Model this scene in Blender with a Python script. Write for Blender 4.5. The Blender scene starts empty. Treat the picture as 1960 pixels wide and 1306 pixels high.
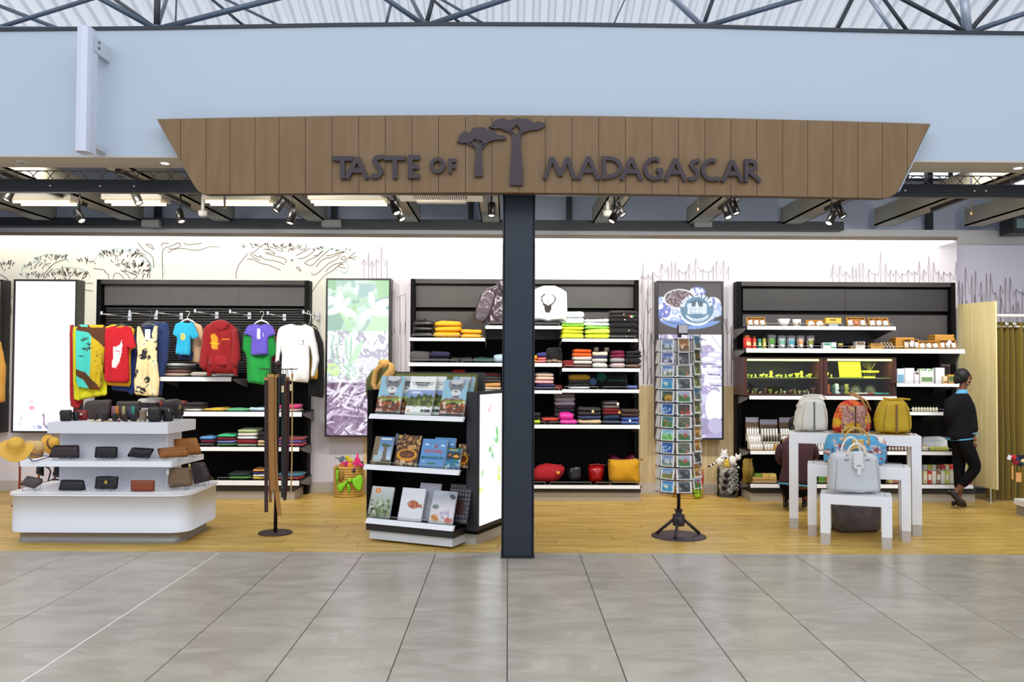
import bpy, math, random
import numpy as np
from mathutils import Vector, Matrix, noise
from mathutils.geometry import delaunay_2d_cdt
random.seed(7)
S = bpy.context.scene
C = S.collection
PI = math.pi
# ------------------------------------------------------------------ camera
F = 1655.0; H = 1.6
CM = (Matrix.Rotation(-7/F, 4, 'Z') @ Matrix.Rotation(PI/2 + 42/F, 4, 'X') @ Matrix.Rotation(math.radians(.27), 4, 'Z'))
cd = bpy.data.cameras.new('camera'); cd.sensor_width = 36; cd.lens = 36*F/1960; cd.clip_end = 200
cam = bpy.data.objects.new('camera', cd); C.objects.link(cam)
cam.matrix_world = Matrix.Translation((0, 0, H)) @ CM
S.camera = cam
# ------------------------------------------------------------------ world, exposure, lights
S.view_settings.view_transform = 'Standard'; S.view_settings.look = 'None'
S.view_settings.gamma = 1; S.view_settings.use_curve_mapping = False
S.view_settings.exposure = 0.0
w = bpy.data.worlds.new('world'); S.world = w; w.use_nodes = True
w.node_tree.nodes['Background'].inputs[0].default_value = (.86, .92, 1, 1)
w.node_tree.nodes['Background'].inputs[1].default_value = 1.0
def area(name, loc, rot, sx, sy, power, col=(1, 1, 1), spread=None):
    l = bpy.data.lights.new(name, 'AREA'); l.shape = 'RECTANGLE'; l.size = sx; l.size_y = sy
    l.energy = power; l.color = col
    if spread: l.spread = spread
    o = bpy.data.objects.new(name, l); C.objects.link(o); o.location = loc; o.rotation_euler = rot
    return o
# added warm white fill without fixtures, pointing down from between the beams, unseen
for i, x in enumerate((-4.6, -1.5, 1.6, 4.7)):
    area('shop_fill_light', (x, 8.55, 3.62), (0, 0, 0), 1.6, .5, 34, (1, .95, .86))
# wall washers: the same track lamps that are aimed at the shelving
for x in (-5, -3.7, -2.4, -.9, .3, 1.4, 2.9, 4.1, 5.3):
    area('track_lamp_light', (x, 8.3, 3.25), (math.radians(55), 0, 0), .25, .1, 12, (1, .96, .88), math.radians(105))
# cove strip behind the fascia over the mural wall
area('cove_strip_light', (-.55, 10.56, 3.1), (math.radians(12), 0, 0), 11.6, .04, 60, (1, .97, .93))
# added fill light for the hall, unseen, behind and above the photographer
area('hall_fill_light', (0, -1.0, 7.0), (math.radians(35), 0, 0), 14, 4, 420, (.86, .93, 1))
# ------------------------------------------------------------------ pixel helpers: photo pixel -> point of the place
def ray(px, py): return CM.to_3x3() @ Vector((px-980, 653-py, -F))
def at(px, py, Y):
    d = ray(px, py); return Vector((0, 0, H)) + d*(Y/d.y)
def fl(px, py, z=0.):
    d = ray(px, py); return Vector((0, 0, H)) + d*((z-H)/d.z)
# ------------------------------------------------------------------ materials
def lin(c):
    c = [x/255 for x in c]
    return tuple((x/12.92 if x <= .04045 else ((x+.055)/1.055)**2.4) for x in c) + (1,)
_m = {}
def mat(c=(200, 200, 200), rough=.6, metal=0, var=0, vs=8., bump=0, bs=60., emit=0, name=None, spec=None, alpha=None, trans=0, sheen=0):
    k = (c, rough, metal, var, vs, bump, bs, emit, spec, alpha, trans, sheen)
    if k in _m: return _m[k]
    m = bpy.data.materials.new(name or 'mat_%d' % len(_m)); m.use_nodes = True
    nt = m.node_tree; b = nt.nodes['Principled BSDF']; L = lin(c)
    b.inputs['Base Color'].default_value = L; b.inputs['Roughness'].default_value = rough
    b.inputs['Metallic'].default_value = metal
    if spec is not None: b.inputs['Specular IOR Level'].default_value = spec
    if trans: b.inputs['Transmission Weight'].default_value = trans
    if sheen: b.inputs['Sheen Weight'].default_value = sheen
    if alpha is not None: b.inputs['Alpha'].default_value = alpha
    if emit:
        b.inputs['Emission Color'].default_value = L; b.inputs['Emission Strength'].default_value = emit
    tc = None
    if var or bump: tc = nt.nodes.new('ShaderNodeTexCoord')
    if var:
        n = nt.nodes.new('ShaderNodeTexNoise'); n.inputs['Scale'].default_value = vs; n.inputs['Detail'].default_value = 4
        r = nt.nodes.new('ShaderNodeMix'); r.data_type = 'RGBA'
        r.inputs[6].default_value = tuple(x*(1-var) for x in L[:3])+(1,); r.inputs[7].default_value = tuple(min(1, x*(1+var)) for x in L[:3])+(1,)
        nt.links.new(tc.outputs['Object'], n.inputs['Vector']); nt.links.new(n.outputs['Fac'], r.inputs[0])
        nt.links.new(r.outputs[2], b.inputs['Base Color'])
    if bump:
        n = nt.nodes.new('ShaderNodeTexNoise'); n.inputs['Scale'].default_value = bs; n.inputs['Detail'].default_value = 3
        bp = nt.nodes.new('ShaderNodeBump'); bp.inputs['Strength'].default_value = bump; bp.inputs['Distance'].default_value = .01
        nt.links.new(tc.outputs['Object'], n.inputs['Vector']); nt.links.new(n.outputs['Fac'], bp.inputs['Height'])
        nt.links.new(bp.outputs[0], b.inputs['Normal'])
    _m[k] = m; return m
def attrmat(name, emit=0, rough=.5, bump=0):
    m = bpy.data.materials.new(name); m.use_nodes = True; nt = m.node_tree; b = nt.nodes['Principled BSDF']
    a = nt.nodes.new('ShaderNodeVertexColor'); a.layer_name = 'Col'
    b.inputs['Roughness'].default_value = rough
    if not emit: nt.links.new(a.outputs[0], b.inputs['Base Color'])
    else:
        b.inputs['Base Color'].default_value = (.05, .05, .05, 1)
        nt.links.new(a.outputs[0], b.inputs['Emission Color']); b.inputs['Emission Strength'].default_value = emit
    if bump:
        tc = nt.nodes.new('ShaderNodeTexCoord'); mp = nt.nodes.new('ShaderNodeMapping'); mp.inputs['Scale'].default_value = (1, 1, .4); nt.links.new(tc.outputs['Object'], mp.inputs[0])
        n = nt.nodes.new('ShaderNodeTexNoise'); n.inputs['Scale'].default_value = 13; n.inputs['Detail'].default_value = 3; nt.links.new(mp.outputs[0], n.inputs['Vector'])
        bp = nt.nodes.new('ShaderNodeBump'); bp.inputs['Strength'].default_value = bump; bp.inputs['Distance'].default_value = .03
        nt.links.new(n.outputs['Fac'], bp.inputs['Height']); nt.links.new(bp.outputs[0], b.inputs['Normal'])
    return m
PRINT = attrmat('printed_paper', rough=.35); PCLOTH = attrmat('printed_cloth', rough=.9, bump=.8); PLIT = attrmat('backlit_film', emit=1.1)
def woodmat(name, c1, c2, scale=(1, 14, 1), rough=.4, bump=.05, randv=.12, ob=True):
    m = bpy.data.materials.new(name); m.use_nodes = True; nt = m.node_tree; b = nt.nodes['Principled BSDF']
    tc = nt.nodes.new('ShaderNodeTexCoord'); mp = nt.nodes.new('ShaderNodeMapping'); mp.inputs['Scale'].default_value = scale
    oi = nt.nodes.new('ShaderNodeObjectInfo'); ad = nt.nodes.new('ShaderNodeVectorMath'); ad.operation = 'ADD'
    sc = nt.nodes.new('ShaderNodeMath'); sc.operation = 'MULTIPLY'; sc.inputs[1].default_value = 37
    nt.links.new(oi.outputs['Random'], sc.inputs[0]); nt.links.new(tc.outputs['Object'], ad.inputs[0]); nt.links.new(sc.outputs[0], ad.inputs[1])
    nt.links.new(ad.outputs[0], mp.inputs[0])
    n = nt.nodes.new('ShaderNodeTexNoise'); n.inputs['Scale'].default_value = 2.2; n.inputs['Detail'].default_value = 6; n.inputs['Distortion'].default_value = .6
    nt.links.new(mp.outputs[0], n.inputs['Vector'])
    r = nt.nodes.new('ShaderNodeValToRGB'); r.color_ramp.elements[0].position = .35; r.color_ramp.elements[1].position = .68
    r.color_ramp.elements[0].color = lin(c1); r.color_ramp.elements[1].color = lin(c2)
    nt.links.new(n.outputs['Fac'], r.inputs[0])
    hs = nt.nodes.new('ShaderNodeHueSaturation'); mr = nt.nodes.new('ShaderNodeMapRange')
    mr.inputs['To Min'].default_value = 1-randv; mr.inputs['To Max'].default_value = 1+randv
    nt.links.new(oi.outputs['Random'], mr.inputs[0]); nt.links.new(mr.outputs[0], hs.inputs['Value'])
    nt.links.new(r.outputs[0], hs.inputs['Color']); nt.links.new(hs.outputs[0], b.inputs['Base Color'])
    b.inputs['Roughness'].default_value = rough
    if bump:
        bp = nt.nodes.new('ShaderNodeBump'); bp.inputs['Strength'].default_value = bump; bp.inputs['Distance'].default_value = .01
        nt.links.new(n.outputs['Fac'], bp.inputs['Height']); nt.links.new(bp.outputs[0], b.inputs['Normal'])
    return m
# ------------------------------------------------------------------ mesh builder
def xf(T, v): return T @ Vector(v) if T else Vector(v)
class MB:
    def __init__(s, T=None): s.v = []; s.f = []; s.m = []; s.s = []; s.T = T
    def add(s, vs, fs, mi=0, sm=False, T=None):
        k = len(s.v); T = T if T is not None else s.T
        s.v += [tuple(T @ Vector(v)) if T else tuple(v) for v in vs]
        s.f += [tuple(i+k for i in f) for f in fs]; s.m += [mi]*len(fs); s.s += [sm]*len(fs)
        return s
    def box(s, x0, x1, y0, y1, z0, z1, mi=0, b=0, T=None):
        if x0 > x1: x0, x1 = x1, x0
        if y0 > y1: y0, y1 = y1, y0
        if z0 > z1: z0, z1 = z1, z0
        b = min(b, .45*(x1-x0), .45*(y1-y0), .45*(z1-z0))
        if b <= 0:
            vs = [(x, y, z) for x in (x0, x1) for y in (y0, y1) for z in (z0, z1)]
            return s.add(vs, [(0, 1, 3, 2), (4, 6, 7, 5), (0, 4, 5, 1), (2, 3, 7, 6), (0, 2, 6, 4), (1, 5, 7, 3)], mi, False, T)
        c = [(x0+x1)/2, (y0+y1)/2, (z0+z1)/2]; h = [(x1-x0)/2, (y1-y0)/2, (z1-z0)/2]
        vs = []; ix = {}
        for i, sg in enumerate([(a, d, e) for a in (-1, 1) for d in (-1, 1) for e in (-1, 1)]):
            for ax in range(3):
                p = [c[k]+sg[k]*(h[k]-(0 if k == ax else b)) for k in range(3)]
                ix[(sg, ax)] = len(vs); vs.append(p)
        fs = []
        for ax in range(3):
            o = [k for k in range(3) if k != ax]
            for sa in (-1, 1):
                q = []
                for (p, r) in ((-1, -1), (1, -1), (1, 1), (-1, 1)):
                    sg = [0]*3; sg[ax] = sa; sg[o[0]] = p; sg[o[1]] = r; q.append(ix[(tuple(sg), ax)])
                fs.append(tuple(q))
            for (p, r) in ((-1, -1), (1, -1), (1, 1), (-1, 1)):
                q = []
                for e, a2 in ((-1, o[0]), (1, o[0]), (1, o[1]), (-1, o[1])):
                    sg = [0]*3; sg[ax] = e; sg[o[0]] = p; sg[o[1]] = r; q.append(ix[(tuple(sg), a2)])
                fs.append(tuple(q))
        for sg in [(a, d, e) for a in (-1, 1) for d in (-1, 1) for e in (-1, 1)]:
            fs.append(tuple(ix[(sg, ax)] for ax in range(3)))
        return s.add(vs, fs, mi, False, T)
    def prism(s, poly, d0, d1, axis='y', mi=0, T=None, sm=False):
        """poly of 2D points extruded along axis. y: (x,z); z: (x,y); x: (y,z)"""
        n = len(poly)
        def P(p, d): return (p[0], d, p[1]) if axis == 'y' else ((p[0], p[1], d) if axis == 'z' else (d, p[0], p[1]))
        vs = [P(p, d0) for p in poly]+[P(p, d1) for p in poly]
        s.add(vs, [tuple(range(n)), tuple(range(2*n-1, n-1, -1))], mi, False, T)
        k = len(s.v)-2*n
        for i in range(n):
            j = (i+1) % n; s.f.append((k+i, k+j, k+n+j, k+n+i)); s.m.append(mi); s.s.append(sm)
        return s
    def tube(s, pts, r, n=8, mi=0, T=None, cap=True, sm=True, flat=1.0):
        pts = [Vector(p) for p in pts]; N = len(pts)
        if not isinstance(r, (list, tuple)): r = [r]*N
        up = None; vs = []
        for i, p in enumerate(pts):
            t = (pts[min(i+1, N-1)]-pts[max(i-1, 0)])
            if t.length < 1e-9: t = Vector((0, 0, 1))
            t.normalize()
            if up is None:
                up = Vector((0, 0, 1)) if abs(t.z) < .9 else Vector((1, 0, 0))
            a = t.cross(up)
            if a.length < 1e-6: a = t.orthogonal()
            a.normalize(); b = a.cross(t).normalized(); up = b
            for k in range(n):
                g = 2*PI*k/n; vs.append(p+a*math.cos(g)*r[i]+b*math.sin(g)*r[i]*flat)
        fs = []
        for i in range(N-1):
            for k in range(n):
                k2 = (k+1) % n; fs.append((i*n+k, i*n+k2, (i+1)*n+k2, (i+1)*n+k))
        s.add(vs, fs, mi, sm, T)
        if cap: 
            k0 = len(s.v)-len(vs)
            s.f.append(tuple(k0+k for k in range(n))[::-1]); s.m.append(mi); s.s.append(False)
            s.f.append(tuple(k0+(N-1)*n+k for k in range(n))); s.m.append(mi); s.s.append(False)
        return s
    def lathe(s, prof, c=(0, 0, 0), n=20, mi=0, T=None, sm=True, ry=1.0):
        vs = []; fs = []; N = len(prof)
        for (r, z) in prof:
            for k in range(n):
                g = 2*PI*k/n; vs.append((c[0]+r*math.cos(g), c[1]+r*ry*math.sin(g), c[2]+z))
        for i in range(N-1):
            for k in range(n):
                k2 = (k+1) % n; fs.append((i*n+k, i*n+k2, (i+1)*n+k2, (i+1)*n+k))
        s.add(vs, fs, mi, sm, T)
        k0 = len(s.v)-len(vs)
        s.f.append(tuple(k0+k for k in range(n))[::-1]); s.m.append(mi); s.s.append(False)
        s.f.append(tuple(k0+(N-1)*n+k for k in range(n))); s.m.append(mi); s.s.append(False)
        return s
    def ell(s, c, r, n=12, mi=0, T=None, R=None):
        vs = []; fs = []; m = max(5, n//2+1)
        for i in range(m+1):
            a = PI*i/m
            for k in range(n):
                g = 2*PI*k/n; p = Vector((r[0]*math.sin(a)*math.cos(g), r[1]*math.sin(a)*math.sin(g), r[2]*math.cos(a)))
                if R is not None: p = R @ p
                vs.append((c[0]+p.x, c[1]+p.y, c[2]+p.z))
        for i in range(m):
            for k in range(n):
                k2 = (k+1) % n; fs.append((i*n+k, (i+1)*n+k, (i+1)*n+k2, i*n+k2))
        return s.add(vs, fs, mi, True, T)
    def soft(s, x0, x1, y0, y1, z0, z1, mi=0, e=.45, n=7, wr=.004, seed=0, T=None):
        """soft rounded slab (superellipsoid) with light creases"""
        c = Vector(((x0+x1)/2, (y0+y1)/2, (z0+z1)/2)); h = Vector(((x1-x0)/2, (y1-y0)/2, (z1-z0)/2))
        def sg(v, p): return math.copysign(abs(v)**p, v)
        vs = []; fs = []; N = 16; M = 8
        for i in range(M+1):
            a = -PI/2+PI*i/M
            for k in range(N):
                g = 2*PI*(k+.5)/N
                p = Vector((h.x*sg(math.cos(a), .32)*sg(math.cos(g), e*.6), h.y*sg(math.cos(a), .32)*sg(math.sin(g), e*.6), h.z*sg(math.sin(a), .7)))
                nz = noise.noise(Vector((p.x*9+seed*3.1, p.y*9, p.z*25+seed)))
                p.z *= 1+.0*nz; q = p.normalized() if p.length else p
                p += q*wr*nz*2
                if i > M//2: p.z += wr*noise.noise(Vector((p.x*14, p.y*14, seed*5.3)))*2
                p.z = max(-h.z, p.z)
                vs.append(c+p)
        for i in range(M):
            for k in range(N):
                k2 = (k+1) % N; fs.append((i*N+k, i*N+k2, (i+1)*N+k2, (i+1)*N+k))
        return s.add(vs, fs, mi, True, T)
    def build(s, name, mats, parent=None, local=False, loc=None, rz=0):
        if not isinstance(mats, (list, tuple)): mats = [mats]
        me = bpy.data.meshes.new(name); o = bpy.data.objects.new(name, me); C.objects.link(o)
        v = np.array([tuple(p) for p in s.v], dtype=float).reshape(-1, 3)
        if parent is not None:
            o.parent = parent
            if not local:
                W = np.array(wmat(parent).inverted()); v = v @ W[:3, :3].T + W[:3, 3]
        elif loc is not None:
            o.location = loc; o.rotation_euler = (0, 0, rz)
        elif not local:
            b = np.array([(v[:, 0].min()+v[:, 0].max())/2, (v[:, 1].min()+v[:, 1].max())/2, v[:, 2].min()])
            o.location = b; v = v-b
        me.from_pydata(v.tolist(), [], s.f)
        for m in mats: me.materials.append(m)
        me.polygons.foreach_set('material_index', s.m); me.polygons.foreach_set('use_smooth', s.s)
        me.update(); return o
def wmat(o):
    M = o.matrix_basis.copy()
    p = o.parent
    while p: M = p.matrix_basis @ M; p = p.parent
    return M
def tag(o, label=None, cat=None, group=None, kind=None):
    if label: o['label'] = label
    if cat: o['category'] = cat
    if group: o['group'] = group
    if kind: o['kind'] = kind
    return o
def thing(name, label, cat, loc=(0, 0, 0), rz=0, group=None):
    o = bpy.data.objects.new(name, None); C.objects.link(o); o.empty_display_size = .1
    o.location = loc; o.rotation_euler = (0, 0, rz)
    o.matrix_basis = Matrix.Translation(loc) @ Matrix.Rotation(rz, 4, 'Z')
    return tag(o, label, cat, group)
def struct(name, mb, m, parent=None):
    o = mb.build(name, m, parent)
    if parent is None: o['kind'] = 'structure'
    return o
def copytree(o, parent=None):
    c = o.copy(); C.objects.link(c); c.parent = parent
    if parent is not None: c.matrix_parent_inverse = o.matrix_parent_inverse.copy()
    for ch in kids.get(o.name, []): copytree(ch, c)
    return c
kids = {}
# ------------------------------------------------------------------ painted prints: raster -> coloured grid mesh
class Img:
    def __init__(s, w, h, c=(255, 255, 255)):
        s.w = w; s.h = h; s.a = np.zeros((h, w, 3)); s.a[:] = c
        s.U, s.V = np.meshgrid((np.arange(w)+.5)/w, (np.arange(h)+.5)/h); s.asp = h/w
    def put(s, mk, c, al=1.): 
        s.a[mk] = s.a[mk]*(1-al)+np.array(c)*al; return s
    def grad(s, v0, v1, c0, c1):
        t = np.clip((s.V-v0)/(v1-v0), 0, 1)[..., None]; mk = (s.V >= v0) & (s.V <= v1)
        g = np.array(c0)*(1-t)+np.array(c1)*t; s.a[mk] = g[mk]; return s
    def rect(s, u0, v0, u1, v1, c, al=1.): return s.put((s.U >= u0) & (s.U < u1) & (s.V >= v0) & (s.V < v1), c, al)
    def ell(s, u, v, ru, rv, c, rot=0, al=1.):
        x = s.U-u; y = (s.V-v)*s.asp; cr, sr = math.cos(rot), math.sin(rot)
        X = x*cr+y*sr; Y = -x*sr+y*cr
        return s.put((X/ru)**2+(Y/(rv*s.asp))**2 < 1, c, al)
    def poly(s, pts, c, al=1.):
        ins = np.zeros(s.U.shape, bool); n = len(pts)
        for i in range(n):
            x0, y0 = pts[i]; x1, y1 = pts[(i+1) % n]
            if y0 == y1: continue
            cnd = ((s.V > min(y0, y1)) & (s.V <= max(y0, y1))) & (s.U < (x1-x0)*(s.V-y0)/(y1-y0)+x0)
            ins ^= cnd
        return s.put(ins, c, al)
    def line(s, pts, w, c, al=1.):
        d = np.full(s.U.shape, 9.)
        for (x0, y0), (x1, y1) in zip(pts[:-1], pts[1:]):
            ax, ay = x1-x0, (y1-y0)*s.asp; L = ax*ax+ay*ay+1e-12
            px, py = s.U-x0, (s.V-y0)*s.asp; t = np.clip((px*ax+py*ay)/L, 0, 1)
            d = np.minimum(d, np.hypot(px-t*ax, py-t*ay))
        return s.put(d < w/2, c, al)
    def speck(s, u0, v0, u1, v1, cols, n, r, rng):
        for _ in range(n):
            u = rng.uniform(u0, u1); v = rng.uniform(v0, v1); rr = r*rng.uniform(.5, 1.4)
            s.ell(u, v, rr, rr*rng.uniform(.6, 1.2)/s.asp, rng.choice(cols), rng.uniform(0, 3))
        return s
    def blotch(s, cols, sc, mk=None, seed=0, al=1.):
        N = np.zeros(s.U.shape)
        rs = np.random.RandomState(seed)
        for o in range(4):
            k = max(2, int(sc*2**o)); kh = max(2, int(k*s.asp))
            g = rs.rand(kh+2, k+2); x = s.U*k; y = s.V*kh; xi = x.astype(int); yi = y.astype(int); fx = x-xi; fy = y-yi
            fx = fx*fx*(3-2*fx); fy = fy*fy*(3-2*fy)
            N += (g[yi, xi]*(1-fx)*(1-fy)+g[yi, xi+1]*fx*(1-fy)+g[yi+1, xi]*(1-fx)*fy+g[yi+1, xi+1]*fx*fy)/2**o
        N = (N-N.min())/(N.max()-N.min()); q = np.minimum((N*len(cols)).astype(int), len(cols)-1)
        A = np.array(cols, float)[q]
        if mk is None: mk = np.ones(s.U.shape, bool)
        s.a[mk] = s.a[mk]*(1-al)+A[mk]*al; return s
    def sample(s, u, v):
        x = np.clip((np.asarray(u)*s.w).astype(int), 0, s.w-1); y = np.clip((np.asarray(v)*s.h).astype(int), 0, s.h-1)
        return s.a[y, x]
def srgb2lin(a):
    a = np.clip(a/255., 0, 1); return np.where(a <= .04045, a/12.92, ((a+.055)/1.055)**2.4)
def setcol(me, cols):
    ca = me.color_attributes.new('Col', 'FLOAT_COLOR', 'POINT'); n = len(me.vertices)
    a = np.ones((n, 4)); a[:, :3] = srgb2lin(np.asarray(cols)); ca.data.foreach_set('color', a.ravel())
def picture(name, img, o, ux, uz, m=None, parent=None, label=None):
    """flat printed picture; o = lower-left corner, ux = width vector, uz = height vector (world)"""
    o = np.array(o, float); ux = np.array(ux, float); uz = np.array(uz, float)
    w, h = img.w+1, img.h+1
    g = np.array([[o+ux*i/(w-1)+uz*(1-j/(h-1)) for i in range(w)] for j in range(h)]).reshape(-1, 3)
    idx = np.arange(w*h).reshape(h, w)
    fs = np.stack([idx[1:, :-1], idx[1:, 1:], idx[:-1, 1:], idx[:-1, :-1]], -1).reshape(-1, 4)
    me = bpy.data.meshes.new(name); ob = bpy.data.objects.new(name, me); C.objects.link(ob)
    if parent is not None:
        ob.parent = parent; W = np.array(wmat(parent).inverted()); g = g @ W[:3, :3].T+W[:3, 3]
    me.from_pydata(g.tolist(), [], fs.tolist()); me.materials.append(m or PRINT)
    P = np.pad(img.a, ((0, 1), (0, 1), (0, 0)), 'edge'); P2 = np.pad(img.a, ((1, 0), (1, 0), (0, 0)), 'edge')
    setcol(me, ((P+P2)/2).reshape(-1, 3)); me.update()
    if label: ob['label'] = label
    return ob
def text_mesh(body, size, ext=.001, bold=0.0, sp=1.0):
    cu = bpy.data.curves.new('t', 'FONT'); cu.body = body; cu.size = size; cu.extrude = ext; cu.offset = bold
    cu.align_x = 'CENTER'; cu.align_y = 'CENTER'; cu.space_character = sp; cu.resolution_u = 2
    o = bpy.data.objects.new('t', cu); C.objects.link(o)
    me = bpy.data.meshes.new_from_object(o.evaluated_get(bpy.context.evaluated_depsgraph_get()))
    bpy.data.objects.remove(o); bpy.data.curves.remove(cu)
    return me
def text(name, body, size, T, m, parent, ext=.001, bold=0.0, sp=1.0):
    """text in the local XZ plane facing -Y under transform T (world)"""
    me = text_mesh(body, size, ext, bold, sp); me.name = name
    W = wmat(parent).inverted() @ T @ Matrix.Rotation(PI/2, 4, 'X') if parent else T @ Matrix.Rotation(PI/2, 4, 'X')
    me.transform(W); me.materials.clear(); me.materials.append(m)
    o = bpy.data.objects.new(name, me); C.objects.link(o); o.parent = parent; return o
# ------------------------------------------------------------------ puffed cloth / leather shapes cut from an outline
def puff(name, outline, thick, T, m, parent=None, res=.02, back=.5, wr=0., ws=9., seed=0, paint=None, R=None, local=False, loc=None, flip=False, fold=None):
    """outline: [(x,z)] metres; front bulges towards -Y. paint: Img over the outline's box or function(x,z)->rgb array"""
    P = np.array(outline, float); n = len(P)
    x0, z0 = P.min(0); x1, z1 = P.max(0)
    pts = []
    for i in range(n):
        a, b = P[i], P[(i+1) % n]; k = max(1, int(np.hypot(*(b-a))/res))
        for j in range(k): pts.append(a+(b-a)*j/k)
    nb = len(pts); B = np.array(pts)
    gx, gz = np.meshgrid(np.arange(x0+res/2, x1, res), np.arange(z0+res/2, z1, res)); G = np.stack([gx.ravel(), gz.ravel()], 1)
    def sdist(Q):
        d = np.full(len(Q), 9.); ins = np.zeros(len(Q), bool)
        for i in range(n):
            a, b = P[i], P[(i+1) % n]; ab = b-a; L = (ab**2).sum()+1e-12
            t = np.clip(((Q-a) @ ab)/L, 0, 1); d = np.minimum(d, np.hypot(*(Q-a-t[:, None]*ab).T))
            if a[1] != b[1]:
                ins ^= ((Q[:, 1] > min(a[1], b[1])) & (Q[:, 1] <= max(a[1], b[1]))) & (Q[:, 0] < (b[0]-a[0])*(Q[:, 1]-a[1])/(b[1]-a[1])+a[0])
        return d, ins
    d, ins = sdist(G); G = G[ins & (d > res*.45)]
    Q = np.vstack([B, G])
    r = delaunay_2d_cdt([Vector(q) for q in Q], [(i, (i+1) % nb) for i in range(nb)], [tuple(range(nb))], 1, 1e-6)
    V = np.array([tuple(v) for v in r[0]]); fs = [tuple(f) for f in r[2]]
    d, _ = sdist(V); R = R or thick*1.6
    t = np.clip(d/R, 0, 1); h = thick*np.sqrt(1-(1-t)**2)
    edge = d < 1e-5
    if wr or fold:
        wv = np.array([noise.noise(Vector((x*ws+seed*7.7, z*ws*.55, seed*1.3))) for x, z in V]) if wr else 0
        h = h+wr*wv*np.minimum(1, t*3)
        if fold: h = h+fold(V[:, 0], V[:, 1])*np.minimum(1, t*3)
    fr = [(V[i, 0], -h[i], V[i, 1]) for i in range(len(V))]
    bk = [(V[i, 0], h[i]*back+.002, V[i, 1]) for i in range(len(V))]
    N = len(V); vs = fr[:]; mp = {}
    for i in range(N):
        if edge[i]: mp[i] = i
        else: mp[i] = len(vs); vs.append(bk[i])
    A = np.array([(V[f[1]]-V[f[0]])[0]*(V[f[2]]-V[f[0]])[1]-(V[f[1]]-V[f[0]])[1]*(V[f[2]]-V[f[0]])[0] for f in fs])
    F2 = []
    for f, a in zip(fs, A):
        f = f if a > 0 else f[::-1]
        F2.append(f); F2.append(tuple(mp[i] for i in f[::-1]))
    mb = MB(T); mb.add(vs, F2, 0, True)
    mm = m if m is not None else PCLOTH
    o = mb.build(name, mm, parent, local, loc)
    if paint is not None:
        X = np.array([p[0] for p in vs]); Z = np.array([p[2] for p in vs])
        if isinstance(paint, Img): cols = paint.sample((X-x0)/(x1-x0), 1-(Z-z0)/(z1-z0))
        else: cols = paint(X, Z)
        setcol(o.data, cols)
    return o
def TR(loc, rz=0, rx=0, ry=0, s=1): return Matrix.Translation(loc) @ Matrix.Rotation(rz, 4, 'Z') @ Matrix.Rotation(ry, 4, 'Y') @ Matrix.Rotation(rx, 4, 'X') @ Matrix.Scale(s, 4)
def smooth_poly(pts, it=2, f=.25):
    for _ in range(it):
        q = []
        for i in range(len(pts)):
            a, b = pts[i], pts[(i+1) % len(pts)]
            q += [(a[0]*(1-f)+b[0]*f, a[1]*(1-f)+b[1]*f), (a[0]*f+b[0]*(1-f), a[1]*f+b[1]*(1-f))]
        pts = q
    return pts
# ================================================================== SETTING
def ribbon(mb, pts, w, y0, y1, closed=False, mi=0, T=None, ws=None):
    """flat stroke of width w along 2D (x,z) points, extruded from y0 (front) to y1"""
    P = [Vector(p) for p in pts]; N = len(P); L = []; R_ = []
    for i in range(N):
        a = P[(i-1) % N] if (closed or i > 0) else P[i]; b = P[(i+1) % N] if (closed or i < N-1) else P[i]
        d1 = (P[i]-a); d2 = (b-P[i])
        if d1.length < 1e-9: d1 = d2
        if d2.length < 1e-9: d2 = d1
        d1 = d1.normalized(); d2 = d2.normalized(); n1 = Vector((-d1.y, d1.x)); n2 = Vector((-d2.y, d2.x)); n = n1+n2
        if n.length < 1e-6: n = n1.copy()
        n.normalize(); k = min(2.2, 1/max(.3, n.dot(n1))); hw = (ws[i] if ws else w)/2
        L.append(P[i]+n*hw*k); R_.append(P[i]-n*hw*k)
    vs = []
    for i in range(N): vs += [(L[i].x, y0, L[i].y), (R_[i].x, y0, R_[i].y), (L[i].x, y1, L[i].y), (R_[i].x, y1, R_[i].y)]
    fs = []
    for i in range(N if closed else N-1):
        a = 4*i; b = 4*((i+1) % N)
        fs += [(a, b, b+1, a+1), (a+2, a+3, b+3, b+2), (a, a+2, b+2, b), (a+1, b+1, b+3, a+3)]
    if not closed: fs += [(0, 1, 3, 2), (4*N-4, 4*N-2, 4*N-1, 4*N-3)]
    mb.add(vs, fs, mi, False, T)
WY = 10.70                                   # plane of the mural wall
Z0 = lambda py, Y: at(973, py, Y).z
X_ = lambda px, Y, py=695: at(px, py, Y).x
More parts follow.
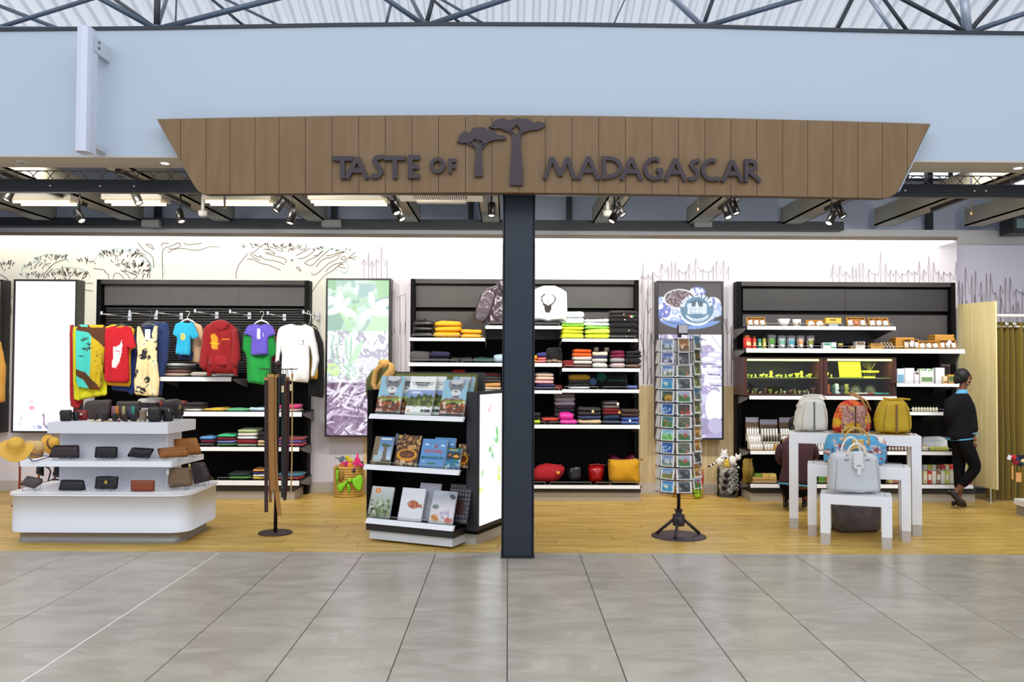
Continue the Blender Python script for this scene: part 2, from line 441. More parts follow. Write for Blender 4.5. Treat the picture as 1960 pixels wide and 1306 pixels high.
# floor slab under tiles and planks
GROUT = mat((92, 86, 80), .9)
MB().box(-8.5, 8.5, -7, 12.2, -.12, -.006).build('floor', GROUT, None, True, (0, 0, 0))['kind'] = 'structure'
floor = bpy.data.objects['floor']
def tilemat():
    m = bpy.data.materials.new('grey_stone_tile'); m.use_nodes = True; nt = m.node_tree; b = nt.nodes['Principled BSDF']
    tc = nt.nodes.new('ShaderNodeTexCoord'); oi = nt.nodes.new('ShaderNodeObjectInfo')
    sc = nt.nodes.new('ShaderNodeMath'); sc.operation = 'MULTIPLY'; sc.inputs[1].default_value = 91
    ad = nt.nodes.new('ShaderNodeVectorMath'); ad.operation = 'ADD'
    nt.links.new(oi.outputs['Random'], sc.inputs[0]); nt.links.new(tc.outputs['Object'], ad.inputs[0]); nt.links.new(sc.outputs[0], ad.inputs[1])
    mp = nt.nodes.new('ShaderNodeMapping'); mp.inputs['Scale'].default_value = (1, 2.2, 1); mp.inputs['Rotation'].default_value = (0, 0, .35)
    nt.links.new(ad.outputs[0], mp.inputs[0])
    n = nt.nodes.new('ShaderNodeTexNoise'); n.inputs['Scale'].default_value = 1.6; n.inputs['Detail'].default_value = 8; n.inputs['Distortion'].default_value = 1.2
    nt.links.new(mp.outputs[0], n.inputs['Vector'])
    r = nt.nodes.new('ShaderNodeValToRGB'); e = r.color_ramp.elements
    e[0].position = .25; e[0].color = lin((152, 144, 132)); e[1].position = .72; e[1].color = lin((182, 174, 162))
    x = r.color_ramp.elements.new(.50); x.color = lin((166, 158, 147)); x = r.color_ramp.elements.new(.515); x.color = lin((175, 168, 157)); x = r.color_ramp.elements.new(.53); x.color = lin((168, 160, 149))
    nt.links.new(n.outputs['Fac'], r.inputs[0]); nt.links.new(r.outputs[0], b.inputs['Base Color'])
    b.inputs['Roughness'].default_value = .27; b.inputs['Specular IOR Level'].default_value = .45
    return m
TILE = tilemat()
tm = MB().box(-.2985, .2985, -.2985, .2985, -.012, 0, 0, .0015)
t0 = tm.build('floor_tile', TILE, floor, local=True)
ts = .603; ti = 0
for r in range(6):
    yc = 7.29-ts*(r+.5)
    for c in range(-10, 10):
        xc = ts*(c+.5)+.002
        o = t0 if ti == 0 else t0.copy()
        if ti: C.objects.link(o)
        ti += 1; o.location = (xc, yc, 0)
mb = MB(); mb.box(-8.5, 8.5, -7, 7.29-ts*6-.005, -.012, 0); mb.build('floor_tile', TILE, floor)['kind'] = 'stuff'
mb = MB(); mb.box(-4*ts-.004, -4*ts+.004, 3.6, 7.29, -.01, .0012)
mb.build('joint_strip', mat((238, 236, 228), .4), floor, local=True)
mb = MB(); mb.box(-8, 8, 7.29, 7.315, -.01, .004); mb.build('threshold_strip', mat((205, 198, 180), .3, .6), floor, local=True)
PLANK = woodmat('oak_plank', (188, 150, 66), (222, 186, 104), (1.1, 9, 1), .36, .04, .09)
pw = .192; ln = 1.22
p0 = MB().box(-ln/2+.0018, ln/2-.0018, -pw/2+.0016, pw/2-.0016, -.012, 0, 0, .0015).build('floor_plank', PLANK, floor, local=True)
k = 0
for r in range(18):
    off = (r*.43 % 1)*ln
    for c in range(-6, 6):
        o = p0 if k == 0 else p0.copy()
        if k: C.objects.link(o)
        k += 1; o.location = (c*ln+off, 7.316+pw*(r+.5), 0)
# ---- mural wall with prints
WHITE = mat((226, 221, 229), .7)
zt = Z0(451, 10.45)
wall = struct('wall_back', MB().box(-7, X_(1833, WY), WY, WY+.1, 0, zt+.04), WHITE) or bpy.data.objects['wall_back']
CREAM = mat((238, 236, 222), .7)
MB().box(-7, X_(688, WY), WY-.006, WY, Z0(760, WY), zt).build('mural_panel', CREAM, wall)
DADO = woodmat('pale_oak_panel', (196, 172, 126), (222, 200, 156), (9, 9, .6), .5, .02, .04)
x0 = X_(697, WY); x1 = X_(1833, WY); n = 12
for i in range(n):
    a = x0+(x1-x0)*i/n; b = x0+(x1-x0)*(i+1)/n
    MB().box(a+.001, b-.001, WY-.012, WY, .12, Z0(737, WY), 0, .001).build('wood_panel', DADO, wall)
struct('baseboard_back', MB().box(-7, x1, WY-.03, WY, 0, .125), mat((198, 190, 182), .5))
# print lines of the mural (flat print on the wall)
def mural(name, lines, wpx, m, yoff=.008, sm=0):
    mb = MB()
    for ln_ in lines:
        if sm and len(ln_) > 2:
            for _ in range(2): ln_ = [ln_[0]]+[p for a, b in zip(ln_[:-1], ln_[1:]) for p in ((a[0]*.75+b[0]*.25, a[1]*.75+b[1]*.25), (a[0]*.25+b[0]*.75, a[1]*.25+b[1]*.75))]+[ln_[-1]]
        q = [at(x, y, WY-yoff) for x, y in ln_]
        ribbon(mb, [(p.x, p.z) for p in q], wpx*WY/F, WY-yoff, WY-yoff+.0015)
    o = mb.build(name, m, wall); o['kind'] = 'stuff'; return o
rng = random.Random(3)
def spikes(xa, xb, ytop, ybot, amp, step=9):
    out = []; x = xa; pts = []
    while x < xb:
        h = ytop-amp*rng.random()**1.6
        pts.append((x, ytop+amp*.35*rng.random())); pts.append((x+step*.5, h)); 
        out.append([(x+step*.5, h), (x+step*.5, ybot)])
        x += step*rng.uniform(.7, 1.5)
    out.append(pts); return out
sp = spikes(692, 740, 500, 536, 38)+spikes(750, 783, 566, 640, 30)+spikes(750, 784, 640, 740, 40)
sp += spikes(1226, 1256, 560, 736, 70, 10)+spikes(1226, 1256, 690, 736, 60, 12)+spikes(1386, 1412, 640, 736, 60, 12)
sp += spikes(1262, 1395, 520, 536, 26, 9)+spikes(1590, 1828, 524, 540, 44, 9)+spikes(1224, 1262, 530, 640, 34)
mural('mural_lines', sp, 1.0, mat((170, 160, 165), .8))
mural('mural_lines', [[(1232, 736), (1232, 640), (1236, 575), (1241, 600), (1246, 590), (1246, 736)], [(1238, 736), (1244, 705), (1250, 736)], [(1226, 640), (1237, 690), (1247, 642), (1254, 665), (1254, 736)],
      [(1386, 610), (1393, 640), (1400, 625), (1408, 655), (1411, 640)], [(1400, 630), (1400, 736)]], 1.3, mat((105, 92, 98), .8))
z4 = lambda L: [(x/4.665, 440+y/4.665) for x, y in L]
z7 = lambda L: [(440+x/7, 440+y/7) for x, y in L]
tr = [z4(L) for L in (
 [(1235, 120), (1290, 190), (1340, 215), (1370, 260), (1372, 340)], [(1268, 232), (1310, 260), (1335, 290), (1340, 350), (1335, 440)], [(1452, 440), (1450, 330), (1448, 200), (1465, 160), (1520, 150), (1560, 130), (1600, 110), (1620, 150), (1560, 165), (1500, 205)],
 [(1500, 170), (1560, 175), (1620, 160), (1720, 185), (1800, 180), (1860, 150), (1960, 150)], [(1640, 115), (1660, 135), (1730, 130), (1800, 120)], [(1450, 150), (1435, 130), (1470, 115), (1510, 125)],
 [(1300, 130), (1340, 125), (1370, 160), (1375, 180), (1330, 150), (1300, 130)],
 [(970, 440), (972, 400), (930, 375), (940, 360), (835, 345)], [(1010, 440), (1020, 390), (1055, 385), (1090, 410), (1105, 440)], [(1080, 360), (1140, 400), (1160, 440)], [(1080, 365), (1150, 375), (1240, 410), (1190, 440)],
 [(385, 435), (400, 390), (450, 330), (490, 295), (560, 270), (598, 262)], [(400, 435), (430, 385), (470, 345)], [(450, 300), (400, 310), (375, 350)],
 [(0, 400), (60, 430), (100, 500)], [(0, 480), (40, 520), (100, 550)], [(50, 770), (95, 775), (100, 700)], [(40, 600), (60, 640), (20, 660), (10, 600)], [(700, 525), (760, 535), (825, 550)], [(90, 790), (80, 1000), (60, 1210)],
 [(690, 480), (825, 478)])]
def twigs(cx, cy, rx, ry, n, L=14, base=None):
    out = []
    for _ in range(n):
        a = rng.uniform(PI, 2*PI) if rng.random() < .75 else rng.uniform(0, PI); r = math.sqrt(rng.random())
        x = cx+rx*r*math.cos(a); y = cy+ry*r*math.sin(a)
        dx = (x-cx)/rx*L*.5+rng.uniform(-3, 3); dy = -L*rng.uniform(.3, .8)
        out.append([(x, y), (x+dx*.5, y+dy*.6+rng.uniform(-1, 1)), (x+dx, y+dy)])
        if rng.random() < .6: out.append([(x+dx*.4, y+dy*.4), (x+dx*.4+rng.uniform(-5, 5), y+dy*.9)])
    return out
tw = twigs(98, 498, 30, 7, 22, 11)+twigs(62, 530, 22, 6, 16, 9)+twigs(128, 530, 38, 12, 46, 12)+twigs(60, 512, 18, 5, 10, 9)+twigs(232, 493, 42, 12, 46, 12)+twigs(255, 515, 30, 12, 36, 11)+twigs(165, 503, 22, 5, 12, 9)+twigs(270, 528, 16, 10, 16, 10)+twigs(12, 512, 14, 8, 16, 10)+twigs(12, 580, 10, 20, 16, 10)
tb = [z7(L) for L in (
 [(1100, 838), (1160, 740), (1250, 630), (1300, 590), (1390, 540), (1440, 490), (1520, 440), (1590, 380), (1680, 300)], [(1280, 565), (1340, 500), (1400, 460), (1500, 440)], [(1095, 575), (1100, 600), (1130, 612), (1180, 580), (1260, 510), (1330, 440), (1440, 400), (1470, 340)],
 [(1155, 500), (1200, 440), (1260, 385), (1370, 370), (1440, 330), (1535, 300)], [(1000, 450), (1060, 400), (1150, 370), (1220, 310), (1245, 280)], [(1000, 450), (1060, 480), (1110, 478), (1180, 400), (1270, 320), (1330, 270)], [(915, 385), (960, 390), (1060, 345), (1110, 300), (1140, 262)],
 [(885, 345), (940, 320), (1000, 290), (1075, 245)], [(1115, 350), (1180, 345), (1220, 300), (1245, 280)], [(1285, 350), (1350, 345), (1440, 310), (1535, 290)], [(1490, 380), (1520, 350), (1560, 370), (1520, 410), (1490, 400), (1490, 380)], [(1600, 380), (1700, 360)], [(1600, 370), (1680, 405)], [(1440, 490), (1550, 520)], [(1460, 460), (1530, 470)],
 [(275, 315), (330, 300), (370, 255), (430, 210), (560, 145)], [(80, 655), (85, 560), (120, 460), (240, 320)], [(225, 400), (260, 388), (325, 402), (400, 450), (520, 470), (680, 545)], [(275, 320), (310, 370), (360, 395), (405, 415)], [(310, 320), (350, 355), (410, 370), (395, 335), (450, 395), (560, 410), (660, 430), (735, 470)], [(470, 310), (560, 340), (650, 360), (755, 390), (745, 450)],
 [(455, 262), (530, 265), (600, 310), (605, 325), (480, 300)], [(580, 205), (640, 235), (690, 250), (715, 290), (660, 290), (620, 250), (560, 240), (520, 215)], [(500, 220), (540, 260), (460, 262)], [(815, 195), (840, 230), (880, 240), (835, 285), (800, 240), (780, 300)], [(900, 260), (935, 225), (960, 290), (990, 250), (1010, 280), (1020, 195)], [(890, 510), (920, 490), (965, 575), (890, 510)], [(815, 405), (830, 395), (850, 412), (835, 425), (815, 405)])]
tw2 = twigs(525, 475, 60, 5, 26, 8)+twigs(640, 480, 45, 5, 12, 7)
mural('mural_tree_lines', tr+tb, 1.2, mat((84, 62, 48), .8), sm=1)
mural('mural_twigs', tw+tw2, 1.15, mat((70, 58, 50), .8))
wav = lambda pts: [(x+rng.uniform(-1, 1), y+rng.uniform(-1.5, 1.5)) for (x, y) in pts]
def arc(cx, cy, rx, ry, a0, a1, n=24): return wav([(cx+rx*math.cos(a0+(a1-a0)*i/n), cy-ry*math.sin(a0+(a1-a0)*i/n)) for i in range(n+1)])
mural('mural_crown_lines', [arc(98, 500, 32, 12, -.2, PI+.2), arc(232, 498, 50, 22, 0, PI), arc(130, 532, 42, 20, 0, PI), arc(70, 520, 28, 18, .4, PI+.4), arc(270, 512, 20, 14, -.6, 1.6),
       [(600, 474), (604, 477), (610, 475), (616, 479), (622, 476), (630, 478), (640, 477), (650, 479), (660, 482), (668, 487), (677, 483)], arc(657, 512, 10, 12, -1.7, 1.2, 12), [(640, 515), (648, 516), (655, 521), (662, 522)], [(310, 508), (316, 514), (316, 522), (311, 525)]], .9, mat((120, 178, 182), .8))
# ---- wall beyond on the right, side wall, pelmet, upper structure
struct('wall_right', MB().box(X_(1833, WY), 9.2, 11.25, 11.35, 0, Z0(465, 11.25)), mat((226, 222, 236), .8))
w2 = bpy.data.objects['wall_right']
mb = MB()
for ln_ in spikes(1832, 1965, 560, 640, 50, 8)+spikes(1836, 1965, 600, 640, 45, 12):
    q = [at(x, y, 11.24) for x, y in ln_]; ribbon(mb, [(p.x, p.z) for p in q], 1.1*11.2/F, 11.24, 11.242)
o = mb.build('mural_lines', mat((158, 148, 156), .8), w2); o['kind'] = 'stuff'
struct('trim_1', MB().box(-7, X_(1835, 10.3), 10.30, WY+.1, Z0(456, 10.3)+.004, Z0(449, 10.3)+.0, 0, .004), mat((96, 80, 66), .5))
MB().box(-7, X_(1833, 10.3), 10.34, WY-.01, Z0(456, 10.3)-.012, Z0(456, 10.3)+.004).build('cove_light_strip', mat((250, 248, 244), .4, emit=2.2), bpy.data.objects['trim_1'])
GREYW = mat((206, 206, 206), .8, var=.08, vs=2)
BLUEW = mat((196, 204, 220), .8, var=.06, vs=1.5)
struct('wall_rear', MB().box(-9, 9, 11.6, 11.7, 2.6, 4.6), BLUEW)
struct('wall_left', MB().box(-7.2, -7.1, 7.6, 11.6, 0, 4.6), WHITE)
struct('wall_far_right', MB().box(9.1, 9.2, 7.6, 11.6, 0, 4.6), WHITE)
struct('trim_2', MB().box(-7.1, 9.1, 11.3, 11.4, Z0(450, 11.3)-.3, Z0(436, 11.3)), GREYW)
struct('ceiling', MB().box(-7.1, 9.1, 7.7, 11.6, 4.5, 4.6), mat((120, 132, 152), .8))
DARKST = mat((38, 42, 48), .45, .3)
o = MB().box(-7, X_(1611, 11.2), 11.1, 11.28, Z0(437, 11.1), Z0(421, 11.1)).build('cross_beam', DARKST)
tag(o, 'long dark steel cross beam running above the bright mural wall', 'beam')
for ip, px in enumerate((298, 637, 900, 1088, 1780, 1932)):
    o = MB().box(X_(px-5, 11.45), X_(px+5, 11.45), 11.4, 11.5, 3.3, 4.5).build('hanger_post', DARKST)
    tag(o, 'short dark steel hanger post above the cross beam, %s from the left' % ['first', 'second', 'third', 'fourth', 'fifth', 'sixth'][ip], 'post', 'dark hanger posts above the beam')
# windows high in the rear wall
for i, (a, b, c, d) in enumerate(((1738, 1812, 322, 342), (1822, 1868, 322, 340), (1928, 1990, 330, 360))):
    p = at(a, d, 11.58); q = at(b, c, 11.58)
    fr = struct('window_%d' % (i+1), MB().box(p.x-.03, q.x+.03, 11.55, 11.6, p.z-.03, q.z+.03), mat((60, 64, 70), .5))
    MB().box(p.x, q.x, 11.54, 11.55, p.z, q.z).build('pane', mat((232, 240, 255), .2, emit=1.1), fr)
# bulkhead over the shop front
BW = mat((182, 193, 206), .75, var=.02, vs=1.2, bump=.05, bs=180)
zb = Z0(303, 7.0)
pts = [(-7, zb), (7, zb)]; 
tp = [(0, 60), (300, 57), (640, 51), (850, 49), (1100, 50), (1345, 53.5), (1600, 60.5), (1830, 65.5), (1960, 67)]
top = [at(x, y, 7.0) for x, y in tp]
poly = [(-7, zb), (7, zb), (7, top[-1].z)]+[(p.x, p.z) for p in reversed(top)]+[(-7, top[0].z)]
bulk = struct('wall_bulkhead', MB().prism(poly, 7.0, 7.37), BW)
mb = MB(); ribbon(mb, [(-7, top[0].z+.012)]+[(p.x, p.z+.012) for p in top]+[(7, top[-1].z+.012)], .028, 6.985, 7.38)
mb.build('capping', mat((46, 50, 58), .5, .3), bulk)
struct('soffit', MB().box(-7, 7, 7.0, 7.38, zb-.012, zb), mat((196, 186, 172), .7))
sof = bpy.data.objects['soffit']; sof.name = 'trim_3'
for px, on, lab in ((315, 1, 'small lit round downlight in the soffit just left of the sign'), (1950, 1, 'small lit round downlight in the soffit at the far right edge'), (41, 0, 'small unlit round downlight in the soffit near the left edge')):
    X = X_(px, 7.16, 311); t = thing('downlight', lab, 'light', (X, 7.17, zb-.02))
    MB().lathe([(.042, -.002), (.045, 0), (.045, .008)], (X, 7.17, zb-.018), 20).build('rim', mat((225, 220, 212), .4), t)
    MB().lathe([(.03, -.004), (.032, -.001)], (X, 7.17, zb-.018), 20).build('lens', mat((255, 246, 228), .3, emit=6) if on else mat((150, 146, 140), .3), t)
# vertical lamp housing with bracket on the bulkhead
t = thing('wall_lamp', 'long vertical pale lilac lamp housing mounted on the blue-grey bulkhead at left', 'lamp', (X_(158, 6.75, 180), 6.8, Z0(290, 6.75)))
a = at(144, 292, 6.7); b = at(171, 53, 6.7)
xa = X_(146, 6.7, 290); xb = X_(172, 6.7, 290); zt_ = at(157, 53, 6.7).z; zb_ = at(157, 291, 6.7).z
prof = [(xa, 6.70), (xa+.012, 6.66), ((xa+xb)/2, 6.645), (xb-.012, 6.66), (xb, 6.70), (xb, 6.80), (xa, 6.80)]
MB().prism(prof, zb_, zt_, 'z', 0, None, False).build('body', mat((206, 210, 226), .4), t)
MB().prism([(x, y) for x, y in prof[:5]], zb_-.004, zb_, 'z').build('end_cap', mat((180, 170, 176), .4), t)
MB().box(xb+.002, xb+.008, 6.74, 7.0, zt_-.17, zt_-.05).build('bracket', mat((196, 200, 208), .4), t)
for dz in (.08, .125):
    MB().lathe([(.01, 0), (.01, .01)], (0, 0, 0), 10, T=Matrix.Translation((xb+.018, 6.8, zt_-dz)) @ Matrix.Rotation(-PI/2, 4, 'Y')).build('bolt', mat((120, 120, 128), .3, .8), t)
MB().box(xa+.02, xb-.01, 6.8, 7.0, zb_+.06, zb_+.1).build('bracket', mat((196, 200, 208), .4), t)
MB().box(xa+.02, xb-.01, 6.8, 7.0, zt_-.14, zt_-.1).build('bracket', mat((196, 200, 208), .4), t)
# ---- hall roof: translucent corrugated sheets and the space frame
def roofmat():
    m = bpy.data.materials.new('translucent_sheet'); m.use_nodes = True; nt = m.node_tree; nt.nodes.remove(nt.nodes['Principled BSDF'])
    d = nt.nodes.new('ShaderNodeBsdfDiffuse'); t = nt.nodes.new('ShaderNodeBsdfTranslucent'); x = nt.nodes.new('ShaderNodeMixShader'); x.inputs[0].default_value = .55
    for s_ in (d, t): s_.inputs[0].default_value = (.97, .97, .98, 1)
    nt.links.new(d.outputs[0], x.inputs[1]); nt.links.new(t.outputs[0], x.inputs[2]); nt.links.new(x.outputs[0], nt.nodes['Material Output'].inputs[0]); return m
mb = MB(); k = .36; yA, yB = 8.6, 14.0; zr = lambda y: 6.25-k*(y-12)
cs = [(0, 0), (.09, 0), (.12, .05), (.18, .05), (.21, 0)]; xs = []; x = -10.5
while x < 10.5:
    xs += [(x+a, h) for a, h in cs[:-1]]; x += .21
vs = [(a, y, zr(y)-h) for y in (yA, yB) for a, h in xs]; n = len(xs)
mb.add(vs, [(i, i+1, n+i+1, n+i) for i in range(n-1)]); mb.m = [(0, 1, 0, 1)[i % 4] for i in range(n-1)]  # sloping rib faces get a greyer sheet: shading put into the colour
rib_shade = roofmat(); 
for nd in rib_shade.node_tree.nodes:
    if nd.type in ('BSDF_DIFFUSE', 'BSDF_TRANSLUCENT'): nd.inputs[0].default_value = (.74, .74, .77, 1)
struct('roof', mb, [roofmat(), rib_shade]).name = 'ceiling_roof'
TUBE = mat((92, 104, 118), .4, .3); TUBED = mat((58, 62, 68), .45, .3); TUBEL = mat((170, 178, 190), .3, .4)
def strut_(p0, y0, p1, y1, r, m, parent):
    a = at(*p0, y0); b = at(*p1, y1); d = b-a; e = a+d*1.0
    MB().tube([a, e], r, 10, cap=True).build('strut', m, parent)
sf = thing('space_frame', 'grey tubular steel space frame under the white corrugated hall roof', 'roof frame', at(973, 50, 9.0))
NY = 8.2
for (nx, ny), L in (((300, 56), [((85, -62), 8, 5.5, TUBE), ((205, -12), 8.9, 4, TUBED), ((302, -40), 8.2, 6, TUBED), ((330, -36), 9.2, 4, TUBE), ((548, -8), 8.0, 5.5, TUBE)]),
                    ((815, 50), [((690, -36), 8, 5, TUBE), ((778, -20), 9, 4, TUBE), ((835, -24), 8.2, 4.5, TUBED), ((1050, -30), 8.0, 5.5, TUBE)]),
                    ((1345, 52), [((1238, -56), 8.0, 5.5, TUBEL), ((1262, -22), 8.8, 4, TUBEL), ((1372, -22), 8.2, 4, TUBED), ((1560, -12), 8.0, 5, TUBE)]),
                    ((1852, 64), [((1690, -22), 8.0, 4.5, TUBED), ((1800, -22), 8.9, 4, TUBED), ((1842, -40), 8.2, 9, TUBEL), ((1928, -24), 8.4, 4.5, TUBED), ((2040, -2), 8.0, 5, TUBE)])):
    for (tx, ty), ty_, wpx, m in L: strut_((nx, ny), NY, (tx, ty), ty_, wpx*NY/F, m, sf)
    p = at(nx, ny, NY); MB().ell(p, (.05, .05, .05), 12).build('node', TUBE, sf)
for a, ya, b, yb, wpx, m in (((-20, 4), 9.4, (135, 64), 9.4, 4, TUBE), ((-20, 58), 8.4, (180, -4), 8.4, 4, TUBE), ((385, -18), 9.6, (475, 56), 9.6, 3, TUBED), ((410, -12), 10, (545, 54), 10, 3, TUBE), ((338, -10), 10, (336, 48), 10, 2, TUBE),
                 ((820, -8), 9.6, (885, 48), 9.6, 3, TUBED), ((840, -4), 10, (930, 48), 10, 3, TUBE), ((750, 2), 9.6, (738, 50), 9.6, 3, TUBE), ((1635, -10), 9.4, (1598, 64), 9.4, 4.5, TUBED), ((1686, -10), 9.6, (1740, 64), 9.6, 4, TUBED), ((1660, -10), 10, (1712, 64), 10, 4.5, TUBEL), ((1200, -10), 10, (1172, 52), 10, 1.5, TUBE)):
    strut_(a, ya, b, yb, wpx*9/F, m, sf)
# ---- steel guide beam of the rolling grille, column
BLK = mat((16, 19, 25), .35, .3)
t = thing('header_beam', 'black steel header beam spanning the shop front behind the brown sign', 'beam', (0, 7.5, Z0(371, 7.45)))
z1 = Z0(347, 7.42); z0 = Z0(372, 7.42)
MB().box(-7, 7, 7.44, 7.50, z0+.035, z1, 0, .004).build('upper_web', BLK, t)
MB().box(-7, 7, 7.42, 7.50, z0, z0+.035, 0, .004).build('lower_flange', BLK, t)
for px in (90, 186, 251, 1735, 1868, 1890):
    MB().box(X_(px-1.4, 7.44), X_(px+1.4, 7.44), 7.437, 7.44, z0+.05, z0+.061).build('screw', mat((230, 230, 235), .3, .3), t)
g = thing('rolling_grille', 'curled wire rolling grille in the gap between soffit and black beam', 'grille', (0, 7.52, z1))
for (xa, xb) in ((-4.6, -2.5), (3.05, 4.6)):
    x = xa; mb = MB()
    while x < xb:
        for sg in (1, -1):
            mb.tube([(x-.075, 7.52, z1+.045+sg*.045), (x-.03, 7.52, z1+.045+sg*.035), (x+.03, 7.52, z1+.045-sg*.035), (x+.075, 7.52, z1+.045-sg*.045)], .0045, 5)
        x += .15
    mb.tube([(xa, 7.525, z1+.09), (xb, 7.525, z1+.09)], .005, 6); mb.tube([(xa, 7.525, z1), (xb, 7.525, z1)], .005, 6)
    o = mb.build('wire_links', mat((112, 100, 92), .4, .4), g); o['kind'] = 'stuff'
xl = X_(961, 7.14, 900); xr = X_(1021.5, 7.14, 900)
col = thing('steel_column', 'tall dark blue-grey steel column standing at the middle of the shop front', 'column', ((xl+xr)/2, 7.27, 0))
CM_ = mat((37, 45, 58), .45, .15)
MB().box(xl+.008, xr-.008, 7.14, 7.40, 0, z1+.0, 0, .006).build('shaft', CM_, col)
MB().box(xl-.004, xl+.007, 7.13, 7.41, 0, z1).build('edge_strip', mat((14, 16, 20), .4), col)
MB().box(xr-.007, xr+.004, 7.13, 7.41, 0, z1).build('edge_strip', mat((14, 16, 20), .4), col)
MB().box(xl-.008, xr+.008, 7.12, 7.42, 0, .014).build('base_plate', mat((14, 16, 20), .4), col)
# ---- the sign
SY = 6.85
def interp(tab, x):
    for (a, b), (c, d) in zip(tab[:-1], tab[1:]):
        if a <= x <= c: return b+(d-b)*(x-a)/(c-a)
    return tab[0][1] if x < tab[0][0] else tab[-1][1]
topT = [(300, 228), (450, 225), (650, 221.5), (900, 220), (1150, 222), (1400, 226.5), (1600, 231.5), (1780, 237)]
botT = [(300, 228.5), (372, 356), (379, 365), (387, 370), (395, 371.5), (650, 369), (900, 368), (1150, 369.5), (1400, 373.5), (1690, 379), (1702, 377.5), (1714, 371), (1723, 357), (1780, 237.5)]
jo = [300, 345.5, 394.5, 440, 488, 534, 584.5]+[635.4+51.05*i for i in range(13)]+[1299, 1349, 1399, 1448.6, 1498, 1546, 1594, 1642, 1689, 1736.5, 1780]
sgn = thing('shop_sign', 'wide brown wooden sign with dark raised letters and two baobab trees over the entrance', 'sign', at(980, 370, SY))
SIGNM = woodmat('brown_sign_board', (116, 88, 54), (126, 98, 64), (6, 6, .7), .55, .02, .012)
def signmat():
    m = SIGNM; return m
for a, b in zip(jo[:-1], jo[1:]):
    a2, b2 = a+.45, b-.45
    if b2-a2 < 1: continue
    xs = sorted({a2, b2}|{x for x, _ in botT if a2 < x < b2}|{x for x, _ in topT if a2 < x < b2})
    P = [at(x, interp(topT, x), SY) for x in xs]+[at(x, interp(botT, x), SY) for x in reversed(xs)]
    q = []
    for p in P:
        if not q or (Vector((p.x, p.z))-Vector(q[-1])).length > 1e-4: q.append((p.x, p.z))
    MB().prism(q, SY, SY+.03).build('plank', SIGNM, sgn)
P = [at(x, interp(topT, x)+.6, SY) for x in [302]+[x for x, _ in topT[1:-1]]+[1778]]+[at(x, y-.6, SY) for x, y in reversed(botT[1:-1])]
MB().prism([(p.x, p.z) for p in P], SY+.03, SY+.11).build('backing', mat((86, 62, 42), .7), sgn)
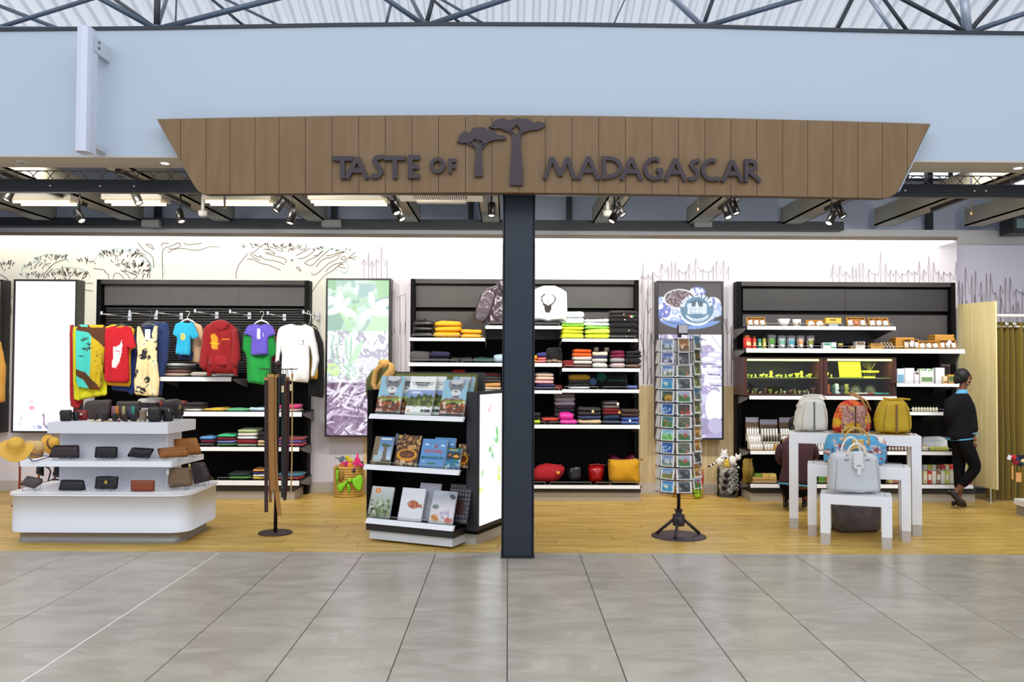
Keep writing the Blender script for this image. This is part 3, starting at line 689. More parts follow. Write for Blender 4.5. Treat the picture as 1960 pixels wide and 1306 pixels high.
# light returns on the slanted right side
P = [at(x, y, SY) for x, y in ((1781, 237), (1724, 357), (1719, 366))]
mb = MB(); ribbon(mb, [(p.x+.006, p.z) for p in P], .01, SY, SY+.12); mb.build('edge_trim', mat((160, 168, 180), .5), sgn)
LM = mat((50, 37, 44), .5)
def letter(ch, x0, y0, x1, y1, w=8.2, name=None):
    a = at(x0, y1, SY); b = at(x1, y0, SY); W = b.x-a.x; Hh = b.z-a.z; hw = w*SY/F/2
    X = lambda u: a.x+u*W; Z = lambda v: a.z+v*Hh
    def el(cu, cv, ru, rv, g0, g1, n=18):
        return [(X(cu)+(ru*W-hw)*math.cos(math.radians(g0+(g1-g0)*i/n)), Z(cv)+(rv*Hh-hw)*math.sin(math.radians(g0+(g1-g0)*i/n))) for i in range(n+1)]
    ia = lambda p: (min(max(p[0], a.x+hw), b.x-hw), min(max(p[1], a.z+hw), b.z-hw))
    L = []; cl = False
    if ch == 'T': L = [[(X(0), b.z-hw), (X(1), b.z-hw)], [(X(.5), b.z-hw), (X(.52), Z(0))]]
    if ch == 'A': L = [[(X(.03)+hw*.6, Z(0)), (X(.5), b.z-hw*1.2)], [(X(.97)-hw*.6, Z(0)), (X(.5), b.z-hw*1.2)], [(X(.24), Z(.34)), (X(.76), Z(.34))]]
    if ch == 'E': L = [[(X(0)+hw, Z(0)), (X(0)+hw, Z(1))], [(X(0)+hw, b.z-hw), (X(1), b.z-hw)], [(X(0)+hw, Z(.5)), (X(.9), Z(.5))], [(X(0)+hw, a.z+hw), (X(1), a.z+hw)]]
    if ch == 'F': L = [[(X(0)+hw, Z(0)), (X(0)+hw, Z(1))], [(X(0)+hw, b.z-hw), (X(1), b.z-hw)], [(X(0)+hw, Z(.46)), (X(.95), Z(.46))]]
    if ch == 'O': L = [el(.5, .5, .5, .5, 0, 345, 22)]; cl = True
    if ch == 'S': L = [[(X(1), Z(.97)-hw*.4), (X(.72), Z(.93)-hw*.3), (X(.4), Z(.86)), (X(.28), Z(.72)), (X(.45), Z(.58)), (X(.72), Z(.45)), (X(.84), Z(.28)), (X(.66), Z(.12)), (X(.35), Z(.05)+hw*.3), (X(.02), Z(0)+hw)]]
    if ch == 'M': L = [[(X(0)+hw*.8, Z(0)), (X(.27), Z(.93))], [(X(.27), Z(.93)), (X(.53), Z(.14))], [(X(.53), Z(.14)), (X(.74), Z(.93))], [(X(.74), Z(.93)), (X(1)-hw*.8, Z(0))]]
    if ch == 'D': L = [[(X(0)+hw, Z(0)), (X(0)+hw, Z(1))], [(X(0)+hw, b.z-hw)]+el(.3, .52, .7, .48, 86, -76, 16)+[(X(0)+hw, a.z+hw)]]
    if ch == 'C': L = [el(.58, .5, .58, .5, 62, 292, 22)+[(X(1), a.z+hw)]]
    if ch == 'G': L = [el(.55, .5, .55, .5, 55, 300, 22)+[(X(.96)-hw, Z(.1))], [(X(.96)-hw, Z(0)+hw*.5), (X(.96)-hw, Z(.46))], [(X(.66), Z(.44)), (X(1), Z(.44))]]
    if ch == 'R': L = [[(X(0)+hw, Z(0)), (X(0)+hw, Z(1))], [(X(0)+hw, b.z-hw)]+el(.35, .73, .42, .27, 80, -80, 12)+[(X(.2), Z(.47))], [(X(.3), Z(.46)), (X(.97)-hw*.4, Z(0)+hw*.4)]]
    mb = MB()
    for i, l in enumerate(L): ribbon(mb, l, 2*hw, SY-.035+.0004*i, SY-.006, closed=cl)
    mb.build('letter', LM, sgn)
for ch, *q in (('T', 636.8, 301, 676, 344), ('A', 660.5, 297.5, 708.5, 343.5), ('S', 711, 298.7, 734.5, 342.5), ('T', 735.6, 300, 777, 343.5), ('E', 781.6, 298.7, 804, 343)): letter(ch, *q, 9.0)
for ch, *q in (('O', 823, 303, 853, 334), ('F', 858.5, 305.4, 874, 333.5)): letter(ch, *q, 7.0)
for ch, *q in (('M', 1039, 299.8, 1102, 344), ('A', 1103, 297.5, 1148, 345), ('D', 1151, 301, 1190.5, 345), ('A', 1185, 300, 1230, 346), ('G', 1230, 302, 1268, 347), ('A', 1269, 301, 1314, 347.5), ('S', 1316, 306, 1337.5, 347.5), ('C', 1340, 305, 1376, 348.5), ('A', 1378, 304.7, 1422, 349.6), ('R', 1423, 306.5, 1455.5, 350)): letter(ch, *q, 7.6)
def baobab(trunk, lobes, br, hw):
    mb = MB(); y0 = SY-.03
    W = lambda L: [(at(x, y, SY).x, at(x, y, SY).z) for x, y in L]
    mb.prism(W(trunk), y0, SY-.004)
    for i, l in enumerate(lobes): mb.prism(W(l), y0-.0005*(i+1), SY-.004)
    for l in br: ribbon(mb, W(l), hw*SY/F, y0+.002, SY-.004)
    mb.build('baobab_emblem', LM, sgn)
baobab([(908, 339.5), (908.5, 320), (911, 300), (910, 285), (905, 277), (914, 281), (917, 277), (920, 281), (922.5, 291), (922, 302), (923.5, 320), (924.5, 339.5)],
       [[(875, 273), (878, 266), (881, 259), (887, 254.5), (893, 253.5), (897, 256), (902, 253), (903, 249), (909, 246.5), (915, 246), (917, 270), (908, 268), (902, 274), (893, 275), (883, 276)],
        [(915, 246), (923, 245), (930, 247), (933, 252), (939, 250.5), (946, 252), (950, 258), (956, 261), (963, 260.5), (969.5, 265.5), (966, 269), (955, 269), (943, 270.5), (933, 274.5), (926, 277), (923, 272), (917, 270)]],
       [[(903, 273), (910, 285)], [(915, 268), (917, 283)], [(925, 272), (918, 288)], [(895, 275), (908, 282)], [(935, 272), (921, 287)]], 3)
baobab([(975.3, 356), (976, 330), (978, 305), (980, 280), (979.5, 262), (983, 256), (990, 258), (995, 256), (996.5, 262), (996.5, 285), (999.5, 310), (1001, 335), (1001, 356)],
       [[(935.5, 245), (942, 241), (944, 236), (949, 231.5), (957, 229), (963, 228), (969, 230), (975, 232), (983, 230), (988, 229), (989, 240), (984, 246), (976, 250), (965, 249), (957, 247.5), (946, 248)],
        [(988, 229), (995, 228), (1004, 229), (1011, 229.5), (1016, 232), (1018, 236.5), (1023, 237), (1030, 234), (1036, 236), (1043.5, 238), (1044, 241), (1038, 247), (1028, 250.5), (1016, 251), (1004, 255), (998, 256), (995, 249), (989, 240)]],
       [[(976, 247), (983, 258)], [(998, 248), (994, 259)], [(960, 248), (975, 252), (982, 260)], [(1015, 249), (1000, 255), (994, 262)]], 4)
# ---- beams, tracks and lamps of the shop ceiling
BEAM = mat((178, 172, 154), .45, .1, var=.15, vs=3); BEAMD = mat((96, 92, 82), .4, .4)
nb = ['first', 'second', 'third', 'fourth', 'fifth', 'sixth', 'seventh', 'eighth', 'ninth', 'tenth', 'eleventh']
ends = [(93, -1), (262, -1), (440, -1), (620, -1), (802, -1), (958, -1), (1136, 1), (1320, 1), (1503, 1), (1686, 1), (1862, 1)]
zbm = Z0(424, 11.0); beams = []
for i, (px, sd) in enumerate(ends):
    X = X_(px, 11.0, 424); xa, xb = (X-.24, X) if sd < 0 else (X, X+.24)
    t = thing('ceiling_beam', '%s ceiling beam from the left, grey steel running from shop front to rear' % nb[i], 'beam', ((xa+xb)/2, 9.3, zbm), 0, 'grey ceiling beams')
    MB().box(xa, xb, 7.66, 11.2, zbm, zbm+.02).build('lower_flange', BEAM, t)
    MB().box((xa+xb)/2-.03, (xa+xb)/2+.03, 7.66, 11.2, zbm+.02, zbm+.2).build('web', BEAMD, t)
    MB().box(xa, xb, 7.66, 11.2, zbm+.2, zbm+.22).build('upper_flange', BEAM, t)
    MB().box(xa, xa+.012, 7.66, 11.2, zbm, zbm+.2).build('side_plate', BEAM, t)
    MB().box(xb-.012, xb, 7.66, 11.2, zbm, zbm+.2).build('side_plate', BEAM, t)
    MB().box((xa+xb)/2-.025, (xa+xb)/2+.025, 8.1, 9.9, zbm-.04, zbm).build('lamp_track', mat((18, 18, 20), .4), t)
    beams.append((xa+xb)/2)
def spot(px, py, lab, tilt=.5, yaw=0., Y=8.9, white=False, lit=True):
    p = at(px, py, Y); bx = min(beams, key=lambda b: abs(b-p.x)); 
    t = thing('track_lamp', lab, 'lamp', (p.x, Y, p.z-.06), 0, 'track lamps under the ceiling')
    zt2 = zbm-.04
    m = mat((30, 28, 26), .3, .5)
    mb = MB(); mb.box(min(bx, p.x)-.02, max(bx, p.x)+.02, Y-.05, Y+.05, zt2-.02, zt2, 0, .004); mb.build('adapter', m, t)
    MB().tube([(p.x, Y, zt2-.01), (p.x, Y, p.z+.03)], .009, 8).build('stem', m, t)
    R = Matrix.Translation((p.x, Y, p.z)) @ Matrix.Rotation(yaw, 4, 'Y') @ Matrix.Rotation(-tilt, 4, 'X')
    MB(R).lathe([(.001, .075), (.036, .075), (.04, .068), (.04, -.07), (.035, -.072), (.03, -.05), (.001, -.048)], n=16).build('housing', m, t)
    MB(R).lathe([(.001, -.062), (.03, -.063), (.031, -.052)], n=14).build('lens', mat((255, 244, 225), .3, emit=4) if lit else mat((180, 170, 150), .3), t)
for q in ((152, 414, 'black track lamp tilted right, first from the left edge', .3, -.6), (262, 379, 'black track lamp half hidden by the beam above the clothes wall', .3, -.5, 8.6), (345, 414, 'black track lamp beside the round white detector at left', .3, -.35),
          (535, 394, 'black track lamp left of a close pair near the sign left half', .3, .55), (558, 416, 'lower black track lamp under the word at sign left', .3, .15, 8.55), (755, 398, 'long black track lamp left of the white cassette unit', .35, -.45, 8.25), (765, 410, 'short black track lamp overlapped by the long one near the cassette unit', .3, -.5, 8.5),
          (941, 402, 'black track lamp just left of the steel column', .3, .02), (1176, 414, 'lower black track lamp of the pair right of the column', .3, .5, 8.5), (1186, 402, 'upper black track lamp of the pair right of the column', .3, -.5),
          (1391, 407, 'bright lit track lamp right of the sign lettering', .5, -.2), (1406, 398, 'dark track lamp behind the bright lit one', .3, -.25, 9.1), (1591, 418, 'lower black track lamp under the sign right end', .3, .55, 8.5), (1608, 405, 'upper black track lamp under the sign right end', .3, -.4), (18, 372, 'black track lamp at the far left edge below the beam', .3, .3, 8.6)):
    spot(*q[:5], Y=(q[5] if len(q) > 5 else 8.9))
for px, py, lab in ((388, 409, 'round white smoke detector under a left ceiling beam'), (1163, 409, 'round white smoke detector right of the steel column')):
    p = at(px, py, 9.6); t = thing('smoke_detector', lab, 'detector', (p.x, 9.6, p.z-.03))
    MB().lathe([(.03, -.03), (.045, -.02), (.05, .01), (.05, .03)], p, 18).build('housing', mat((232, 230, 225), .4), t)
    MB().tube([p+Vector((0, 0, .03)), Vector((p.x, 9.6, zbm+.03))], .02, 8).build('mount', mat((232, 230, 225), .4), t)
    bx_ = min(beams, key=lambda b: abs(b-p.x)); MB().box(min(bx_, p.x)-.02, max(bx_, p.x)+.03, 9.57, 9.63, zbm+.03, zbm+.05).build('arm', BEAMD, t)
# fluorescent luminaires
for i, (a, b) in enumerate(((20, 138), (196, 312), (388, 520), (590, 742))):
    p = at(a, 388, 9.4); q = at(b, 376, 9.4)
    t = thing('tube_luminaire', 'long pale twin tube ceiling light, %s from the left under the beams' % nb[i], 'light', ((p.x+q.x)/2, 9.45, p.z))
    MB().box(p.x, q.x, 9.36, 9.62, p.z+.03, p.z+.1, 0, .005).build('tray', mat((212, 204, 188), .5), t)
    for y in (9.40, 9.56): MB().tube([(p.x+.03, y, p.z+.01), (q.x-.03, y, p.z+.01)], .016, 8).build('tube', mat((255, 238, 205), .4, emit=1.3), t)
t = thing('cassette_unit', 'white ceiling air conditioning cassette with slatted grille left of the column', 'air conditioner', at(843, 388, 9.0))
W_ = mat((240, 236, 226), .4); zu = 3.374; xa, xb = X_(764, 9.45, 386), X_(926, 9.45, 386)
MB().box(xa, xb, 8.7, 9.5, zu, zu+.22, 0, .01).build('housing', W_, t)
MB().box(X_(798, 9.45, 386), X_(892, 9.45, 386), 9.38, 9.5, zu-.022, zu, 0, .004).build('intake_panel', mat((226, 220, 204), .4), t)
ga, gb = X_(790, 9.2, 376), X_(893, 9.2, 376); g_ = MB().box(ga, gb, 8.98, 9.33, zu-.002, zu).build('grille', mat((30, 28, 26), .6), t)
for i in range(24):
    x = ga+(gb-ga)*i/24; MB().box(x, x+.011, 8.98, 9.33, zu-.012, zu-.002).build('slat', W_, g_)
for px, py, sz, lab in ((290, 430, 34, 'pale grey junction box on the ledge, leftmost'), (635, 430, 37, 'pale grey junction box on the ledge behind the sign left half'), (1345, 430, 34, 'pale grey junction box on the ledge right of the column')):
    p = at(px, py+5, 11.05); o = MB().box(p.x-sz/2*11/F, p.x+sz/2*11/F, 11.0, 11.1, p.z, p.z+.09, 0, .006).build('junction_box', mat((150, 150, 146), .6)); tag(o, lab, 'box')
for px, py, lab in ((430, 395, 'thin copper-tipped sprinkler drop hanging under the sign left part'), (1336, 400, 'thin sprinkler drop hanging right of the column'), (1859, 408, 'thin sprinkler drop hanging near the right edge')):
    p = at(px, py, 8.6); t = thing('sprinkler', lab, 'sprinkler', p)
    MB().tube([p+Vector((0, 0, .02)), Vector((p.x, p.y, 4.5))], .012, 8).build('pipe', mat((150, 150, 156), .4, .4), t)
    MB().lathe([(.018, -.02), (.008, -.012), (.008, .02)], p, 10).build('head', mat((160, 120, 70), .3, .8), t)
p = at(1947, 432, 10.9); t = thing('wall_window_box', 'small dark framed glass hatch high at the far right edge', 'window', p)
a = at(1938, 446, 10.9); b = at(1990, 410, 10.9)
MB().box(a.x, b.x, 10.9, 11.2, a.z, b.z, 0, .01).build('frame', mat((26, 28, 30), .4), t)
MB().box(a.x+.05, b.x-.05, 10.895, 10.9, a.z+.06, b.z-.06).build('glass', mat((96, 130, 126), .1), t)
# ================================================================== FURNITURE
YS = 10.05                                   # front plane of the wall shelves
BK = mat((8, 7, 8), .6, spec=.12); BK2 = mat((14, 13, 14), .5, spec=.2); HEADP = mat((76, 73, 71), .45, var=.1, vs=2); STRIP = mat((244, 244, 246), .4); WIRE = mat((200, 198, 190), .3, .6)
PLINTH = mat((176, 166, 152), .5, var=.05); GREYM = mat((120, 116, 116), .5)
ORD = ['first', 'second', 'third', 'fourth', 'fifth', 'sixth', 'seventh', 'eighth', 'ninth', 'tenth', 'eleventh', 'twelfth', 'thirteenth']
def shelf(t, xa, xb, yt, yb, fence=True, brk=(1, 1)):
    a = at(xa, yb, YS); b = at(xb, yt, YS); zb_ = min(at((xa+xb)/2, yb, YS).z, b.z-.03); z = at((xa+xb)/2, yt, YS).z
    s_ = MB().box(a.x, b.x, YS, 10.655, z-.022, z).build('shelf', BK2, t)
    MB().prism([(YS-.012, zb_), (YS-.004, zb_-.002), (YS, z), (YS-.006, z+.001)], a.x, b.x, 'x').build('ticket_strip', STRIP, s_)
    for sd, x in zip(brk, (a.x, b.x)):
        if sd: MB().prism([(YS+.03, z-.02), (10.655, z-.02), (10.655, z-.14), (YS+.1, z-.05)], x-.004, x+.004, 'x').build('bracket', GREYM, s_)
    if fence:
        n = max(1, round((b.x-a.x)/.55)); w_ = (b.x-a.x)/n
        for i in range(n):
            x0, x1 = a.x+w_*i+.03, a.x+w_*(i+1)-.03
            MB().tube([(x0, YS+.012, z), (x0, YS+.012, z+.032), (x1, YS+.012, z+.032), (x1, YS+.012, z)], .0028, 5, sm=False).build('wire_fence', WIRE, s_)
    return z
YF = 10.52
def unit(name, label, xa, xb, yt, yb, pl, fr=9):
    a = at(xa, yb, YF); b = at(xb, yt, YF); f = fr*YF/F
    zt_ = at((xa+xb)/2, yt, YF).z; zb_ = .02
    t = thing(name, label, 'shelving', ((a.x+b.x)/2, 10.4, 0))
    MB().box(a.x, a.x+f, YF, 10.69, 0, zt_, 0, .003).build('side_panel', BK, t)
    MB().box(b.x-f, b.x, YF, 10.69, 0, zt_, 0, .003).build('side_panel', BK, t)
    MB().box(a.x+f, b.x-f, YF, 10.69, zt_-f, zt_, 0, .003).build('top_panel', mat((44, 40, 38), .4), t)
    MB().box(a.x+f, b.x-f, 10.66, 10.69, .1, zt_-f).build('back_panel', BK, t)
    p0_, p1_ = X_(pl[0], 10.1, 950), X_(pl[1], 10.1, 950)
    MB().box(p0_, p1_, 10.08, 10.66, .10, .165).build('kick_panel', mat((44, 42, 44), .5), t)
    MB().box(p0_, p1_, 10.10, 10.66, 0, .10, 0, .002).build('plinth', PLINTH, t)
    return t, a, b
# ---- clothes wall unit
U1, a1, b1 = unit('wall_shelving', 'wide black wall shelving with slat back holding hanging garments at left', 178, 592, 536, 945, (150, 564))
for i in range(3):
    x0 = a1.x+.06+(b1.x-a1.x-.12)*i/3; x1 = a1.x+.06+(b1.x-a1.x-.12)*(i+1)/3
    MB().box(x0+.001, x1-.001, 10.60, 10.63, Z0(588, 10.6), Z0(548, 10.6)).build('header_panel', HEADP, U1)
for i in range(26):
    z = Z0(593, 10.65)-i*.031
    MB().prism([(10.66, z), (10.645, z-.004), (10.645, z-.018), (10.66, z-.022)], a1.x+.06, b1.x-.06, 'x').build('slat', mat((52, 50, 50), .4), U1)
z_a = shelf(U1, 304, 443, 722, 730); z_b = shelf(U1, 250, 578, 788.5, 797); z_c = shelf(U1, 330, 573, 856, 863.5); z_d = shelf(U1, 330, 573, 920, 929)
# ---- centre unit
U2, a2, b2 = unit('wall_shelving', 'black wall shelving of folded knitwear behind the steel column', 783, 1223, 535, 945, (776, 1226))
for (x0, x1) in ((793, 928), (928, 1072), (1072, 1214)):
    pa = X_(x0, 10.6)+.002; pb = X_(x1, 10.6)-.002
    MB().box(pa, pb, 10.60, 10.63, Z0(589, 10.6), Z0(546, 10.6)).build('header_panel', HEADP, U2)
    MB().box(pa, pb, 10.62, 10.65, Z0(650, 10.62), Z0(597, 10.62)).build('header_panel', HEADP, U2)
z2a = shelf(U2, 783, 928.5, 647, 653); z2b = shelf(U2, 782, 1075.5, 695, 701.5); z2c = shelf(U2, 929, 1075.5, 624, 630); z2d = shelf(U2, 1075.5, 1221, 649, 654.5)
z2e = shelf(U2, 1076, 1224, 705.5, 711.5); z2f = shelf(U2, 783, 1075.5, 747, 753); z2g = shelf(U2, 1076, 1223, 746, 752); z2h = shelf(U2, 783, 1225, 813, 820); z2i = shelf(U2, 783, 1225, 928.5, 935)
# ---- right unit
U3, a3, b3 = unit('wall_shelving', 'black wall shelving of gift boxes, soaps and glass cabinets at right', 1411, 1829, 540, 940, (1437, 1866))
for (x0, x1) in ((1422, 1618), (1618, 1820)):
    pa = X_(x0, 10.6)+.002; pb = X_(x1, 10.6)-.002
    MB().box(pa, pb, 10.60, 10.63, Z0(592, 10.6), Z0(550, 10.6)).build('header_panel', mat((40, 38, 39), .45, var=.1, vs=2), U3)
    MB().box(pa, pb, 10.62, 10.65, Z0(655, 10.62), Z0(600, 10.62)).build('header_panel', mat((70, 66, 68), .45, var=.1, vs=2), U3)
z3a = shelf(U3, 1430, 1714, 625, 631.5, brk=(1, 1)); z3b = shelf(U3, 1428, 1846, 668, 676); z3c = shelf(U3, 1434, 1716, 758.5, 765, False); z3d = shelf(U3, 1716, 1836, 734.5, 740.5)
z3e = shelf(U3, 1730, 1812, 789, 795); z3f = shelf(U3, 1436, 1828, 864, 870.5); z3g = shelf(U3, 1436, 1862, 927.5, 934.5)
# end wing of the lower shelves beside the wooden screen
MB().prism([(10.1, z3b-.02), (10.6, z3b-.02), (10.6, z3b-.2), (10.2, z3b-.16)], X_(1846, 10.05)-.02, X_(1846, 10.05)-.01, 'x').build('bracket', GREYM, U3)
# glass cabinets standing on the shelf
MAH = mat((70, 34, 28), .35, var=.2, vs=4)
def glassmat():
    m = bpy.data.materials.new('clear_glass'); m.use_nodes = True; nt = m.node_tree; nt.nodes.remove(nt.nodes['Principled BSDF'])
    g = nt.nodes.new('ShaderNodeBsdfGlossy'); g.inputs['Roughness'].default_value = .03; t = nt.nodes.new('ShaderNodeBsdfTransparent'); t.inputs[0].default_value = (.95, .97, .96, 1)
    x = nt.nodes.new('ShaderNodeMixShader'); fr = nt.nodes.new('ShaderNodeFresnel'); fr.inputs[0].default_value = 1.3
    nt.links.new(fr.outputs[0], x.inputs[0]); nt.links.new(t.outputs[0], x.inputs[1]); nt.links.new(g.outputs[0], x.inputs[2]); nt.links.new(x.outputs[0], nt.nodes['Material Output'].inputs[0]); return m
GLASS = glassmat(); YC = 10.12
GZ = {}
for k_, (xa, xb, lab) in enumerate(((1423, 1576, 'mahogany glass cabinet full of small green figurines, the left one'), (1577, 1716, 'mahogany glass cabinet with yellow hanging card, the right one'))):
    a = at(xa, 757, YC); b = at(xb, 684, YC); z0 = z3c; z1 = b.z
    t = thing('display_cabinet', lab, 'cabinet', ((a.x+b.x)/2, 10.3, z0))
    f = .045
    for (p, q, r, s_) in ((a.x, a.x+f, z0, z1), (b.x-f, b.x, z0, z1), (a.x+f, b.x-f, z0, z0+.02), (a.x+f, b.x-f, z1-.022, z1)):
        MB().box(p, q, YC, 10.58, r, s_, 0, .002).build('frame_board', MAH, t)
    MB().box(a.x+f, b.x-f, 10.56, 10.58, z0+.02, z1-.02).build('back_board', mat((18, 15, 13), .6), t)
    MB().box(a.x+f, b.x-f, YC+.03, YC+.045, z1-.045, z1-.024).build('light_strip', mat((236, 250, 120), .3, emit=5), t)
    zm = Z0(721, YC+.1); GZ[k_] = (z0+.02, zm+.004, a.x+f, b.x-f)
    MB().box(a.x+f, b.x-f, YC+.06, 10.5, zm-.004, zm+.004).build('glass_shelf', mat((196, 214, 130), .1, alpha=.5), t)
    MB().box(a.x+f, b.x-f, YC+.004, YC+.008, z0+.02, z1-.022).build('glass_door', GLASS, t)
    area('cabinet_light', ((a.x+b.x)/2, YC+.07, z1-.05), (0, 0, 0), (b.x-a.x)*.8, .03, 3.2, (.96, 1, .5))
# ---- light boxes
def lightbox(name, lab, xa, xb, yt, yb, img, Y=10.5, side=.18, fr=3.5):
    a = at(xa, yb, Y); b = at(xb, yt, Y); f = fr*Y/F
    z0 = at((xa+xb)/2, yb, Y).z; z1 = at((xa+xb)/2, yt, Y).z
    t = thing(name, lab, 'light box', ((a.x+b.x)/2, Y+.1, z0)); m = mat((40, 36, 38), .4)
    MB().box(a.x, a.x+f, Y, WY, z0, z1).build('frame_bar', m, t); MB().box(b.x-f, b.x, Y, WY, z0, z1).build('frame_bar', m, t)
    MB().box(a.x+f, b.x-f, Y, WY, z0, z0+f).build('frame_bar', m, t); MB().box(a.x+f, b.x-f, Y, WY, z1-f, z1).build('frame_bar', m, t)
    picture('backlit_picture', img, (a.x+f, Y+.01, z0+f), (b.x-a.x-2*f, 0, 0), (0, 0, z1-z0-2*f), PLIT, t)
    return t
rg = random.Random(5)
im = Img(60, 140, (246, 249, 255))
im.line([(.30, .80), (.31, .88)], .02, (250, 205, 210)).ell(.305, .845, .05, .012, (244, 150, 170)).ell(.30, .80, .05, .01, (240, 220, 225)).line([(.78, .50), (.9, .56), (1, .6)], .02, (228, 236, 246)).line([(.72, .64), (1, .58)], .015, (225, 236, 240)).line([(.66, .70), (1, .66)], .015, (228, 238, 242)).line([(.1, .97), (.14, .88)], .01, (190, 170, 190)).line([(.52, .97), (.5, .89)], .02, (120, 60, 110)).ell(.40, .975, .09, .012, (130, 140, 200)).ell(.37, .975, .06, .008, (220, 225, 245)).ell(.62, .975, .09, .01, (90, 80, 130)).poly([(.58, .96), (.74, .93), (.72, .98), (.6, .985)], (240, 70, 150)).line([(0, .68), (.1, .66), (.2, .67)], .01, (225, 232, 245))
lightbox('light_box', 'tall glowing light box with almost white picture at the far left', 20.5, 148, 535, 829, im)
im = Img(1, 1, (246, 250, 255)); im = Img(10, 80, (246, 250, 255)); lightbox('light_box', 'narrow edge of a dark framed light box cut by the left frame edge', -120, 4, 535, 829, im)
im = Img(120, 280, (150, 190, 170))
im.blotch([(96, 150, 128), (150, 205, 160), (190, 222, 200), (120, 176, 150), (210, 232, 215)], 3, im.V < .33, 3)
im.blotch([(240, 244, 246), (214, 214, 226), (240, 244, 250), (150, 140, 164), (226, 230, 238)], 9, (im.V >= .33) & (im.V < .66), 5)
im.blotch([(90, 60, 96), (120, 92, 124), (70, 44, 76)], 12, im.V >= .66, 8)
im.poly([(0, .23), (.1, .19), (.28, .24), (.22, .32), (0, .33)], (92, 150, 120)); im.poly([(.3, .2), (.45, .16), (.5, .22), (.35, .27)], (130, 196, 110)); im.poly([(.78, 0), (1, 0), (1, .1), (.85, .12)], (120, 190, 110)); im.poly([(.6, .33), (.75, .24), (.95, .22), (1, .24), (1, .33)], (172, 224, 160)); im.poly([(.5, .02), (.8, .03), (.7, .1), (.5, .12)], (120, 170, 165))
im.poly([(0, .0), (.12, .0), (.14, .07), (0, .05)], (90, 170, 90)); im.line([(.2, .2), (.32, .28), (.38, .33)], .05, (150, 214, 130))
for u, v, rr, a_, L, Wd in ((.2, .17, 0, -1.57, .20, .05), (.2, .17, 0, -2.5, .24, .05), (.22, .19, 0, .35, .26, .06), (.22, .18, 0, -.8, .2, .04), (.2, .19, 0, 2.9, .22, .05), (.73, .17, 0, -1.7, .22, .055), (.75, .18, 0, -.4, .28, .07), (.72, .2, 0, .1, .3, .07), (.7, .19, 0, 2.3, .26, .06), (.45, .08, 0, -1.2, .12, .03)):
    im.ell(u+math.cos(a_)*L*.5, v+math.sin(a_)*L*.5*120/280, L*.55, Wd*120/280*1.0, (246, 250, 252), a_)
for i in range(9): 
    u = rg.uniform(.0, .45); im.line([(u, .36), (u+rg.uniform(-.08, .12), .5), (u+rg.uniform(-.1, .3), .64)], .022, rg.choice([(120, 190, 140), (180, 226, 190), (226, 240, 230)]))
im.poly([(.38, .53), (.44, .45), (.58, .38), (.56, .46), (.45, .53)], (176, 224, 172)); im.ell(.1, .58, .12, .04, (190, 236, 120), .6)
for i in range(130):
    u = rg.random(); v = rg.uniform(.67, 1.0); a_ = rg.choice([rg.uniform(-.5, .8), rg.uniform(-1.2, -.3)]); L = rg.uniform(.08, .25)
    im.line([(u-L*math.cos(a_), v-L*math.sin(a_)*.43), (u, v+rg.uniform(-.01, .01)), (u+L*math.cos(a_), v+L*math.sin(a_)*.43)], rg.uniform(.015, .035), rg.choice([(236, 226, 244), (250, 246, 255), (150, 124, 160), (196, 176, 206), (84, 54, 92), (222, 208, 232)]))
for i in range(60):
    u = rg.random(); v = rg.uniform(.55, .67); im.line([(u, v), (u+rg.uniform(-.1, .1), v+rg.uniform(-.02, .02))], .012, rg.choice([(140, 124, 160), (240, 240, 246)]))
im.a[:] = im.a*.62+np.array((240, 244, 250))*.38*np.where(im.V < .66, 1, .35)[..., None]+im.a*.38*np.where(im.V < .66, 0, .65)[..., None]
lightbox('light_box', 'tall light box showing white flowers above purple vanilla pods', 621, 748, 533, 837, im)
im = Img(150, 350, (26, 20, 30)); V = im.V
im.blotch([(226, 222, 242), (244, 244, 252), (170, 160, 200), (210, 204, 232)], 5, V > .335, 4)
im.blotch([(38, 28, 40), (30, 22, 34)], 4, V <= .335, 2)
tmp = Img(150, 350).blotch([(120, 140, 214), (200, 214, 250), (160, 180, 236), (236, 242, 255), (96, 110, 190), (214, 224, 252)], 8, None, 6).a
def icy(mask): im.a[mask] = tmp[mask]
U_ = im.U
icy(((U_-.45)/.48)**2+((V-.185)/.115)**2 < 1); icy(((U_-.62)/.13)**2+((V-.06)/.035)**2 < 1); icy(((U_-.86)/.13)**2+((V-.14)/.05)**2 < 1); icy(((U_-.93)/.12)**2+((V-.18)/.04)**2 < 1); icy((U_ < .3) & (V > .09) & (V < .24) & (V < .13+.4*U_+.08))
im.put((((U_-.5)/.55)**2+((V-.20)/.10)**2 < 1) & (V > .245+.0*U_), (110, 146, 214)); im.line([(0, .22), (.2, .26), (.5, .275), (.75, .26), (1, .21)], .012, (30, 50, 80))
im.ell(.34, .105, .26, .065, (240, 240, 248)); im.ell(.34, .104, .235, .057, (52, 34, 44)); im.speck(.12, .05, .56, .16, [(110, 84, 100), (170, 150, 168), (40, 24, 34), (84, 58, 76)], 1, .01, rg)
for _ in range(900):
    u = rg.uniform(.1, .58); v = rg.uniform(.045, .165)
    if ((u-.34)/.235)**2+((v-.104)/.057)**2 < 1: im.ell(u, v, .008, .0035, rg.choice([(120, 92, 108), (180, 160, 176), (30, 18, 26), (84, 58, 76), (214, 196, 206)]))
im.ell(.605, .178, .275, .1, (226, 236, 250)); im.ell(.61, .170, .265, .092, (74, 120, 150)); im.ell(.61, .168, .235, .08, (78, 126, 158)); im.ell(.61, .145, .13, .035, (44, 84, 106))
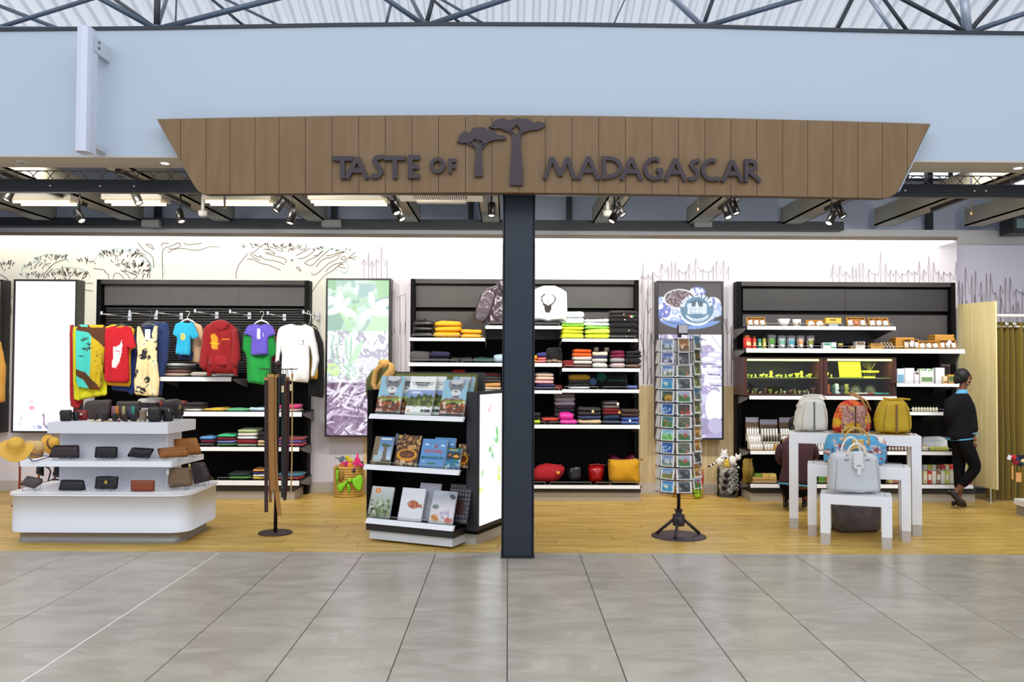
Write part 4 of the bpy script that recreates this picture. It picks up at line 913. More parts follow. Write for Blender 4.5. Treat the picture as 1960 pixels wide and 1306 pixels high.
im.poly([(.51, .155), (.71, .155), (.72, .2), (.50, .2)], (224, 234, 244)); im.poly([(.455, .135), (.525, .13), (.53, .2), (.46, .205)], (206, 220, 234)); im.poly([(.70, .13), (.765, .135), (.765, .2), (.70, .205)], (206, 220, 234)); im.poly([(.60, .12), (.615, .12), (.64, .155), (.58, .155)], (216, 228, 240))
for r_ in range(3):
    for c_ in range(9): im.rect(.51+c_*.022, .164+r_*.013, .519+c_*.022, .171+r_*.013, (96, 130, 160))
im.line([(.44, .212), (.52, .232), (.61, .238), (.70, .232), (.79, .21)], .018, (236, 242, 250)); im.line([(.45, .222), (.53, .243), (.61, .25), (.70, .243), (.79, .222)], .014, (220, 232, 246))
im.poly([(.62, .34), (.85, .39), (1, .47), (1, .34)], (244, 246, 255)); im.line([(.82, .33), (1, .43)], .008, (120, 110, 160)); 
for u, v in ((.9, .47), (.95, .52), (.88, .57), (.92, .64), (.8, .5), (.05, .45), (.2, .5), (.45, .47), (.15, .6), (.1, .7), (.5, .6)): im.ell(u, v, .13, .028, (206, 204, 232)); im.ell(u-.02, v-.006, .10, .014, (238, 240, 252)); im.line([(u-.1, v+.022), (u+.1, v+.026)], .016, (112, 88, 140))
im.blotch([(240, 242, 255), (170, 164, 204), (206, 204, 236), (84, 66, 118)], 3, V > .72, 12); im.ell(.88, .8, .14, .11, (248, 250, 255)); im.ell(.7, .93, .3, .05, (150, 140, 180)); im.ell(.9, .92, .12, .05, (186, 180, 214))
LC = lightbox('light_box', 'tall light box picturing caviar tin on blue ice, behind the postcard rack', 1257, 1385, 538, 842, im)
# raised words of the tin lid
cx, cz = at(1334, 591, 10.5).x, at(1334, 591, 10.5).z
TX = mat((236, 242, 248), .5, emit=.9)
for s_, gs in (('ROVA', (165, 149, 134, 119)), ('CAVIAR', (97, 80, 63, 50, 37, 20))):
    for ch, g in zip(s_, gs):
        g = math.radians(g); rr = .172
        text('letter', ch, .056, Matrix.Translation((cx+rr*1.02*math.cos(g), 10.505, cz+rr*.98*math.sin(g)-.005)) @ Matrix.Rotation(-(g-PI/2), 4, 'Y'), TX, LC, .001, .003)
# ---- wooden screen and curtain of the fitting room
t = thing('wooden_screen', 'tall pale oak screen panel on steel legs beside the olive curtain', 'screen', (5.56, 10.3, 0))
p0 = Vector((X_(1834, 10.62), 10.62)); p1 = Vector((X_(1906, 10.0), 10.0))
zt0 = at(1834, 583, 10.62).z; zb0 = .16
OAK = woodmat('oak_screen', (236, 216, 150), (250, 236, 184), (10, 10, .5), .5, .02, .02)
n = (p1-p0).normalized(); pr = Vector((-n.y, n.x))*.02
mb = MB(); poly = [p0, p1, p1+pr, p0+pr]; mb.prism([(v.x, v.y) for v in poly], zb0, zt0, 'z'); mb.build('panel', OAK, t)
for q in (p0+n*.12, p1-n*.1):
    MB().lathe([(.03, 0), (.03, .008), (.012, .012), (.012, zb0)], (q.x, q.y, 0), 12).build('leg', mat((190, 186, 178), .3, .8), t)
t = thing('curtain_rail', 'white curtain rail of the fitting room crossing the wall at right', 'rail', (6, 10.15, Z0(600, 10.15)))
MB().tube([(p1.x-.0, 10.12, Z0(600, 10.15)), (7.2, 10.12, Z0(600, 10.15))], .02, 10).build('top_bar', mat((238, 236, 240), .4), t)
MB().tube([(p1.x, 10.2, Z0(621, 10.2)), (7.2, 10.2, Z0(621, 10.2))], .014, 10).build('rail', mat((196, 190, 180), .3, .7), t)
for (x_, z_) in ((p1.x+.02, 10.16),): MB().box(x_-.02, x_+.01, 10.1, 10.22, Z0(625, 10.2), Z0(596, 10.15)).build('end_bracket', mat((238, 236, 240), .4), t)
cu = thing('curtain', 'olive velvet curtain with metal eyelets hanging at the right edge', 'curtain', (6.2, 10.2, 0))
mb = MB(); x = p1.x+.015; vs = []; n_ = 0; xs = []
while x < 7.0: xs.append(x); x += .007
prof = [(x, 10.22+.045*math.sin((x-p1.x)*70+1.6*math.sin(x*17))) for x in xs]
zc1 = Z0(612, 10.2); zc0 = .03; n_ = len(xs)
for j in range(9):
    z = zc0+(zc1-zc0)*j/8; k_ = 1+.35*(1-j/8)
    vs += [(x+.006*math.sin(z*5+x*20), 10.2+(y-10.2)*k_, z) for x, y in prof]
fs = [(j*n_+i, j*n_+i+1, (j+1)*n_+i+1, (j+1)*n_+i) for j in range(8) for i in range(n_-1)]
mb.add(vs, fs, 0, True); mb.add([(x, y+.004, z) for x, y, z in vs], [f[::-1] for f in fs], 0, True)
mb.build('cloth', mat((124, 104, 24), .85, var=.12, vs=30, sheen=.3), cu)
mb = MB(); ribbon(mb, [(p1.x+.015, zc1-.1), (7, zc1-.1)], .004, 10.14, 10.145); 
for px in (1895, 1928, 1943):
    q = at(px, 620, 10.13); MB().lathe([(.014, 0), (.024, .002), (.024, .012), (.014, .012)], (0, 0, 0), 14, T=Matrix.Translation((q.x, 10.145, q.z)) @ Matrix.Rotation(PI/2, 4, 'X')).build('eyelet', mat((214, 208, 196), .25, .8), cu)
# ---- low white plinth at the right edge
t = thing('white_plinth', 'corner of a low white plinth on grey base at the right edge', 'plinth', (5.0, 9.2, 0))
q = fl(1940, 984); 
MB().box(q.x+.02, q.x+.9, q.y-.9, q.y-.02, .0, .1).build('base', mat((150, 140, 132), .5), t)
MB().box(q.x, q.x+.93, q.y-.93, q.y, .1, .17, 0, .008).build('top', mat((240, 238, 238), .4), t)
# ---- tiered counter at left
def rrect(x0, x1, y0, y1, r, corners=(1, 1, 1, 1), n=6):
    P = []
    for (cx_, cy_, g0, on) in ((x1-r, y0+r, -90, corners[0]), (x1-r, y1-r, 0, corners[1]), (x0+r, y1-r, 90, corners[2]), (x0+r, y0+r, 180, corners[3])):
        if on: P += [(cx_+r*math.cos(math.radians(g0+90*i/n)), cy_+r*math.sin(math.radians(g0+90*i/n))) for i in range(n+1)]
        else:
            sx_ = 1 if g0 in (-90, 0) else -1; sy_ = -1 if g0 in (-90, 180) else 1
            P.append((cx_+sx_*r, cy_+sy_*r))
    return P
WC = mat((226, 226, 232), .45); WCT = mat((240, 240, 244), .35)
T1 = thing('tiered_counter', 'white three-tier display counter with rounded corners carrying wallets at left', 'counter', (-3.6, 8.0, 0))
xl_ = X_(17, 7.6); xr_ = X_(415, 8.3)
MB().prism(rrect(xl_, xr_, 7.58, 8.46, .16), .105, .425, 'z', sm=True).build('body', WC, T1)
MB().prism(rrect(xl_-.02, xr_+.01, 7.56, 8.48, .17), .425, .442, 'z', sm=True).build('worktop', WCT, T1)
MB().prism(rrect(xl_+.05, xr_-.09, 7.66, 8.42, .10), 0, .105, 'z', sm=True).build('base', mat((150, 146, 146), .35, .3), T1)
zT1 = .442; zT2 = .705; zT3 = 1.045
MB().prism([(X_(44, 7.78), 7.76), (X_(331, 7.76), 7.76), (X_(391, 8.38), 8.40), (X_(130, 8.4), 8.40)], zT2-.05, zT2, 'z').build('middle_shelf', WCT, T1)
MB().prism([(X_(94, 7.85), 7.84), (X_(323, 7.84), 7.84), (X_(375, 8.36), 8.38), (X_(150, 8.4), 8.38)], zT3-.1, zT3, 'z').build('top_shelf', WC, T1)
MB().box(X_(117, 8.0), X_(322, 8.0), 8.0, 8.34, zT1, zT3-.1).build('riser', mat((206, 206, 212), .5), T1)
MB().box(X_(322, 8.0), X_(322, 8.0)+.006, 7.995, 8.34, zT1, zT3-.1).build('riser_edge', WCT, T1)
# ---- book stand
CB = Vector((-.265, 7.57, 0)); RB = -math.atan2(.42, .908); TB = TR(CB, RB)
BS = thing('book_stand', 'black book display stand with white-edged shelves and a glowing side panel', 'stand', CB, RB)
def lbx(*a, **k): return MB(TB).box(*a, **k)
lbx(-1.15, -1.09, 0, .62, .13, 1.345, b=.003).build('end_panel', BK, BS)
lbx(-.11, 0, 0, .62, .13, 1.345, b=.003).build('end_panel', mat((40, 40, 44), .5), BS)
lbx(-1.09, -.11, .30, .33, .13, 1.40).build('back_panel', BK, BS)
lbx(-1.15, 0, -.0, .62, 1.345, 1.352).build('top_edge', mat((70, 72, 76), .4), BS) if 0 else None
lbx(-1.02, -.14, .28, .30, 1.2, 1.50).build('header_panel', mat((128, 128, 62), .5), BS)
lbx(-1.03, -.13, .275, .31, 1.50, 1.512).build('header_trim', mat((60, 58, 50), .4), BS)
lbx(-.14, -.08, .27, .31, 1.2, 1.512).build('header_end', mat((58, 60, 62), .4), BS)
lbx(-1.15, 0, .01, .62, .10, .13).build('bottom_panel', BK, BS)
lbx(-1.06, -.04, .06, .58, .0, .10).build('plinth', mat((196, 192, 188), .4, .2), BS)
img = Img(60, 110, (244, 248, 255)); img.speck(.0, .28, .5, .7, [(190, 226, 170), (220, 240, 190), (160, 210, 150)], 1, .04, rg)
for u, v, c_ in ((.62, .30, (120, 200, 130)), (.6, .36, (140, 210, 130)), (.42, .42, (130, 200, 120)), (.45, .47, (110, 190, 120)), (.9, .44, (190, 226, 160)), (.75, .6, (214, 236, 130)), (.7, .68, (226, 240, 110)), (.95, .7, (222, 238, 120)), (.35, .11, (236, 190, 190)), (.05, .75, (230, 236, 160))): img.speck(u-.07, v-.02, u+.07, v+.02, [tuple(int(q*.6+250*.4) for q in c_), c_], 4, .035, rg)
# backlit side picture on the right side
def lv(x, y, z): return TB @ Vector((x, y, z))
o_ = lv(.004, .035, .17); picture('backlit_side_picture', img, o_, lv(.004, .585, .17)-o_, Vector((0, 0, 1.15)), PLIT, BS)
sh_z = {}
for nm, yp, z, (x0, x1) in (('top', -.12, 1.13, (-1.055, -.087)), ('mid', -.18, .675, (-1.07, -.095)), ('low', -.24, .205, (-1.0, -.115))):
    s_ = lbx(x0+.01, x1-.01, yp+.03, .30, z-.02, z-.004).build('shelf', BK2, BS)
    MB(TB).prism([(yp, z-.042), (yp+.03, z-.045), (yp+.055, z-.002), (yp+.03, z)], x0, x1, 'x').build('front_edge', WCT, s_)
    mb = MB(TB); mb.box(x0+.05, x1-.02, yp+.035, yp+.04, z, z+.026); mb.build('clear_lip', GLASS, s_)
    MB(TB).tube([(x0+.05, yp+.034, z+.027), (x1-.02, yp+.034, z+.027)], .002, 5).build('lip_edge', mat((190, 190, 190), .3), s_)
    sh_z[nm] = (yp, z)
lbx(-1.0, -.115, -.225, .3, .10, .162).build('step', mat((30, 30, 32), .5), BS)
lbx(-.98, -.135, -.20, .3, .02, .10, b=.002).build('step_front', mat((206, 210, 218), .4), BS)
# ---- nest of white tables
def table(lab, px0, d0, px1, d1, z, th, lw, dep, cap=.1):
    a = Vector((X_(px0, d0, 1000), d0, 0)); b = Vector((X_(px1, d1, 1000), d1, 0)); W = (b-a).length; rz = math.atan2(b.y-a.y, b.x-a.x); T = TR(a, rz)
    t = thing('nesting_table', lab, 'table', a, rz)
    MB(T).box(0, W, 0, dep, z-th, z, 0, .003).build('tabletop', WCT, t)
    for x in (0, W-lw):
        for y in (0, dep-lw):
            l = MB(T).box(x, x+lw, y, y+lw, cap, z-th, 0, .002).build('leg', WCT, t)
            MB(T).box(x+.002, x+lw-.002, y+.002, y+lw-.002, 0, cap).build('foot_cap', mat((196, 190, 186), .4, .3), l)
    return t, T, W, dep, z
TA = table('largest and tallest white table of the nest of three, carrying three handbags', 1511, 8.46, 1765, 8.10, .93, .10, .085, .36)
TB2 = table('middle white table of the nest of three, under the blue floral bag', 1546, 8.1, 1744, 7.80, .665, .11, .08, .34)
TC = table('lowest white table in front of the nest, under the pale grey satchel', 1570, 7.72, 1708, 7.50, .445, .085, .085, .34)
# ---- belt stand
q = fl(527, 1021); bx, by = q.x, q.y
t = thing('belt_stand', 'slim brown metal belt stand with round base on the wooden floor', 'stand', (bx, by, 0)); BM = mat((62, 44, 44), .45, .3)
MB().lathe([(.157, 0), (.157, .008), (.15, .013), (.0, .013)], (bx, by, 0), 40).build('base', BM, t)
MB().tube([(bx, by, .01), (bx+.01, by, 1.56)], .017, 10).build('pole', mat((44, 38, 40), .4, .4), t)
MB().ell((bx+.01, by, 1.58), (.028, .028, .032), 14).build('finial', BM, t)
zr_ = Z0(709, by)
mb = MB(); 
for i in range(8):
    g = 2*PI*i/8+.2; mb.tube([(bx+.01, by, zr_), (bx+.01+.17*math.cos(g), by+.17*math.sin(g), zr_), (bx+.01+.175*math.cos(g), by+.175*math.sin(g), zr_+.012)], .004, 5)
mb.build('hook_ring', BM, t)
# ---- postcard rack
q = fl(1299, 1027); rx, ry = q.x, q.y; PR = thing('postcard_rack', 'black wire revolving postcard rack on round base, full of postcards', 'rack', (rx, ry, 0)); RM = mat((52, 46, 50), .4, .4)
MB().lathe([(.252, 0), (.252, .006), (.24, .012), (0, .012)], (rx, ry, 0), 44).build('base', mat((74, 62, 66), .45, .3), PR)
MB().lathe([(.052, .10), (.055, .11), (.055, .20), (.03, .205), (.03, .235), (.04, .24), (.04, .25), (0, .25)], (rx, ry, 0), 24).build('hub', RM, PR)
for g in (-110, 10, 170):
    g = math.radians(g); MB().tube([(rx+.03*math.cos(g), ry+.03*math.sin(g), .17), (rx+.205*math.cos(g), ry+.205*math.sin(g), .02)], .014, 8).build('leg', RM, PR)
MB().tube([(rx, ry, .2), (rx+.01, ry, 1.9)], .0165, 10).build('pole', RM, PR)
q1 = at(1306, 632, ry-.02); MB().box(q1.x-.05, q1.x+.05, ry-.03, ry-.02, q1.z-.045, q1.z+.045).build('sign_holder', RM, PR); MB().box(q1.x-.036, q1.x+.046, ry-.034, ry-.03, q1.z-.028, q1.z+.045).build('sign_card', mat((206, 196, 200), .5), PR)
CR = .205; zc0, zc1 = .40, 1.87; mb = MB()
for c_ in range(8):
    g = math.radians(-42+45*c_); ca, sa = math.sin(g), -math.cos(g); tx, ty = math.cos(g), math.sin(g)
    for s_ in (-.062, .062): mb.tube([(rx+ca*(CR-.02)+tx*s_, ry+sa*(CR-.02)+ty*s_, zc0), (rx+ca*(CR-.02)+tx*s_, ry+sa*(CR-.02)+ty*s_, zc1)], .0022, 4)
for r_ in range(13):
    z = zc0+.117*r_+.02
    for R_ in (CR-.02, CR+.02): mb.tube([(rx+R_*math.sin(math.radians(-42+45*i)), ry-R_*math.cos(math.radians(-42+45*i)), z) for i in range(9)], .002, 4, cap=False)
    for i in (0, 2, 4, 6): g = math.radians(-42+45*i); mb.tube([(rx, ry, z), (rx+CR*math.sin(g), ry-CR*math.cos(g), z)], .002, 4)
mb.build('wire_cage', RM, PR)
# ================================================================== CLOTHES ON THE WALL
def wpts(L, Y): return [(at(x, y, Y).x, at(x, y, Y).z) for x, y in L]
q3 = lambda L: [(130+x/3.348, 560+y/3.348) for x, y in L]
def TY(Y): return Matrix.Translation((0, Y, 0))
def cloth_mat(c): return mat(c, .9, var=.08, vs=20, sheen=.1, bump=.9, bs=11)
def garment(name, lab, L, Y, c, thick=.022, wr=.018, ws=9, seed=0, paint=None, group=None, cat='clothing', parts=(), hanger=None, sm=1):
    W = wpts(L, Y); 
    if sm: W = smooth_poly(W, sm, .1)
    xs = [p[0] for p in W]; zs = [p[1] for p in W]
    t = thing(name, lab, cat, ((min(xs)+max(xs))/2, Y, min(zs)), 0, group)
    f = lambda x, z: (.012*np.sin(x*38+seed+3*z)+.006*np.sin(x*71-2*z+seed))*np.clip((max(zs)-z)*2.2, 0, 1)
    puff('fabric', W, thick, TY(Y), None if paint is not None else cloth_mat(c), t, .0085 if paint is not None else .017, .6, wr, ws, seed, paint, fold=f)
    for pn, PL, pc, dy in parts:
        puff(pn, smooth_poly(wpts(PL, Y), 1, .15), .02, TY(Y+dy), cloth_mat(pc) if isinstance(pc, tuple) else pc, t, .02, .3, .006, R=.03)
    if hanger:
        hx, hy, hc, wd = hanger; p = at(hx, hy, Y); hm = mat(hc, .35)
        mb = MB(); zt_ = zh; 
        mb.tube([p+Vector((-wd, .01, -.05)), p+Vector((-wd*.6, .01, -.022)), p+Vector((0, .01, 0)), p+Vector((wd*.6, .01, -.022)), p+Vector((wd, .01, -.05))], [.008, .013, .016, .013, .008], 8, flat=.7)
        hk = [(0, 0), (0, .03), (.018, .045), (.024, .062), (.012, .08), (-.008, .082), (-.02, .07)]
        mb.tube([p+Vector((a, .01, b*max(.6, (zt_-p.z)/.075))) for a, b in hk], .003, 5)
        mb.build('hanger', hm, t)
    return t
zh = Z0(600, 10.0)
CH = mat((224, 224, 226), .2, .7)
for i, (px, py) in enumerate(((195, 601), (249, 599), (301, 599), (374, 597), (441, 598), (513, 601), (581, 599))):
    p = at(px, py, 9.9); p2 = Vector((p.x, 10.635, p.z)); 
    t = thing('garment_rail', 'chrome face-out garment rail, %s from the left over the hanging clothes' % ORD[i], 'rail', p2, 0, 'chrome garment rails')
    MB().tube([p, p2], .008, 8).build('rod', CH, t); MB().box(p.x-.012, p.x+.012, 9.885, 9.9, p.z-.012, p.z+.03, 0, .003).build('end_stop', CH, t); MB().box(p2.x-.02, p2.x+.02, 10.625, 10.645, p2.z-.04, p2.z+.04).build('bracket', CH, t)
im = Img(70, 90, (70, 196, 186)); im.poly([(0, 0), (1, 0), (1, .35), (.75, .30), (.45, .12), (0, .08)], (86, 48, 24)); im.poly([(.45, 0), (.95, 0), (.9, .045), (.5, .04)], (214, 170, 30)); im.poly([(.15, .0), (.42, .0), (.42, .04), (.2, .03)], (90, 200, 190)); im.poly([(.52, .18), (1, .36), (.95, 1), (.45, 1), (.55, .6)], (196, 168, 24)); im.poly([(0, .66), (.35, .74), (.75, .92), (.85, 1), (.5, 1), (.3, .86), (0, .76)], (84, 48, 26)); im.line([(.93, .3), (.9, .6), (.86, .95)], .02, (84, 48, 26)); im.line([(.0, .985), (1, .985)], .03, (150, 30, 24))
for u, v in ((.25, .24), (.38, .22), (.48, .30), (.3, .37), (.42, .38), (.22, .48), (.5, .36)): im.line([(u-.07, v), (u, v+.01), (u+.07, v)], .022, (40, 36, 30)); im.line([(u, v-.03), (u, v+.03)], .018, (40, 36, 30))
for i in range(22): im.ell(rg.uniform(.62, .86), rg.uniform(.4, .9), .012, .008, (90, 70, 20))
garment('beach_wrap', 'red printed beach wrap, leftmost cloth on the clothes wall', q3([(10, 210), (40, 205), (45, 640), (105, 690), (62, 752), (12, 725)]), 10.06, (160, 18, 26), .015, .01, seed=1, cat='cloth')
garment('beach_wrap', 'yellow-green beach wrap hanging below and behind the teal printed one', q3([(28, 225), (70, 215), (250, 560), (252, 660), (160, 672), (62, 695), (34, 680)]), 10.02, (206, 202, 20), .015, .012, seed=2, cat='cloth')
garment('beach_wrap', 'teal, olive and brown printed beach wrap with palm silhouettes', q3([(48, 205), (245, 208), (238, 340), (216, 625), (52, 608)]), 9.97, None, .014, .012, seed=3, paint=im, cat='cloth')
# red tee with island print
isl = [(350, 308), (354, 335), (350, 385), (332, 440), (308, 486), (288, 478), (285, 455), (294, 430), (300, 405), (296, 375), (300, 352), (322, 345), (338, 330)]
def painter(Y, base, shapes, Lbox):
    """paint image over outline box from crop polygons"""
    W = wpts(Lbox, Y); 
    W = smooth_poly(W, 1, .1)
    x0 = min(p[0] for p in W); x1 = max(p[0] for p in W); z0 = min(p[1] for p in W); z1 = max(p[1] for p in W)
    im = Img(110, int(110*(z1-z0)/(x1-x0)), base); N = lambda L: [((a-x0)/(x1-x0), 1-(b-z0)/(z1-z0)) for a, b in wpts(q3(L), Y)]
    for k_, L, c in shapes:
        if k_ == 'p': im.poly(N(L), c)
        else: im.line(N(L), k_, c)
    return im
RT = q3([(236, 232), (290, 214), (318, 224), (345, 224), (368, 213), (404, 226), (442, 350), (396, 374), (390, 350), (396, 582), (234, 574), (232, 400), (228, 300)])
garment('t_shirt', 'blue t-shirt at the back of the red island print shirt', q3([(380, 210), (420, 230), (440, 300), (440, 380), (420, 655), (400, 655), (380, 635), (285, 630), (280, 590), (380, 590)]), 10.12, (34, 56, 130), seed=4)
garment('t_shirt', 'yellow t-shirt showing below the red island print shirt', q3([(232, 225), (285, 204), (400, 215), (430, 240), (420, 300), (402, 400), (405, 605), (300, 600), (238, 592)]), 10.05, (240, 180, 30), seed=5)
garment('t_shirt', 'red t-shirt with white island map print and yellow sleeve cuff', RT, 9.98, None, seed=6, paint=painter(9.98, (186, 16, 34), [('p', isl, (250, 226, 226)), (.02, [(308, 375), (335, 378)], (190, 40, 50)), (.012, [(312, 392), (334, 394)], (190, 60, 70)), (.03, [(394, 375), (441, 350)], (240, 190, 40)), (.012, [(300, 222), (318, 232), (350, 230), (366, 220)], (170, 14, 30))], RT), hanger=(340/3.348+130, 560+205/3.348, (60, 60, 64), .12))
garment('trousers', 'dark blue jeans hanging behind the leaf pattern dress', q3([(475, 198), (640, 188), (655, 280), (642, 430), (625, 500), (600, 665), (580, 660), (572, 300), (482, 262)]), 10.08, (34, 52, 100), .04, seed=7, hanger=(130+540/3.348, 560+185/3.348, (70, 70, 74), .16))
DL = q3([(445, 215), (466, 222), (492, 290), (512, 306), (532, 290), (552, 215), (576, 215), (572, 330), (572, 430), (588, 570), (580, 668), (500, 664), (428, 655), (424, 560), (448, 400), (440, 300)])
im = painter(9.97, (236, 214, 164), [(.012, [(500, 310), (520, 480), (510, 660)], (226, 170, 50)), (.012, [(450, 420), (520, 470), (570, 440)], (226, 176, 60)), (.012, [(440, 560), (520, 590), (580, 620)], (230, 180, 70))], DL)
for i in range(34):
    u, v = rg.random(), rg.uniform(.02, .98); a_ = rg.uniform(.6, 2.4); L = rg.uniform(.1, .2)
    dk = rg.random() < .5
    im.ell(u, v, L*.7, L*.24, (40, 36, 44) if dk else (244, 230, 190), a_)
    for k_ in range(5):
        w_ = -.5+k_/4; cu, cv = u+math.cos(a_)*L*w_, v+math.sin(a_)*L*w_*90/im.h; im.line([(cu, cv), (cu+math.cos(a_+.9)*L*.35, cv+math.sin(a_+.9)*L*.35*90/im.h)], .01, (236, 214, 164) if dk else (120, 100, 70))
garment('dress', 'cream sleeveless dress with black leaf pattern', DL, 9.97, None, .03, .02, seed=8, paint=im, parts=(), hanger=(130+520/3.348, 560+200/3.348, (90, 90, 94), .12))
q_ = at(130+515/3.348, 560+270/3.348, 9.95); o = MB().box(q_.x-.03, q_.x+.03, 9.93, 9.934, q_.z-.06, q_.z+.06).build('price_tag', mat((236, 240, 250), .5)); tag(o, 'white price tag hanging in the neckline of the leaf pattern dress', 'tag')
garment('t_shirt', 'beige shirt behind the small turquoise t-shirt', q3([(808, 190), (858, 212), (872, 280), (846, 460), (792, 442), (800, 300)]), 10.12, (214, 176, 140), seed=9)
garment('shorts', 'navy shorts peeping out below the turquoise t-shirt', q3([(700, 370), (806, 378), (798, 442), (760, 430), (712, 436)]), 10.06, (24, 40, 92), seed=10)
TT = q3([(688, 202), (732, 185), (752, 196), (776, 196), (796, 188), (812, 208), (840, 285), (800, 302), (788, 284), (786, 406), (740, 402), (688, 396), (700, 292), (670, 268)])
garment('t_shirt', 'small turquoise t-shirt with round yellow print', TT, 9.98, None, seed=11, paint=painter(9.98, (38, 164, 204), [('p', [(728, 272), (736, 262), (750, 262), (756, 275), (755, 295), (745, 306), (733, 303), (726, 290)], (226, 196, 60)), ('p', [(738, 270), (750, 272), (748, 298), (738, 298)], (150, 170, 120)), (.02, [(730, 312), (755, 312)], (150, 200, 220))], TT), hanger=(130+764/3.348, 560+170/3.348, (246, 246, 246), .09))
HL = q3([(878, 216), (918, 198), (935, 186), (965, 182), (985, 176), (1020, 182), (1040, 200), (1086, 234), (1100, 310), (1108, 420), (1088, 482), (1086, 548), (1062, 522), (924, 520), (900, 546), (886, 505), (846, 468), (862, 360), (870, 300)])
hs = [('p', [(928, 272), (950, 262), (968, 290), (970, 330), (968, 362), (944, 366), (930, 350)], (230, 150, 30)), (.02, [(922, 325), (980, 328)], (236, 190, 40)), (.014, [(975, 298), (1042, 300)], (226, 150, 40)), (.012, [(985, 316), (1050, 318)], (200, 120, 40)), (.012, [(898, 318), (912, 316)], (220, 130, 40)),
      (.01, [(925, 400), (905, 470), (1045, 474), (1030, 405)], (120, 10, 16)), (.01, [(965, 182), (968, 230)], (120, 12, 16)), (.014, [(930, 200), (965, 236), (1010, 205)], (120, 10, 18)), (.01, [(900, 300), (890, 420)], (130, 12, 18)), (.01, [(1070, 300), (1066, 430)], (130, 12, 18))]
garment('hoodie', 'dark red hoodie with orange print and front pocket', HL, 9.96, None, .05, .035, 8, seed=12, paint=painter(9.96, (140, 14, 22), hs, HL), parts=(('sleeve', q3([(878, 216), (868, 300), (860, 360), (846, 468), (886, 507), (906, 462), (914, 330), (904, 240)]), (140, 14, 22), -.045), ('sleeve', q3([(1086, 234), (1100, 310), (1108, 420), (1088, 484), (1058, 470), (1048, 440), (1064, 330), (1056, 246)]), (140, 14, 22), -.045), ('hood', q3([(918, 198), (935, 186), (985, 175), (1020, 182), (1042, 202), (1028, 236), (990, 256), (962, 244), (932, 228)]), (140, 14, 22), -.05), ('pocket', q3([(925, 402), (1030, 402), (1048, 474), (905, 472)]), (150, 18, 26), -.05)), hanger=(130+985/3.348, 560+178/3.348, (24, 24, 24), .06))
garment('sweatshirt', 'black sweatshirt sleeve visible behind the red hoodie', q3([(1060, 215), (1110, 240), (1122, 330), (1120, 440), (1095, 430), (1075, 300)]), 10.1, (30, 26, 26), seed=13)
garment('t_shirt', 'bright green t-shirt below the small violet one', q3([(1130, 255), (1165, 232), (1300, 232), (1325, 262), (1336, 395), (1302, 425), (1302, 592), (1262, 596), (1205, 584), (1150, 578), (1142, 400), (1112, 368)]), 10.03, (20, 150, 60), .04, .03, seed=14, parts=())
garment('t_shirt', 'dark red t-shirt edge between the green and the white shirts', q3([(1312, 225), (1332, 240), (1342, 330), (1330, 440), (1305, 440), (1330, 330)]), 10.1, (150, 20, 40), seed=15)
VT = q3([(1150, 215), (1202, 200), (1232, 214), (1262, 200), (1312, 216), (1332, 268), (1292, 286), (1282, 302), (1286, 402), (1172, 402), (1176, 302), (1170, 282), (1124, 266)])
garment('t_shirt', 'small violet t-shirt with white tag, over the green one', VT, 9.97, None, seed=16, paint=painter(9.97, (98, 84, 190), [('p', [(1215, 232), (1236, 232), (1238, 298), (1214, 298)], (226, 226, 246)), (.015, [(1256, 262), (1258, 285)], (226, 190, 220)), (.012, [(1228, 206), (1226, 232)], (230, 230, 250))], VT), hanger=(130+1240/3.348, 560+178/3.348, (246, 246, 246), .09))
garment('shirt', 'black long sleeve shirt hanging last behind the white one', q3([(1560, 215), (1606, 245), (1640, 330), (1644, 680), (1546, 662), (1542, 560), (1604, 540)]), 10.14, (14, 14, 16), seed=17, hanger=(598, 622, (30, 30, 30), .06))
garment('shirt', 'yellow shirt strip between the white and the black long sleeves', q3([(1560, 300), (1600, 320), (1602, 556), (1550, 552)]), 10.06, (226, 180, 20), seed=18, hanger=(590, 640, (220, 220, 220), .04))
WL = q3([(1374, 216), (1430, 200), (1464, 212), (1500, 212), (1520, 203), (1572, 226), (1600, 350), (1612, 432), (1584, 540), (1562, 540), (1566, 400), (1550, 350), (1546, 580), (1450, 572), (1366, 560), (1372, 400), (1362, 356), (1352, 470), (1334, 468), (1340, 300), (1352, 240)])
garment('shirt', 'white long sleeve shirt with tiny print on the chest', WL, 9.96, None, .04, .03, seed=19, paint=painter(9.96, (238, 238, 240), [(.01, [(1512, 305), (1512, 330)], (60, 60, 60)), (.01, [(1482, 300), (1480, 340)], (180, 180, 180)), (.008, [(1460, 338), (1524, 336)], (170, 170, 170)), (.012, [(1506, 312), (1520, 312)], (60, 60, 60))], WL), parts=(('sleeve', q3([(1374, 216), (1352, 240), (1340, 300), (1333, 470), (1353, 472), (1368, 380), (1388, 300), (1394, 236)]), (236, 236, 238), -.035), ('sleeve', q3([(1572, 226), (1600, 350), (1613, 432), (1585, 542), (1560, 542), (1572, 430), (1554, 330), (1543, 240)]), (236, 236, 238), -.035)), hanger=(130+1484/3.348, 560+188/3.348, (20, 20, 20), .12))
